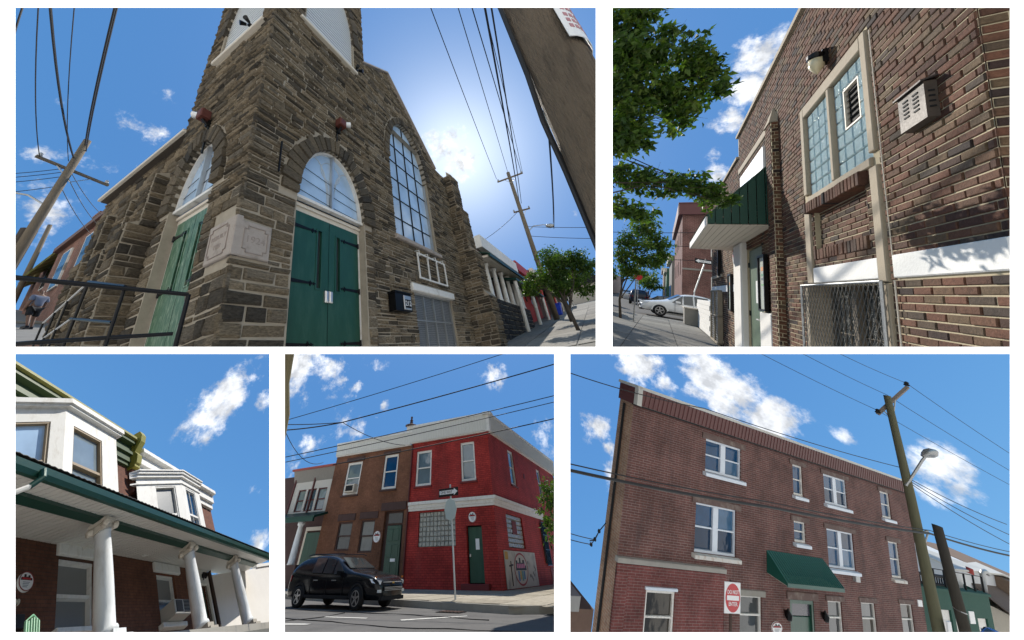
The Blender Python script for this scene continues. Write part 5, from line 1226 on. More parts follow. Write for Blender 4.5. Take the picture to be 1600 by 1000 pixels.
for i, (x, w, h, c, lab) in enumerate(((47, 13, 5.0, (.16, .15, .14), 'grey storefront building further down the street'), (62, 14, 4.2, (.05, .13, .09), 'green fronted building far down the street'), (80, 20, 5.5, (.3, .24, .2), 'tan building at the far end of the street'))):
    t = thing('street_building', lab, 'building', (x, 0, GZ2), 2); build(B().box(x, x + w, -9, .4 + i * .3, GZ2, h), 'wall', mat('street wall %d' % i, c, .8, 0, .2, 1, .1), t, 2); build(B().box(x - .2, x + w, .4 + i * .3, .8 + i * .3, h - .7, h), 'cornice', M_CREAM, t, 2)
    for k in range(4): u = x + 1 + w * .23 * k; build(B().box(u, u + 1.6, .4 + i * .3, .5 + i * .3, GZ2 + .7, GZ2 + 2.8), 'shop_window', M_DIMGLASS, t, 2)
lf = thing('street_building', 'pale row of buildings across the street on the left', 'building', (60, 14, GZ2), 2); build(B().box(40, 110, 12, 22, GZ2, 3.4), 'wall', mat('street wall 9', (.26, .2, .17), .8, 0, .2, .6, .1), lf, 2)
rs = thing('traffic_sign', 'small red sign showing through the street tree leaves', 'sign', (34, 3.6, GZ2), 2); build(B().tube([(34, 3.6, GZ2), (34, 3.6, .9)], .04, 6), 'post', M_STEEL, rs, 2); build(B().lathe((33.95, 3.6, 1.1), [(.42, 0), (.42, .03)], 8, (-1, 0, 0)), 'plate', M_RED, rs, 2)
# trees
nb = [(-.07,2.14,2.64),(.03,1.99,2.74),(.06,2.07,2.21),(.2,1.86,2.31),(.31,1.68,2.52),(.46,1.5,2.42),(.42,1.61,2.13),(.56,1.40,2.2),(.66,1.28,2.12),(.22,1.98,1.78),(.38,1.73,1.89),(.55,1.52,1.85),(.11,2.16,1.6),(.5,1.62,1.66),(.25,2.06,1.28),(.30,1.95,1.45),(1.15,2.2,1.25),(1.31,2.01,1.19),(1.49,1.78,1.13),(1.64,1.56,1.21),(1.79,1.37,1.2),(1.94,1.18,1.12),(1.22,2.23,.79),(1.4,2.0,.75),(2.04,1.09,1.04),(-.1,2.2,2.75),(-.02,2.2,2.4),(.03,2.2,2.05),(.08,2.25,1.85),(.15,2.2,1.45),(.2,2.2,1.25),(.3,1.85,2.0),(.45,1.75,1.95),(.15,2.05,1.95),(.02,2.1,2.3),(.12,2.0,2.5)]
tree('overhanging_tree', 'large tree whose dark leafy boughs hang into view from the street side', 2, (.2, 3.4, GZ2), [(.2, 3.4, GZ2), (.25, 3.2, .4), (.3, 2.7, 1.6)],
     [(x, y, z, .20 + .04 * (i % 3), .20, .15 + .03 * (i % 2)) for i, (x, y, z) in enumerate(nb)], 11500, .082, .03)
tree('street_tree', 'smaller street tree with thin dark trunk beside the kerb', 2, (14.3, 3.35, GZ2), [(14.3, 3.35, GZ2), (14.15, 3.4, -1.0), (14.2, 3.3, .1)],
     [(14.36, 2.35, 2.9, .7, .6, .6), (14.16, 2.87, 1.99, .8, .7, .6), (14.87, 1.9, 2.3, .7, .6, .6), (14.74, 2.4, 1.2, .8, .7, .5), (14.32, 2.98, .75, .7, .6, .5), (15.1, 1.7, 1.5, .6, .5, .5), (14.2, 3.3, 1.3, .6, .6, .5)], 7500, .14, .075)
for i, (x, y, s) in enumerate(((54, 3.2, 1.6), (70, 5, 2.4), (48, 9, 2.2))):
    tree('distant_tree', ('round green tree far down the street', 'tallest tree at the end of the street', 'tree across the street behind the SUV')[i], 2, (x, y, GZ2), [(x, y, GZ2), (x, y, GZ2 + s)], [(x, y, GZ2 + s * 1.9, s, s, s * .8), (x + s * .4, y - s * .5, GZ2 + s * 1.5, s * .7, s * .7, s * .5)], 900, s * .22, .2, 'trees down the street')
for k in range(3): wire('%s wire across the street gap beside the tree' % ('upper', 'middle', 'lower')[k], 2, [(26, 9, 4.6 - 1.1 * k), (26, -4, 4.9 - 1.1 * k)], .025, .2, 'wires over the street')
# ================================================================ place 3: row house porch
row = thing('porch_row_house', 'brown brick row house with white bay windows above a long columned porch', 'house', (3, .8, -.6), 3)
M_BB = brickmat('brown brick', 'XZ', .24, .062, (.15, .06, .034), (.12, .048, .028), (.085, .045, .03), .007)
M_VINYL = mat('white vinyl', (.74, .72, .67), .45, 0, .05, 6, .05)
M_WTRIM = mat('white bay paint', (.72, .705, .66), .6, 0, .10, 3, .25, (2, 2, .8), dirt=(.56, .53, .47))
h3 = [(.51, 1.66, .75, 1.98), (4.3, 5.36, .73, 1.93), (7.05, 7.62, -.6, 1.74)]
build(B(F3).wall(-4, 7.95, -.6, 2.25, h3, .14), 'wall', M_BB, row, 3)
build(B(F3).wall(-4, 9.6, 2.25, 4.75, [], .1), 'wall', brickmat('upper brick', 'XZ', .24, .062, (.17, .065, .04), (.14, .055, .035), (.1, .06, .045), .006), row, 3)
M_BLIND = mat('grey blind', (.16, .165, .16), .35, 0, .1, 5, .1, (.4, .4, 16), spec=.8)
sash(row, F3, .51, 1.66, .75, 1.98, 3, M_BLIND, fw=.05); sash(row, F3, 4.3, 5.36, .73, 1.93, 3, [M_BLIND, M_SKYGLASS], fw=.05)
build(B(F3).bbox(.43, 1.72, -.1, .05, 1.99, 2.2, .01), 'lintel', M_WTRIM, row, 3); build(B(F3).bbox(4.16, 5.66, -.1, .05, 1.94, 2.16, .01), 'lintel', M_WTRIM, row, 3)
build(B(F3).bbox(.4, 1.75, -.1, .09, .66, .745, .01), 'sill', M_WTRIM, row, 3); build(B(F3).bbox(4.15, 5.5, -.1, .1, .62, .725, .01), 'sill', M_WTRIM, row, 3)
build(B(F3).box(7.05, 7.6, -.12, -.08, -.6, 1.72), 'door', M_GREEN, row, 3)
build(B(F3).box(6.95, 7.72, -.05, .05, 1.74, 2.2).box(7.62, 7.72, -.05, .05, -.6, 1.74), 'door_surround', M_WTRIM, row, 3)
ac = thing('air_conditioner', 'window air conditioner in the second porch window', 'air conditioner', F3(4.8, .1, .73), 3)
build(B(F3).bbox(4.36, 5.25, -.1, .28, .735, 1.07, .015), 'case', mat('dusty beige plastic', (.42, .40, .36), .6, 0, .15, 6, .1), ac, 3)
g = B(F3)
for k in range(9): g.box(4.86, 5.2, .28, .29, .77 + .032 * k, .782 + .032 * k)
build(g, 'grille', M_DARK, ac, 3); build(B(F3).box(4.42, 4.78, .28, .29, .78, 1.03), 'side_panel', M_BLACK, ac, 3)
# porch ceiling of narrow boards
sof = lambda y: 1.85 + .4 * y
x = -3.4; k = 0
while x < 10.45:
    for y0, y1, dz in ((-.36, -.06, 0), (.06, .85, 0)):
        build(B().slab([(x + .012, y0, sof(y0)), (x + .140, y0, sof(y0)), (x + .140, y1, sof(y1)), (x + .012, y1, sof(y1))], (0, 0, .02)), 'soffit_board', M_VINYL, row, 3)
    x += .152
build(B().slab([(-3.4, -.36, sof(-.36) + .022), (10.5, -.36, sof(-.36) + .022), (10.5, .85, sof(.85) + .022), (-3.4, .85, sof(.85) + .022)], (0, 0, .02)), 'soffit_backing', mat('soffit groove', (.05, .05, .048), .8, 0, .1, 5, 0), row, 3)
build(B(F3).box(-4, 7.9, -.3, -.25, -.6, 2.2), 'dark_backing', M_DARK, row, 3)
build(B().box(-3.5, 9.9, -.06, .06, 1.76, 1.9), 'porch_beam', M_ROOFMETAL, row, 3)
g = B()
prof = [(-.36, 1.66), (-.40, 1.66), (-.44, 1.71), (-.46, 1.80), (-.42, 1.82), (-.36, 1.80)]
g.slab([(-3.6, y, z) for y, z in prof], (14.2, 0, 0)); build(g, 'gutter', M_ROOFMETAL, row, 3)
rf = B(); n = 95
for k in range(n):
    a, e = -3.6 + 14.2 * k / n, -3.6 + 14.2 * (k + .5) / n; f = -3.6 + 14.2 * (k + 1) / n
    rf.slab([(a, -.47, 1.835), (e, -.47, 1.85), (e, .8, 2.40), (a, .8, 2.38)], (0, 0, .01)); rf.slab([(e, -.47, 1.85), (f, -.47, 1.835), (f, .8, 2.38), (e, .8, 2.40)], (0, 0, .01))
build(rf, 'porch_roof', mat('dark roof tin', (.03, .028, .025), .6, .2, .3, 9, .1), row, 3)
ds = thing('downspout_elbow', 'green gutter elbow joining a white downspout at the porch edge', 'downspout', (-2.7, -.5, 1.6), 3)
build(B().tube([(-2.55, -.45, 1.74), (-2.56, -.46, 1.60), (-2.66, -.38, 1.50)], .045, 10), 'elbow', M_ROOFMETAL, ds, 3); build(B().tube([(-2.66, -.38, 1.50), (-3.3, .0, 1.25)], .04, 8), 'pipe', M_VINYL, ds, 3)
M_COL = mat('pale column paint', (.68, .70, .70), .65, 0, .10, 3, .35, (2, 2, .6), dirt=(.52, .52, .49))
for i, x in enumerate((0, 3.87, 7.42)):
    c = build(B().lathe((x, 0, 0), [(.165, -.14), (.165, -.07), (.155, -.04), (.135, -.02), (.132, .3), (.128, .7), (.118, 1.15), (.106, 1.52), (.118, 1.54), (.118, 1.58)], 28), 'column', M_COL, row, 3, True)
    cap = B(); cap.box(x - .14, x + .14, -.11, .11, 1.58, 1.66).box(x - .17, x + .17, -.13, .13, 1.70, 1.77).box(x - .12, x + .12, -.1, .1, 1.66, 1.70)
    build(cap, 'capital', M_CREAM, c, 3)
    for sx in (-1, 1):
        for sy in (-1, 1): build(B().lathe((x + sx * .155, sy * .115, 1.64), [(.06, -.035), (.06, .035), (.035, .05), (.012, .05)], 12, (sx * .6, sy * .8, 0)), 'volute', M_CREAM, c, 3)
    build(B().bbox(x - .25, x + .25, -.25, .25, -.7, -.26, .02).box(x - .19, x + .19, -.19, .19, -.26, -.14), 'plinth', mat('chipped stone plinth', (.36, .33, .28), .9, 0, .25, 6, .4) if i else M_COL, c, 3)
# bay windows
def bay(xc, xr, ztop, name_w, e, flip=False):
    co = Vector((xc, .2, 0)); ev = Vector((*e, 0)).normalized(); nv = Vector((-ev.y, ev.x, 0))
    if nv.y > 0: nv = -nv
    FL = lambda u, d, z: tuple(co + ev * u + nv * d + Vector((0, 0, z)))
    FF = lambda u, d, z: (u, .2 - d, z)
    Ls = (.72 if name_w == 1 else .5) / abs(ev.y)
    wu = (Ls * .16, Ls * .62)
    hz = (2.5, ztop - .36)
    t = build(B(FF).wall(xc, xr, 2.1, ztop, [(xc + .28, xr - .62 if name_w == 1 else xr - .4, *hz)], .12), 'bay_front', M_WTRIM, row, 3)
    build(B(FL).wall(0, Ls, 2.1, ztop, [(*wu, *hz)], .12), 'bay_side', M_WTRIM, row, 3)
    build(B().quad((xr, .2, 2.1), (xr, .85, 2.1), (xr, .85, ztop), (xr, .2, ztop)), 'bay_side', M_WTRIM, row, 3)
    br = mat('tan window frame', (.30, .22, .13), .5, 0, .15, 6, .05) if name_w == 1 else M_WTRIM
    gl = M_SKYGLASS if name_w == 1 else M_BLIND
    sash(row, FF, xc + .28, xr - .62 if name_w == 1 else xr - .4, *hz, 3, glassmat('curtained glass', (.20, .25, .28)) if name_w == 1 else M_SKYBLUEGLASS, br, -.06, .04, cut=.42, bars=() if name_w == 1 else (.5,))
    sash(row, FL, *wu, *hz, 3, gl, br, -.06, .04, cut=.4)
    for z0, z1, o in ((ztop - .02, ztop + .03, .08), (ztop + .032, ztop + .15, .12)) if name_w == 1 else ((ztop - .30, ztop - .26, .03), (ztop - .10, ztop - .02, .06), (ztop - .018, ztop + .05, .10), (ztop + .052, ztop + .09, .13)):
        if z1 < ztop - .2 and name_w == 1: continue
        p = [(xr + o, .85), (xr + o, .2 - o), (xc - o * .3, .2 - o)] + [tuple((co + ev * Ls + nv * o).xy)] + [tuple((co + ev * (Ls + .2)).xy)]
        build(B().slab([(a, c, z0) for a, c in p], (0, 0, z1 - z0)), 'bay_cornice', M_WTRIM, row, 3)
bay(-.83, 1.11, 4.38, 1, (-.72, .40)); bay(4.83, 6.25, 4.34, 2, (-1.53, .49))
# main cornice: green on the near house, white on the next
M_OLIVE = mat('olive green paint', (.045, .075, .025), .5, 0, .2, 5, .1)
for k, (z0, z1, o) in enumerate(((4.70, 4.80, .06), (4.80, 5.0, .10), (5.0, 5.1, .16), (5.1, 5.3, .13), (5.3, 5.42, .24), (5.42, 5.5, .30))): build(B(F3).box(-4, 3.2, -.1, o, z0 + .002, z1), 'cornice', M_OLIVE if z1 < 5.45 else mat('yellow green cap', (.22, .21, .05), .6, 0, .1, 5, .1), row, 3)
for z0, z1, o in ((4.66, 4.85, .08), (4.85, 5.15, .16), (5.15, 5.28, .28)): build(B(F3).box(3.58, 9.6, -.1, o, z0 + .002, z1), 'cornice', M_WTRIM, row, 3)
br_ = B(F3); br_.prism([(3.2, 4.62), (3.5, 4.62), (3.5, 5.6), (3.35, 5.78), (3.2, 5.6)], 0, .18)
sc = [(0, 4.66), (.22, 4.72), (.26, 4.95), (.2, 5.1), (.36, 5.35), (.4, 5.55), (.36, 5.7), (0, 5.7)]
br_.add([F for x_ in (3.22, 3.48) for F in [(x_, d, z) for d, z in sc]], [tuple(range(8)), tuple(range(15, 7, -1))] + [(i, (i + 1) % 8, 8 + (i + 1) % 8, 8 + i) for i in range(8)])
build(br_, 'cornice_bracket', mat('yellow green paint', (.24, .22, .03), .5, 0, .15, 5, .1), row, 3)
build(B(F3).bbox(3.24, 3.46, 0, .1, 3.9, 4.62, .02), 'brick_pier', MATS['upper brick'], row, 3)
# small things on the porch wall
def plaque(fr, u, z, ru, rz, st, label, d=.0):
    t = thing('round_plaque', label, 'plaque', fr(u, d, z - rz), st)
    p = build(B(fr).disc(u, z, ru, rz, d, d + .025), 'disc', M_SIGNWHITE, t, st)
    build(B(fr).ring(u, z, ru, rz, ru * .07, d + .025, d + .03), 'rim', mat('dark red ink', (.22, .02, .02), .5, 0, .1, 8, 0), p, st)
    b = B(fr); b.prism([(u - ru * .75, z + rz * .12), (u + ru * .75, z + rz * .12), (u + ru * .7, z + rz * .35), (u + ru * .45, z + rz * .35), (u + ru * .45, z + rz * .62), (u + ru * .2, z + rz * .62), (u + ru * .2, z + rz * .45), (u - ru * .1, z + rz * .45), (u - ru * .1, z + rz * .7), (u - ru * .35, z + rz * .7), (u - ru * .35, z + rz * .4), (u - ru * .7, z + rz * .4)], d + .025, d + .029); build(b, 'skyline_print', mat('black ink', (.02, .02, .022), .6, 0, .1, 8, 0), p, st)
    b = B(fr)
    for k in range(6): b.box(u - ru * .62 + ru * .2 * k, u - ru * .62 + ru * (.2 * k + .15), d + .029, d + .032, z + rz * .16, z + rz * .34)
    build(b, 'red_lettering', M_RED, p, st)
    b = B(fr)
    for k in range(4): b.box(u - ru * .45, u + ru * (.45 - .1 * k), d + .025, d + .028, z - rz * (.12 + .16 * k), z - rz * (.07 + .16 * k))
    build(b, 'line_of_print', mat('grey ink', (.2, .22, .26), .5), p, st)
    return t
plaque(F3, -.30, 1.48, .17, .15, 3, 'round white plaque with skyline emblem on the porch brick wall')
nm = thing('house_number', 'pale house numerals 209 on the brown brick below the round plaque', 'house number', F3(-.42, 0, 1.1), 3); lettering('209', .13, M_CREAM, nm, 3, F3, -.47, .01, 1.17, .01)
solo(B(F3).bbox(-.6, -.3, .0, .06, .78, .98, .01), 'mailbox', 'black metal letter box under the house numerals at the porch', 'mailbox', M_BLACK, 3)
gc = thing('green_chair', 'pale green metal porch chair back at the lower corner', 'chair', (-1.2, .2, -.7), 3)
MG = mat('pale green enamel', (.25, .5, .3), .4, 0, .1, 5, .02)
for k in range(5): build(B().tube([(-1.30 + .05 * k, .2, 0), (-1.29 + .05 * k, .22, .40 - .01 * (k - 2) ** 2)], .012, 6), 'back_slat', MG, gc, 3)
build(B().tube([(-1.33, .2, -.3), (-1.32, .23, .37), (-1.2, .23, .44), (-1.08, .23, .37), (-1.07, .2, -.3)], .015, 8), 'back_frame', MG, gc, 3); build(B().box(-1.35, -1.05, -.1, .2, -.32, -.28), 'seat', MG, gc, 3)
lm = thing('porch_lamp', 'small black carriage lamp beside the porch door', 'lamp', F3(7.3, 0, 1.85), 3); build(B(F3).box(7.27, 7.33, 0, .06, 1.86, 2.02), 'bracket', M_BLACK, lm, 3)
for s in (-1, 1): build(B().lathe((7.3 + s * .09, .75, 1.88), [(.03, 0), (.05, .04), (.05, .12), (.02, .16)], 8), 'lantern', M_BLACK, lm, 3)
wv = Vector((12.8 - 7.98, .13 - .85, 0)).normalized(); FWW = lambda u, d, z: (7.98 + wv.x * u + wv.y * d, .85 + wv.y * u - wv.x * d, z)
solo(B(FWW).box(0, 9, -.3, 0, -.8, 2.08).box(3.6, 9, -.34, .04, 2.085, 2.2), 'stucco_wall', 'plain white stucco wall standing beyond the porch end', 'wall', mat('white stucco', (.68, .65, .6), .9, 0, .08, 3, .4), 3)
solo(B().tube([(7.92, .80, 2.15), (7.92, .80, -.6)], .05, 8), 'downpipe', 'brown downpipe at the end of the brick porch wall', 'downpipe', mat('brown pipe', (.05, .03, .022), .6, 0, .1, 5, 0), 3)
struct(B().box(-4, 8, -.6, .85, -.75, -.6), 'porch_floor', M_CONCRETE, 3)
# ================================================================ place 4: red corner building and its neighbours
red = thing('red_corner_building', 'two-storey red painted brick corner building with ribbed white cornice', 'building', (3, 3, 0), 4)
RB1, RB2, RMO = (.42, .044, .036), (.33, .032, .028), (.2, .02, .018)
M_R4L = brickmat('red painted brick', 'YZ', .26, .09, RB1, RB2, RMO, .011, .75, (.25, .045, .04)); M_R4R = brickmat('red painted brick side', 'XZ', .26, .09, RB1, RB2, RMO, .011, .75, (.25, .045, .04))
hl = [(4.2, 5.4, 4.14, 5.97), (1.0, 2.0, 4.14, 6.08), (2.48, 4.98, 1.5, 2.92), (.85, 1.8, .2, 2.24)]
build(B(F4L).wall(0, 5.78, -.1, 6.55, hl, .2), 'wall', M_R4L, red, 4)
hrr = [(3.5, 4.6, 4.3, 6.2), (10.2, 11.2, 4.4, 6.1), (1.72, 4.62, 1.45, 2.8), (8.4, 9.6, .9, 2.75)]
build(B(F4R).wall(0, 16, -.1, 6.55, hrr, .2), 'wall', M_R4R, red, 4)
M_RIB = mat('white ribbed metal', (.62, .62, .58), .5, .1, .06, 3, .05)
def ribbed(fr, u0, u1, z0, z1, step, parent, m, cap, st, o=.22):
    b = B(fr); u = u0; k = 0
    while u < u1 - .01:
        e = min(u + step, u1); d = o if k % 2 else o - .016
        b.slab([(u, d + .10, z1), (e, d + .10, z1), (e, d, z0), (u, d, z0)], (0, -.03, 0)); u = e; k += 1
    b.slab([(u0, o + .04, z1), (u1, o + .04, z1), (u1, o - .06, z0), (u0, o - .06, z0)], (0, -.02, 0))
    q = build(b, 'ribbed_cornice', m, parent, st)
    if q is not GONE: q['kind'] = 'stuff'
    build(B(fr).box(u0 - o, u1, -.1, o + .14, z1 + .002, z1 + .13), 'cornice_cap', cap, parent, st)
    build(B(fr).box(u0, u1, -.05, o - .06, z0 - .06, z0 - .002), 'cornice_base', cap, parent, st)
ribbed(F4L, -.25, 5.9, 6.52, 7.36, .10, red, M_RIB, M_WHITE, 4); ribbed(F4R, -.25, 16, 6.52, 7.36, .10, red, M_RIB, M_WHITE, 4)
build(B().box(-.33, -.12, -.33, -.12, 6.45, 7.36), 'cornice_corner', M_WHITE, red, 4)
SL = (.08, .08, .1, mat('red sill', (.15, .02, .02), .7, 0, .1, 4, .1))
G4 = [M_SKYBLUEGLASS, glassmat('blue grey glass', (.10, .16, .2))]
sash(red, F4L, 4.2, 5.4, 4.14, 5.97, 4, G4[1], fw=.12, sill=SL); sash(red, F4L, 1.0, 2.0, 4.14, 6.08, 4, G4[1], fw=.11, sill=SL)
sash(red, F4R, 3.5, 4.6, 4.3, 6.2, 4, G4[1], fw=.12, sill=SL); sash(red, F4R, 10.2, 11.2, 4.4, 6.1, 4, G4[1], fw=.12, sill=SL)
for k, (z0, z1, o) in enumerate(((3.0, 3.1, .06), (3.1, 3.26, .1), (3.26, 3.4, .17))):
    build(B(F4L).box(-o, 5.74, -.02, o, z0 + .002, z1), 'belt_course', M_WHITE, red, 4); build(B(F4R).box(.001, 9.5, -.02, o - .002, z0 + .002, z1), 'belt_course', M_WHITE, red, 4)
def blocks(fr, u0, u1, z0, z1, nx, nz, parent, st, skip=()):
    w = build(B(fr).box(u0, u1, -.16, -.14, z0, z1), 'block_window', M_CONCRETE, parent, st)
    for i in range(nx):
        for j in range(nz):
            if (i, j) in skip: continue
            a, e = u0 + (u1 - u0) * i / nx, u0 + (u1 - u0) * (i + 1) / nx; c, f = z0 + (z1 - z0) * j / nz, z0 + (z1 - z0) * (j + 1) / nz
            build(B(fr).bbox(a + .015, e - .015, -.14, -.08, c + .012, f - .012, .02), 'glass_block', mat('dull glass block', (.32, .33, .30), .15, 0, .45, 3.5, .6, spec=.9, bdist=.03), w, st)
blocks(F4L, 2.48, 4.98, 1.5, 2.92, 10, 7, red, 4); blocks(F4R, 1.72, 4.62, 1.45, 2.8, 8, 7, red, 4, [(3, 3), (4, 3), (3, 4), (4, 4), (3, 5), (4, 5)])
build(B(F4R).box(2.8, 3.55, -.13, -.06, 2.0, 2.55), 'vent_panel', MATS['red sill'], red, 4)
d = build(B(F4L).bbox(.9, 1.74, -.2, -.14, .22, 2.2, .01), 'door', M_GREEN, red, 4); build(B(F4L).box(1.1, 1.32, -.14, -.13, 1.35, 1.75), 'paper_notice', M_SIGNWHITE, d, 4); build(B(F4L).lathe(F4L(1.66, -.12, 1.2), [(.03, 0), (.04, .03), (.02, .06)], 10) if False else B(F4L).box(1.62, 1.68, -.14, -.08, 1.1, 1.2), 'handle', M_ALU, d, 4)
build(B(F4L).bbox(.55, 2.1, -.2, .25, -.05, .2, .02), 'doorstep', MATS['red sill'], red, 4)
build(B(F4L).box(.0, .12, .002, .05, .2, 2.95).box(-.1, .25, .0, .08, 6.1, 6.46), 'pier', M_R4L, red, 4)
plaque(F4L, 1.38, 2.58, .24, .22, 4, 'round white plaque above the green corner door')
build(B(F4R).bbox(8.4, 9.6, -.1, .08, .9, 2.75, .02), 'dark_window', M_DIMGLASS, red, 4)
b = B(F4R)
for k in range(7): b.box(8.45 + .17 * k, 8.48 + .17 * k, .1, .14, .8, 2.85)
for z in (.8, 1.5, 2.2, 2.82): b.box(8.4, 9.6, .1, .15, z, z + .03)
build(b, 'window_bars', M_BLACK, red, 4)
build(B().box(.35, .4, .1, 12.8, -.1, 6.4).box(.35, 15.9, .35, .4, -.1, 6.5), 'dark_backing', M_DARK, red, 4)
for u, z, w, h in ((6.5, 4.98, .3, .28), (9.6, .2, .7, .5)): build(B(F4R).box(u - w / 2, u + w / 2, .002, .03, z, z + h), 'vent_grille', MATS['red sill'], red, 4)
mu = thing('mural_board', 'white mural board with oval skyline emblem on the red side wall', 'mural', F4R(3.2, 0, 0), 4)
build(B(F4R).box(.7, 6.0, .02, .06, .02, 1.32), 'board', mat('worn mural ground', (.46, .47, .45), .7, 0, .12, 1.5, .1, dirt=(.22, .23, .23)), mu, 4)
ov = build(B(F4R).disc(3.1, .67, 1.1, .58, .06, .066, 36), 'oval', mat('pale oval paint', (.5, .5, .47), .7, 0, .1, 3, 0), mu, 4); build(B(F4R).ring(3.1, .67, 1.12, .6, .07, .066, .072), 'oval_ring', mat('mural red', (.28, .03, .03), .6, 0, .15, 5, 0), ov, 4)
sk = mat('mural dark', (.03, .03, .035), .7, 0, .2, 5, 0)
build(B(F4R).prism([(2.2, .62), (4.0, .62), (3.95, .8), (3.7, .8), (3.7, 1.0), (3.4, 1.0), (3.4, .9), (3.1, .9), (3.1, 1.08), (2.85, 1.08), (2.85, .9), (2.55, .9), (2.55, .98), (2.3, .98)], .066, .07), 'skyline', sk, ov, 4)
b = B(F4R)
for k in range(5): b.box(2.4 + .28 * k, 2.62 + .28 * k, .07, .074, .7, .86)
build(b, 'red_lettering', M_RED, ov, 4)
for k, c in enumerate(((.08, .2, .4), (.45, .33, .08), (.1, .28, .3), (.08, .2, .4))): build(B(F4R).box(2.5 + .3 * k, 2.75 + .3 * k, .066, .07, .25 + .05 * (k % 2), .6), 'painted_row_house', mat('mural c%d' % k, c, .7, 0, .2, 5, 0), ov, 4)
build(B(F4R).box(.74, 1.2, .06, .064, 1.0, 1.28), 'yellow_patch', mat('mural ochre', (.45, .28, .06), .7, 0, .2, 5, 0), mu, 4)
b = B(F4R); b.tube([(1.5, .07, .1), (1.5, .07, .95)], .03, 5).tube([(1.25, .07, .78), (1.8, .07, .82)], .03, 5); build(b, 'painted_pole', sk, mu, 4)
for k in range(9): u = 4.4 + .16 * k; build(B(F4R).disc(u, .2 + RND.uniform(0, .8), .05, .07, .06, .064, 8), 'painted_leaf', sk, mu, 4)
# brown neighbour
brn = thing('brown_row_house', 'brown brick row house with white windows left of the red corner', 'house', (3, 9.3, 0), 4)
M_BR4 = brickmat('brown row brick', 'YZ', .26, .085, (.19, .085, .048), (.16, .07, .04), (.13, .07, .048), .006)
hb = [(10.2, 11.6, 4.09, 5.91), (6.95, 8.16, 4.17, 6.03), (10.13, 11.34, 1.47, 2.75), (8.29, 9.4, 1.36, 2.77), (6.1, 7.6, .1, 3.1)]
build(B(F4L).wall(5.78, 12.9, -.1, 6.45, hb, .2), 'wall', M_BR4, brn, 4)
build(B().quad((0, 12.9, -.1), (6, 12.9, -.1), (6, 12.9, 6.45), (0, 12.9, 6.45)), 'wall', M_BR4, brn, 4)
M_BST = mat('brownstone', (.075, .042, .036), .85, 0, .2, 4, .3)
for u0, u1, z0, z1 in ((9.98, 11.5, 2.8, 3.12), (8.1, 9.6, 2.82, 3.14), (5.95, 7.9, 3.12, 3.5), (10.05, 11.75, 5.95, 6.2), (6.8, 8.3, 6.06, 6.25)): build(B(F4L).bbox(u0, u1, -.1, .06, z0, z1, .015), 'lintel', M_BST, brn, 4)
SB = (.08, .1, .1, M_BST)
sash(brn, F4L, 10.2, 11.6, 4.09, 5.91, 4, G4[1], fw=.13, sill=SB); sash(brn, F4L, 6.95, 8.16, 4.17, 6.03, 4, M_SKYBLUEGLASS, fw=.13, sill=SB)
sash(brn, F4L, 10.13, 11.34, 1.47, 2.75, 4, glassmat('grey curtain glass', (.07, .078, .08), .05, .03, .35), M_BST, fw=.08); sash(brn, F4L, 8.29, 9.4, 1.36, 2.77, 4, glassmat('pale curtain glass', (.15, .16, .155), .05, .03, .35), M_BST, fw=.08)
ac4 = thing('air_conditioner', 'small window air conditioner in the upper brown house window', 'air conditioner', F4L(10.9, .2, 4.15), 4); build(B(F4L).bbox(10.35, 11.2, -.1, .3, 4.2, 4.62, .02), 'case', M_CREAM, ac4, 4); build(B(F4L).box(10.45, 11.1, .3, .31, 4.26, 4.55), 'grille', M_DARK, ac4, 4)
build(B(F4L).box(6.1, 7.6, -.25, -.2, .1, 3.1), 'door_recess', M_BST, brn, 4)
d = build(B(F4L).bbox(6.3, 7.35, -.2, -.12, .35, 2.45, .01), 'door', M_GREEN, brn, 4)
for i in range(2):
    for j in range(3): build(B(F4L).bbox(6.42 + .46 * i, 6.8 + .46 * i, -.12, -.10, .5 + .65 * j, 1.0 + .65 * j, .01), 'door_panel', M_GREEN, d, 4)
build(B(F4L).box(6.55, 6.9, -.1, -.09, .98, 1.1), 'letter_slot', M_SIGNWHITE, d, 4)
build(B(F4L).box(6.3, 7.35, -.2, -.16, 2.55, 3.0), 'transom', M_DIMGLASS, brn, 4)
build(B(F4L).bbox(6.0, 7.8, -.2, .5, -.1, .3, .02), 'doorstep', M_BST, brn, 4)
ribbed(F4L, 5.92, 12.9, 6.44, 7.08, .11, brn, M_RIB, M_WHITE, 4, .18)
plaque(F4L, 8.0, 2.0, .28, .26, 4, 'round white plaque beside the brown house windows')
solo(B(F4L).tube([(5.78, .06, 6.4), (5.8, .06, .1)], .05, 8), 'downpipe', 'dark red downpipe between the brown and red houses', 'downpipe', mat('dark red pipe', (.10, .02, .02), .6), 4)
fn = thing('roof_finial', 'brown metal finial on a white block at the roof edge', 'finial', F4L(6.0, .1, 7.8), 4)
build(B(F4L).bbox(5.75, 6.25, -.15, .3, 7.1, 7.55, .02), 'block', M_WHITE, fn, 4); build(B().lathe(F4L(6.0, .1, 7.55), [(.45, 0), (.42, .05), (.14, .14), (.09, .3), (.13, .36), (.06, .42), (.08, .6), (.02, .62)], 14), 'spike', mat('brown lead', (.09, .05, .04), .6, .3, .2, 6, .1), fn, 4)
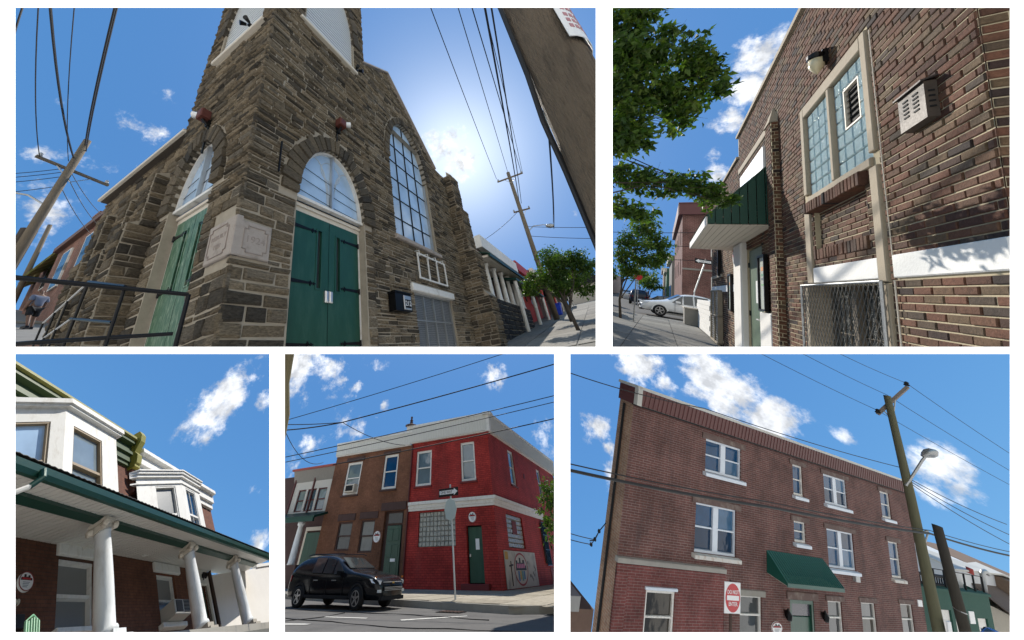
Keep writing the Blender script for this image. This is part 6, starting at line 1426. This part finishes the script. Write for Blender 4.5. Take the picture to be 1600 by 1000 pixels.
# porch house at the left
pch = thing('bay_porch_house', 'row house with cream sided bay, red eaves and green porch roof', 'house', (3, 16, 0), 4)
build(B().box(2.0, 6, 12.95, 24, -.1, 6.0), 'wall', M_BST, pch, 4)
F7 = lambda u, d, z: (.4 - d, u, z)
build(B(F7).wall(13.0, 17.2, 3.4, 5.2, [(13.6, 14.5, 3.5, 4.75), (14.7, 15.6, 3.5, 4.75), (15.8, 16.6, 3.5, 4.75)], .1), 'bay', mat('cream siding', (.55, .53, .48), .7, 0, .05, 4, .3, (.3, .3, 14)), pch, 4)
for u in (13.6, 14.7, 15.8): sash(pch, F7, u, u + (.9 if u < 15.7 else .8), 3.5, 4.75, 4, G4[1], mat('maroon window frame', (.1, .03, .03), .6), fw=.07)
build(B(F7).slab([(12.9, 0, 5.2), (17.4, 0, 5.2), (17.4, .35, 5.9), (12.9, .35, 5.9)], (0, -.2, 0)), 'mansard', mat('grey shingle', (.24, .23, .21), .8, 0, .2, 8, .3), pch, 4)
build(B(F7).box(12.85, 17.5, -.1, .5, 5.9, 6.02), 'red_eaves', mat('faded red trim', (.36, .08, .06), .6, 0, .1, 5, 0), pch, 4)
for u in (13.0, 15.1, 17.2): build(B(F7).box(u - .06, u + .06, -.05, .1, 3.4, 5.9), 'bay_post', MATS['maroon window frame'], pch, 4)
build(B().slab([(-1.2, 12.6, 2.95), (-1.2, 24, 2.95), (1.2, 24, 3.5), (1.2, 12.6, 3.5)], (0, 0, .12)), 'porch_roof', M_ROOFMETAL, pch, 4); build(B().box(-1.25, -1.1, 12.6, 24, 2.8, 2.98), 'porch_beam', M_ROOFMETAL, pch, 4)
for y in (13.9, 18.4): build(B().lathe((-.9, y, .9), [(.26, 0), (.22, .1), (.2, 1.0), (.17, 1.7), (.25, 1.78), (.25, 1.92)], 16), 'column', M_COL, pch, 4, True)
build(B().box(-1.15, -.65, 13.2, 24, -.1, .9), 'porch_wall', M_BST, pch, 4); build(B().box(1.9, 2.02, 14.5, 16.2, .2, 2.5), 'door', M_GREEN, pch, 4); build(B().box(1.92, 2.05, 14.3, 14.5, .2, 2.6).box(1.92, 2.05, 16.2, 16.4, .2, 2.6).box(1.92, 2.05, 14.3, 16.4, 2.6, 2.8), 'door_surround', M_CREAM, pch, 4)
# ---- ground
kx = lambda y: -7.4 + .2 * y
def poly(name, pts, z, m): return struct(B().add([(x, y, z) for x, y in pts], [tuple(range(len(pts)))]), name, m, 4)
sw4 = poly('sidewalk', [(kx(24), 24), (kx(-3.6), -3.6), (-7.4, -4.4), (-6.0, -5.0), (20, -6), (20, 0), (0, 0), (0, 24)], -.02, MATS['paving joint'])
M_PV4 = tinted('warm paving', [(.25, .22, .175), (.30, .27, .215), (.34, .305, .25)], .92, 4, .3)
y = 7.0
while y > -5:
    for i in range(5):
        x0 = kx(y) + .25 + 1.55 * i; x1 = min(x0 + 1.53, -.05)
        if x1 - x0 > .3: build(B().slab([(x0, y - 1.4, -.012), (x1, y - 1.4, -.012), (x1, y - .02, -.012), (x0, y - .02, -.012)], (0, 0, RND.uniform(.008, .014)), RND.random()), 'paving_slab', M_PV4, sw4, 4)
    y -= 1.42
x = 0.1
while x < 13:
    for y0, y1 in ((-1.6, -.1), (-3.2, -1.64), (-4.9, -3.24)): build(B().slab([(x, y0, -.012), (x + 1.5, y0, -.012), (x + 1.5, y1, -.012), (x, y1, -.012)], (0, 0, RND.uniform(.008, .014)), RND.random()), 'paving_slab', M_PV4, sw4, 4)
    x += 1.54
poly('road', [(-60, 40), (-60, -40), (40, -40), (40, 40)], -.15, M_ASPHALT)
kb = B(); kp = [(kx(24), 24), (kx(-3.4), -3.4), (-7.75, -4.2), (-7.1, -4.9), (-5.6, -5.2), (20, -6.2)]
for (a, c), (e, f) in zip(kp, kp[1:]):
    n_ = Vector((e - a, f - c, 0)).normalized(); o = Vector((n_.y, -n_.x, 0)) * .16
    kb.slab([(a, c, -.16), (e, f, -.16), (e, f, .0), (a, c, .0)], tuple(-o))
struct(kb, 'kerb', mat('worn kerb stone', (.3, .28, .24), .9, 0, .25, 3, .3), 4)
for i, (pts, lab) in enumerate((([(-10.95, .95), (-10.75, -.35), (-10.6, -.3), (-10.8, 1.0)], 'short worn white dash on the asphalt in front of the car'), ([(-10.75, -1.5), (-9.15, -2.6), (-9.0, -2.5), (-10.6, -1.35)], 'worn white stop line stub beside the kerb ramp'), ([(-12.85, 1.1), (-12.4, .1), (-12.2, .15), (-12.6, 1.2)], 'white lane dash at the left end of the road'), ([(-13.3, -4.5), (-12.5, -5.0), (-12.3, -4.85), (-13.1, -4.35)], 'white lane dash at the right end of the road'), ([(-10.2, -5.4), (-9.3, -6.0), (-9.1, -5.9), (-10.0, -5.25)], 'faint white crossing dash near the tree'))):
    solo(B().slab([(x, y, -.146) for x, y in pts], (0, 0, .004)), 'road_marking', lab, 'road marking', mat('worn road paint', (.52, .51, .48), .8, 0, .2, 4, .2, dirt=(.2, .19, .18)), 4, 'white road markings')
for i, pts in enumerate(([(-9.3, 7), (-9.6, 3), (-9.4, -1), (-9.9, -4)], [(-12, 6), (-11.6, 2), (-11.9, -2), (-11.3, -6)], [(-13.6, 1.5), (-11, 1.0), (-9.5, 1.3)])):
    q = [(x + RND.uniform(-.12, .12), y, -.143) for a, c in zip(pts, pts[1:]) for x, y in [(a[0] + (c[0] - a[0]) * f / 6, a[1] + (c[1] - a[1]) * f / 6) for f in range(6)]]
    solo(B().tube(q, [RND.uniform(.004, .013) for _ in q], 4), 'tar_seam', ('tar filled crack running along the parking lane', 'tar filled crack wandering along the middle of the road', 'short tar crack crossing the road at the left')[i], 'road crack', M_TYRE, 4, 'tar seams in the road')
dg = thing('storm_drain', 'rusty storm drain grate at the kerb beside the sign post', 'drain', (-8.3, -1.6, -.14), 4); build(B().box(-8.5, -8.0, -2.0, -1.2, -.146, -.135), 'frame', M_BLACK, dg, 4)
for k in range(6): build(B().box(-8.45, -8.05, -1.95 + .12 * k, -1.89 + .12 * k, -.135, -.128), 'grate_bar', mat('rusty iron', (.1, .06, .045), .8, .4, .3, 9, .2), dg, 4)
# street furniture
ow4 = thing('one_way_sign', 'black and white one way sign with stop sign below on a steel post', 'sign', (-6.4, -.8, 0), 4)
build(B().tube([(-6.42, -.8, 0), (-6.4, -.62, 3.05)], .035, 8), 'post', M_STEEL, ow4, 4)
FO4 = lambda u, d, z: (-6.47 - d, -.62 - u, 2.80 + z + u * .02); SGN[FO4] = 1
pl = build(B(FO4).bbox(-.52, .42, 0, .012, -.13, .13, .003), 'plate', M_BLACK, ow4, 4); build(B(FO4).slab([(.39, .013, 0), (.22, .013, .11), (.22, .013, .06), (-.48, .013, .06), (-.48, .013, -.06), (.22, .013, -.06), (.22, .013, -.11)], (0, .003, 0)), 'arrow', M_SIGNWHITE, pl, 4); lettering('ONE WAY', .12, M_BLACK, pl, 4, FO4, -.14, .017, 0)
build(B().lathe((-6.46, -.66, 2.27), [(.34, 0), (.34, .012)], 8, (-1, .25, 0)), 'stop_sign_back', mat('sign back', (.48, .52, .48), .45, .4, .08, 5, .03), ow4, 4)
suv = car('black_suv', 'black compact SUV parked at the kerb before the brown house', 4, (-8.25, 2.75, -.15), rad(-90), 4.25, 1.72, 1.2, mat('glossy black paint', (.008, .009, .012), .16, .1, .1, 2, 0), 'suv')
fx = lambda x, y, z: (-8.25 + y, 2.75 - (x - 2.125), -.15 + z)
build(B(fx).box(4.24, 4.262, -.055, .055, .545, .577), 'badge', mat('gold badge', (.6, .38, .06), .35, .7, .05, 9, 0), suv, 4)
build(B(fx).box(4.21, 4.258, -.52, .52, .568, .58), 'chrome_strip', M_ALU, suv, 4)
for s in (-1, 1): build(B(fx).box(4.15, 4.22, s * .62 - .1, s * .62 + .1, .36, .42), 'fog_light', M_LAMP, suv, 4); build(B(fx).box(4.05, 4.1, s * .76 - .03, s * .76 + .03, .66, .7), 'indicator', mat('amber lens', (.5, .14, .02), .2), suv, 4)
for s in (-1, 1): build(B(fx).tube([(.6, s * .55, 1.19), (.8, s * .56, 1.225), (2.3, s * .56, 1.225), (2.5, s * .55, 1.19)], .012, 6), 'roof_rail', M_BLACK, suv, 4)
solo(B().tube([(-15.68, .16, 5.2), (-15.2, .48, 4.4), (-14.5, .88, 3.8), (-13.5, 1.6, 2.0)], .14, 10), 'utility_pole', 'yellowish wooden pole slanting at the upper left corner above the brown house', 'utility pole', mat('yellowish timber', (.3, .25, .14), .9, 0, .2, 4, .3), 4)
tree('street_tree', 'leafy street tree shading the red side wall', 4, (2.2, -3.9, 0), [(2.2, -3.9, 0), (2.2, -3.8, 1.2), (2.0, -3.7, 2.2)],
     [(-2.2, -4.0, 3.1, .55, .5, .5), (-2.0, -3.55, 2.85, .45, .4, .4), (-1.6, -3.4, 2.3, .5, .4, .5), (-1.6, -4.0, 2.7, .6, .5, .5), (-.8, -3.4, 1.9, .6, .5, .5), (-.5, -3.9, 3.0, .8, .6, .7), (.6, -3.9, 2.6, .9, .6, .8), (1.6, -4.0, 3.6, 1.0, .7, .8), (1.2, -3.6, 2.2, .8, .5, .5)], 4600, .16, .12)
W4 = 'wires across the street'
wire('uppermost thin wire crossing the sky above the red building', 4, [(-10.58, 6.2, 5.36), (-7.73, -4.27, 7.38)], .016, .05, W4)
wire('thick spliced cable crossing above the red building roof', 4, [(-10.26, 6.37, 5.06), (-9.2, 3.8, 5.29), (-6.2, -6.3, 7.05)], .026, .04, W4)
wire('slack wire joining the splice from the left', 4, [(-10.4, 6.3, 5.25), (-9.2, 3.8, 5.29)], .018, .03, W4)
wire('wire grazing the red building cornice', 4, [(-9.38, 6.85, 4.22), (-5.17, -5.74, 6.07)], .018, .05, W4); wire('wire just under the one grazing the cornice', 4, [(-9.22, 6.94, 4.06), (-4.96, -5.62, 5.87)], .016, .05, W4)
wire('lowest dark wire crossing in front of the red upper windows', 4, [(-8.04, 4.96, 3.97), (-4.42, -5.33, 5.35)], .022, .05, W4)
wire('pale service wire dropping from the splice to the brown house', 4, [(-9.2, 3.8, 5.29), (-1.0, 5.8, 6.2)], .016, .2, W4); wire('pale service wire dropping at the far left', 4, [(-10.2, 6.4, 5.0), (-1.2, 13, 5.9)], .016, .5, W4)
# ================================================================ place 5: three-storey brick building
blk = thing('brick_apartment_building', 'three-storey red brown brick building with maroon ribbed cornice and white windows', 'building', (15, 0, -4), 5)
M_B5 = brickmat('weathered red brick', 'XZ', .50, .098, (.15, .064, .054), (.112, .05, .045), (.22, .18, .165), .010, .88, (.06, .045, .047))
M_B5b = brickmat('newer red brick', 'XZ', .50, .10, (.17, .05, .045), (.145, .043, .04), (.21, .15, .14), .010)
M_B5s = brickmat('side brick painted sunlit', 'YZ', .22, .098, (.36, .22, .15), (.32, .19, .13), (.40, .32, .25), .011)  # lighter, warmer brick: sunshine painted into the colour
W5 = [(6.1, 9.25, 3.9, 5.4, 2), (5.5, 8.85, .5, 2.5, 2), (14.58, 15.73, 3.88, 5.47, 1), (18.27, 21.25, 3.87, 5.47, 2), (26.3, 27.83, 3.9, 5.5, 1), (14.46, 15.75, 1.58, 2.6, 1), (18.2, 21.6, .62, 2.56, 2), (26.66, 28.25, .54, 2.57, 1),
      (9.2, 11.1, -3, -.95, 1), (17.76, 19.4, -3, -.9, 1), (21.8, 23.7, -3, -.86, 1), (27.36, 29.26, -3, -.78, 1)]
build(B(F5).wall(.45, 31.2, -3.2, 5.92, [w[:4] for w in W5] + [(13.74, 16.2, -3.2, -.96), (2.3, 4.2, -3.2, -.93)], .18), 'wall', M_B5, blk, 5)
FP5 = lambda u, d, z: (u, -d - .07, z)
build(B(FP5).wall(.38, 7.8, -3.2, -.12, [(2.3, 4.2, -3.2, -.93)], .1), 'brick_panel', M_B5b, blk, 5); build(B(FP5).box(7.74, 7.8, -.07, 0, -3.2, -.12).box(.38, 1.05, 0, .05, -3.2, -.35).box(.38, 7.8, .0, .04, -.5, -.14), 'panel_edge', M_B5b, blk, 5)
build(B(F5).bbox(.37, 7.85, -.02, .13, -.12, .06, .02), 'concrete_band', mat('weathered concrete band', (.33, .31, .28), .9, 0, .25, 2, .3), blk, 5)
M_STAINSILL = mat('rusty white sill', (.62, .60, .56), .7, 0, .2, 3, .2, dirt=(.34, .20, .12))
M_BROWN = mat('brown stone lintel', (.13, .085, .075), .85, 0, .25, 2, .3, dirt=(.24, .2, .17))
M_CAPW = mat('pale blue white aluminium', (.66, .72, .80), .4, .1, .06, 3, .05)
for i, (u0, u1, z0, z1, n) in enumerate(W5):
    if z0 < -1: sash(blk, F5, u0, u1, -3.0, z1, 5, [glassmat('lobby glass', (.05, .044, .036), .05, .03, .15), M_DIMGLASS], M_WHITE, -.10, .09, cut=.62, lintel=(.25, .05, .24, M_BROWN if i > 8 else M_CONCRETE))
    else: sash(blk, F5, u0, u1, z0, z1, 5, [M_SKYBLUEGLASS, M_SKYBLUEGLASS, glassmat('sky painted deep glass', (.005, .03, .075), .05, .03, .12), glassmat('blind behind sky painted glass', (.05, .13, .24), .06, .03, .15)], M_CAPW if n == 2 else M_WHITE, -.10, .10, units=n, mw=.42, sill=(.18, .16, .16, M_STAINSILL if i in (1, 7) else M_CAPW), lintel=(.35, .05, .26, M_BROWN))  # blue pane tones carry a painted sky reflection
sash(blk, FP5, 2.3, 4.2, -3.0, -.93, 5, MATS['lobby glass'], M_WHITE, -.08, .12, cut=.55, lintel=(.1, .05, .1, M_CAPW))
# cornice
M_MAR = mat('maroon ribbed metal', (.105, .032, .03), .5, .1, .12, 3, .05); M_TRIM5 = mat('grey white cap', (.52, .51, .47), .5, 0, .08, 4, .05)
ribbed(F5, .5, 31.3, 5.95, 6.66, .16, blk, M_MAR, M_TRIM5, 5, .14)
build(B(F5).box(.4, 31.4, -.05, .12, 5.88, 5.94), 'cornice_moulding', M_DARK, blk, 5)
build(B().box(.3, .62, -.27, -.1, 5.93, 6.66), 'cornice_corner', M_TRIM5, blk, 5)
build(B(F5L).box(-.24, .7, -.1, .14, 5.93, 6.66), 'cornice_side', M_MAR, blk, 5); build(B(F5L).box(-.28, .75, -.1, .2, 6.662, 6.79), 'cornice_cap', M_TRIM5, blk, 5)
# flank, with sunlight put into its brick colour
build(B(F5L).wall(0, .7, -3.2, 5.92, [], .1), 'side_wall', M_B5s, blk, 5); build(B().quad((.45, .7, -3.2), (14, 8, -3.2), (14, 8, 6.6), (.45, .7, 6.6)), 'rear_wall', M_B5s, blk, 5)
build(B(F5L).tube([(.42, .06, 5.8), (.42, .06, -3)], .05, 8), 'downpipe', M_DARK, blk, 5)
build(B().box(.6, 31, .3, .35, -3.2, 5.9), 'dark_backing', M_DARK, blk, 5)
# door, awning, lamps
d = build(B(F5).bbox(13.95, 16.0, -.2, -.1, -3.2, -1.75, .01), 'door', M_GREEN, blk, 5); build(B(F5).box(13.95, 16.0, -.16, -.1, -1.7, -1.15), 'transom', mat('dark lilac glass', (.06, .055, .075), .2, 0, .1, 4, 0), blk, 5)
build(B(F5).box(13.74, 13.95, -.16, -.02, -3.2, -1.0).box(16.0, 16.2, -.16, -.02, -3.2, -1.0).box(13.95, 16.0, -.16, -.02, -1.15, -1.0), 'door_frame', M_GREEN, blk, 5); build(B(F5).bbox(13.4, 16.6, -.1, .06, -.95, -.62, .02), 'lintel', M_BROWN, blk, 5)
aw5 = thing('entrance_awning', 'green sheet-metal awning over the entrance of the three-storey building', 'awning', F5(14.5, 0, 0), 5)
b = B(F5); n = 24
for k in range(n):
    a, e = 11.6 + 5.8 * k / n, 11.6 + 5.8 * (k + 1) / n
    b.slab([(a, 0, 1.0), (e - .06, 0, 1.0), (e - .06, .75, .18), (a, .75, .18)], (0, .01, .012)); b.slab([(e - .06, 0, 1.02), (e, 0, 1.02), (e, .77, .20), (e - .06, .77, .20)], (0, .02, .02))
build(b, 'sloping_sheet', mat('green awning metal', (.008, .085, .065), .4, .2, .15, 3, .05), aw5, 5)
for x_ in (11.6, 17.4): build(B(F5).slab([(x_, 0, .06), (x_, .75, .06), (x_, .75, .19), (x_, 0, 1.0)], (.03, 0, 0)), 'side_sheet', MATS['green awning metal'], aw5, 5)
for k in range(8): build(B(F5).box(11.62, 17.4, .01 + .092 * k, .095 + .092 * k, .04, .06), 'soffit_board', M_CREAM, aw5, 5)
build(B(F5).box(11.58, 17.45, .75, .775, .03, .19), 'fascia', MATS['green awning metal'], aw5, 5)
for u, lab in ((13.2, 'black wall lantern left of the entrance door'), (17.0, 'black wall lantern right of the entrance door')):
    t = thing('wall_lantern', lab, 'lamp', F5(u, 0, -1.8), 5); build(B().lathe(F5(u, .14, -1.75), [(.06, 0), (.12, .08), (.15, .3), (.05, .42), (.02, .5)], 10), 'lantern', M_BLACK, t, 5); build(B(F5).box(u - .05, u + .05, 0, .14, -1.5, -1.42), 'bracket', M_BLACK, t, 5)
plaque(F5, 12.4, -2.15, .5, .26, 5, 'round white plaque beside the entrance of the three-storey building')
eb = thing('wall_box', 'small grey electrical box under the second floor windows', 'box', F5(21.3, 0, .2), 5); build(B(F5).bbox(21.05, 21.6, 0, .14, .15, .5, .02), 'case', M_STEEL, eb, 5); build(B(F5).tube([(21.3, .06, .5), (21.3, .06, .62)], .03, 6), 'conduit', M_STEEL, eb, 5)
solo(B(F5).bbox(30.2, 30.9, 0, .04, -.85, -.5, .01), 'wall_notice', 'small tilted white notice near the far end of the brick facade', 'notice', M_SIGNWHITE, 5)
solo(B().slab([(12.6, -.9, -3), (13.3, -.9, -3), (13.3, -.9, -1.75), (12.9, -.9, -1.6), (12.95, -.9, -2.1), (12.6, -.9, -2.0)], (0, -.03, 0)), 'white_placard', 'white cut-out placard standing before the entrance door', 'placard', M_SIGNWHITE, 5)
# do not enter sign
dn = thing('do_not_enter_sign', 'red and white do not enter sign on a slim post before the facade', 'sign', (3.6, -2.35, -3), 5)
FD5 = lambda u, d, z: (3.5 + u, -2.37 - d, .62 + z); SGN[FD5] = 1
build(B().tube([(3.52, -2.33, -3), (3.5, -2.33, 1.1)], .045, 8), 'post', mat('rusty post', (.09, .06, .05), .8, .3, .3, 6, .2), dn, 5)
pl = build(B(FD5).bbox(-.5, .5, 0, .02, -.46, .46, .004), 'plate', M_SIGNWHITE, dn, 5); rd = build(B(FD5).disc(0, 0, .46, .425, .02, .026, 40), 'red_disc', M_RED, pl, 5)
build(B(FD5).box(-.38, .38, .026, .03, -.07, .07), 'white_bar', M_SIGNWHITE, pl, 5)
lettering('DO NOT', .17, M_SIGNWHITE, pl, 5, FD5, 0, .03, .17, squeeze=1.05); lettering('ENTER', .17, M_SIGNWHITE, pl, 5, FD5, 0, .03, -.18, squeeze=1.1)
# poles and lamp
M_POLE5 = mat('greenish pole timber', (.13, .125, .075), .9, 0, .3, 3, .5, (5, 5, .4), bdist=.02)
up = thing('utility_pole', 'tall greenish utility pole with crossarm and street lamp at the building end', 'utility pole', (16.8, -3.74, -3), 5)
build(B().tube([(16.80, -3.8, -3), (16.81, -3.74, .78), (17.03, -3.44, 6.24), (16.66, -3.24, 10.91)], [.20, .185, .16, .13], 14), 'pole', M_POLE5, up, 5, True)
ca_ = build(B().tube([(16.56, -2.85, 9.75), (17.49, -3.79, 11.75)], .09, 4), 'crossarm', mat('grey arm timber', (.24, .2, .17), .9, 0, .2, 3, .2), up, 5)
for p in ((16.56, -2.87, 9.8), (17.47, -3.77, 11.8)): build(B().lathe(p, [(.08, 0), (.12, .06), (.07, .12), (.1, .18), (.03, .24)], 8), 'insulator', M_DARK, ca_, 5)
build(B().tube([(16.75, -3.0, 10.1), (16.8, -3.3, 9.6)], .03, 5).tube([(17.1, -3.4, 10.9), (16.8, -3.3, 9.7)], .03, 5), 'brace', M_STEEL, ca_, 5)
build(B().tube([(16.85, -3.4, 6.5), (17.0, -3.7, 7.3), (17.15, -3.95, 8.0), (17.22, -4.08, 8.3)], .05, 8), 'lamp_arm', M_STEEL, up, 5); build(B().lathe((17.28, -4.16, 8.45), [(.04, -.34), (.13, -.2), (.2, 0), (.18, .2), (.06, .36)], 12, (.25, -.55, .6)), 'lamp_head', M_STEEL, up, 5, True)
build(B().tube([(16.98, -3.55, 4.5), (17.3, -3.75, 4.75)], .05, 6).tube([(17.0, -3.6, 3.9), (17.3, -3.75, 4.7)], .03, 6), 'bracket', M_STEEL, up, 5)
build(B().box(16.55, 17.0, -4.05, -4.0, .9, 1.45), 'pole_notice', M_SIGNWHITE, up, 5)
st_ = thing('pole_stub', 'short dark sawn-off wooden pole beside the tall pole', 'pole', (10.6, -5.7, -1), 5)
build(B().tube([(10.75, -5.75, 0), (10.64, -5.69, 2.39), (10.3, -5.54, 5.5)], [.145, .135, .12], 14), 'post', mat('dark pole timber', (.05, .042, .032), .9, 0, .3, 3, .5, (5, 5, .4), bdist=.02), st_, 5, True); build(B().lathe((10.58, -5.66, 3.0), [(.14, 0), (.14, .03)], 14), 'strap', M_STEEL, st_, 5)
W5G = 'wires before the three-storey building'
wire('high thin wire crossing the cornice of the three-storey building', 5, [(-5.33, -1.61, 6.37), (.98, -2.57, 6.78), (16.9, -3.25, 7.3)], .018, .1, W5G)
wire('thick black cable crossing the middle of the brick facade', 5, [(-5.82, -2.75, 3.69), (3.31, -3.5, 4.16), (16.9, -3.9, 4.72), (26.75, -4.23, 4.7)], .045, .06, W5G)
wire('thin wire just above the thick black cable', 5, [(-5.9, -2.79, 3.87), (3.31, -3.5, 4.32), (16.9, -3.9, 4.85), (26.75, -4.4, 4.95)], .018, .06, W5G)
for i, (a, m_, c) in enumerate((((7.8, -1.52, 10.54), (16.56, -2.87, 9.95), (27.41, -4.63, 8.57)), ((9.82, -2.38, 11.27), (16.66, -3.24, 10.95), (27.06, -4.79, 9.37)), ((11.62, -3.14, 11.92), (17.47, -3.77, 11.95), (26.62, -4.98, 10.34)))):
    wire('%s line wire carried over the tall greenish pole' % ('lower', 'middle', 'upper')[i], 5, [a, m_, c], .014, .05, W5G)
for i in range(3): wire('%s twisted service wire right of the street lamp' % ('upper', 'middle', 'lower')[i], 5, [(16.95, -3.5, 6.9 - .1 * i), (26.5, -4.4, 6.3 - .5 * i)], .02, .12, W5G)
sv = thing('service_drop', 'small bundle of service wires and insulators at the building flank', 'wires', (-.5, .3, .3), 5)
build(B().tube([(-.02, .3, .95), (-.3, .35, .6), (-.45, .38, .25), (-.7, .4, .2)], .02, 6).tube([(-.3, .35, .6), (-.6, .4, .05)], .015, 6), 'wire_bundle', M_WIRE, sv, 5)
for p in ((-.3, .35, .6), (-.45, .38, .28), (-.6, .4, .08)): build(B().lathe(p, [(.05, -.05), (.06, 0), (.04, .06)], 8), 'insulator', M_DARK, sv, 5)
wire('upper service wire reaching the flank from the left', 5, [(-2.2, .5, .35), (-.45, .38, .27)], .014, .02, W5G); wire('lower service wire reaching the flank from the left', 5, [(-2.2, .5, .15), (-.6, .4, .08)], .014, .02, W5G)
# green garage block and what stands behind it
gr = thing('green_garage', 'low dark green garage block with white doors beyond the poles', 'garage', (50, 3, -4.5), 5)
FG5 = lambda u, d, z: (u, 2.3 - d, z)
M_GG = mat('dark green stucco', (.012, .07, .05), .8, 0, .15, 1.5, .2)
build(B(FG5).wall(36, 57.5, -6, -1.2, [(43.5, 46.8, -6, -2.55), (47.6, 50.3, -6, -2.55), (53.2, 55.9, -6, -3.0)], .2), 'wall', M_GG, gr, 5); build(B().quad((57.5, 2.3, -6), (57.5, 8, -6), (57.5, 8, -1.2), (57.5, 2.3, -1.2)), 'wall', M_GG, gr, 5)
for u0, u1, z in ((43.5, 46.8, -2.55), (47.6, 50.3, -2.55), (53.2, 55.9, -3.0)):
    g_ = build(B(FG5).box(u0, u1, -.18, -.12, -6, z), 'garage_door', M_WHITE, gr, 5)
    for k in range(4): build(B(FG5).box(u0, u1, -.12, -.115, z - .8 * (k + 1), z - .8 * (k + 1) + .03), 'panel_joint', M_STEEL, g_, 5)
build(B(FG5).box(36, 57.7, -.3, .12, -1.2, -1.0), 'parapet', M_GG, gr, 5)
solo(B(FG5).bbox(51.0, 52.3, 0, .05, -3.4, -2.5, .01).box(51.15, 52.15, .05, .055, -2.75, -2.68).box(51.15, 52.0, .05, .055, -2.95, -2.88), 'garage_notice', 'white notice board on the green garage wall between doors', 'notice', M_SIGNWHITE, 5)
ff = thing('deck_railing', 'dark deck railing and wire fence on top of the green garage', 'railing', (46, 3, -1), 5)
for k in range(16): build(B().tube([(40 + .55 * k, 2.6, -1.0), (40 + .55 * k, 2.6, -.35)], .05, 5), 'baluster', M_DARK, ff, 5)
build(B().box(39.5, 49, 2.5, 2.7, -.4, -.25).box(39.5, 49, 2.5, 2.7, -1.0, -.9), 'rail', M_DARK, ff, 5)
for k in range(7): build(B().tube([(42 + 2.5 * k, 2.4, -1), (42 + 2.5 * k, 2.4, .3)], .06, 6), 'fence_post', M_DARK, ff, 5)
build(B().tube([(42, 2.4, .28), (57, 2.4, .28)], .03, 5), 'fence_wire', M_DARK, ff, 5)
wh = thing('white_sided_house', 'white clapboard house with pipe vent behind the green garage', 'house', (62, 4, -3), 5)
build(B().box(55, 68, 3.6, 9, -6, .05), 'wall', mat('white clapboard', (.62, .64, .66), .6, 0, .06, 4, .35, (.2, .2, 12)), wh, 5); build(B().box(68, 80, 2.4, 9, -6, .1), 'wall', mat('brown boards', (.2, .14, .1), .8, 0, .2, 4, .2), wh, 5); build(B().slab([(54, 3.2, .05), (69, 3.2, .35), (82, 2.2, -.5), (82, 9, -.5), (54, 9, .05)], (0, 0, .15)), 'roof', M_TRIM5, wh, 5)
build(B().tube([(60.5, 3.0, -1.6), (60.8, 3.0, .2), (60.9, 2.95, .5), (61.4, 2.9, .6), (61.8, 2.85, .4)], .18, 10), 'vent_pipe', M_STEEL, wh, 5, True); build(B().tube([(58.2, 3.2, .0), (58.2, 3.2, .5)], .22, 10), 'chimney', mat('red flue', (.35, .05, .04), .6), wh, 5)
rh = thing('grey_roof_house', 'low grey roofed house with brick wall beyond the garage', 'house', (74, 3, -4), 5); build(B().slab([(60, 1.6, -2.3), (84, 1.0, -2.3), (84, 4, -.9), (60, 4, -.9)], (0, 0, .12)), 'roof', mat('brown shingle', (.12, .09, .075), .9, 0, .2, 3, .3), rh, 5); build(B().box(60.5, 83, 1.9, 4, -6, -2.3), 'wall', M_CREAM, rh, 5)
bh = thing('background_row_house', 'brown row houses with awnings far behind the flank of the building', 'house', (9, 9, -12), 5)
build(B().box(6.4, 10.2, 8.2, 20, -14, -8.0), 'wall', mat('far brown brick', (.16, .1, .075), .85, 0, .25, 2, .2), bh, 5); build(B().box(6.3, 8.6, 8.0, 12, -8.0, -7.2), 'upper_bay', mat('far grey siding', (.34, .34, .33), .7, 0, .1, 3, .1), bh, 5); build(B().slab([(6.2, 7.6, -11.5), (10.2, 7.6, -11.5), (10.2, 8.3, -10.6), (6.2, 8.3, -10.6)], (0, 0, .15)), 'porch_roof', M_ROOFMETAL, bh, 5)
car('parked_car', 'blue car roof just showing at the lower edge before the garage', 5, (42, -.9, -3.05), 0, 4.4, 1.8, 1.5, mat('bright blue paint', (.03, .12, .4), .25, .3, .05, 2, 0), 'sedan')
# ---------------------------------------------------------------- things of which nothing is in view are left out
for o in list(ALL):
    try:
        if o.type == 'EMPTY' and not o.children: bpy.data.objects.remove(o)
        elif o.type == 'EMPTY': del o['base']
    except ReferenceError: pass
bpy.context.view_layer.update()
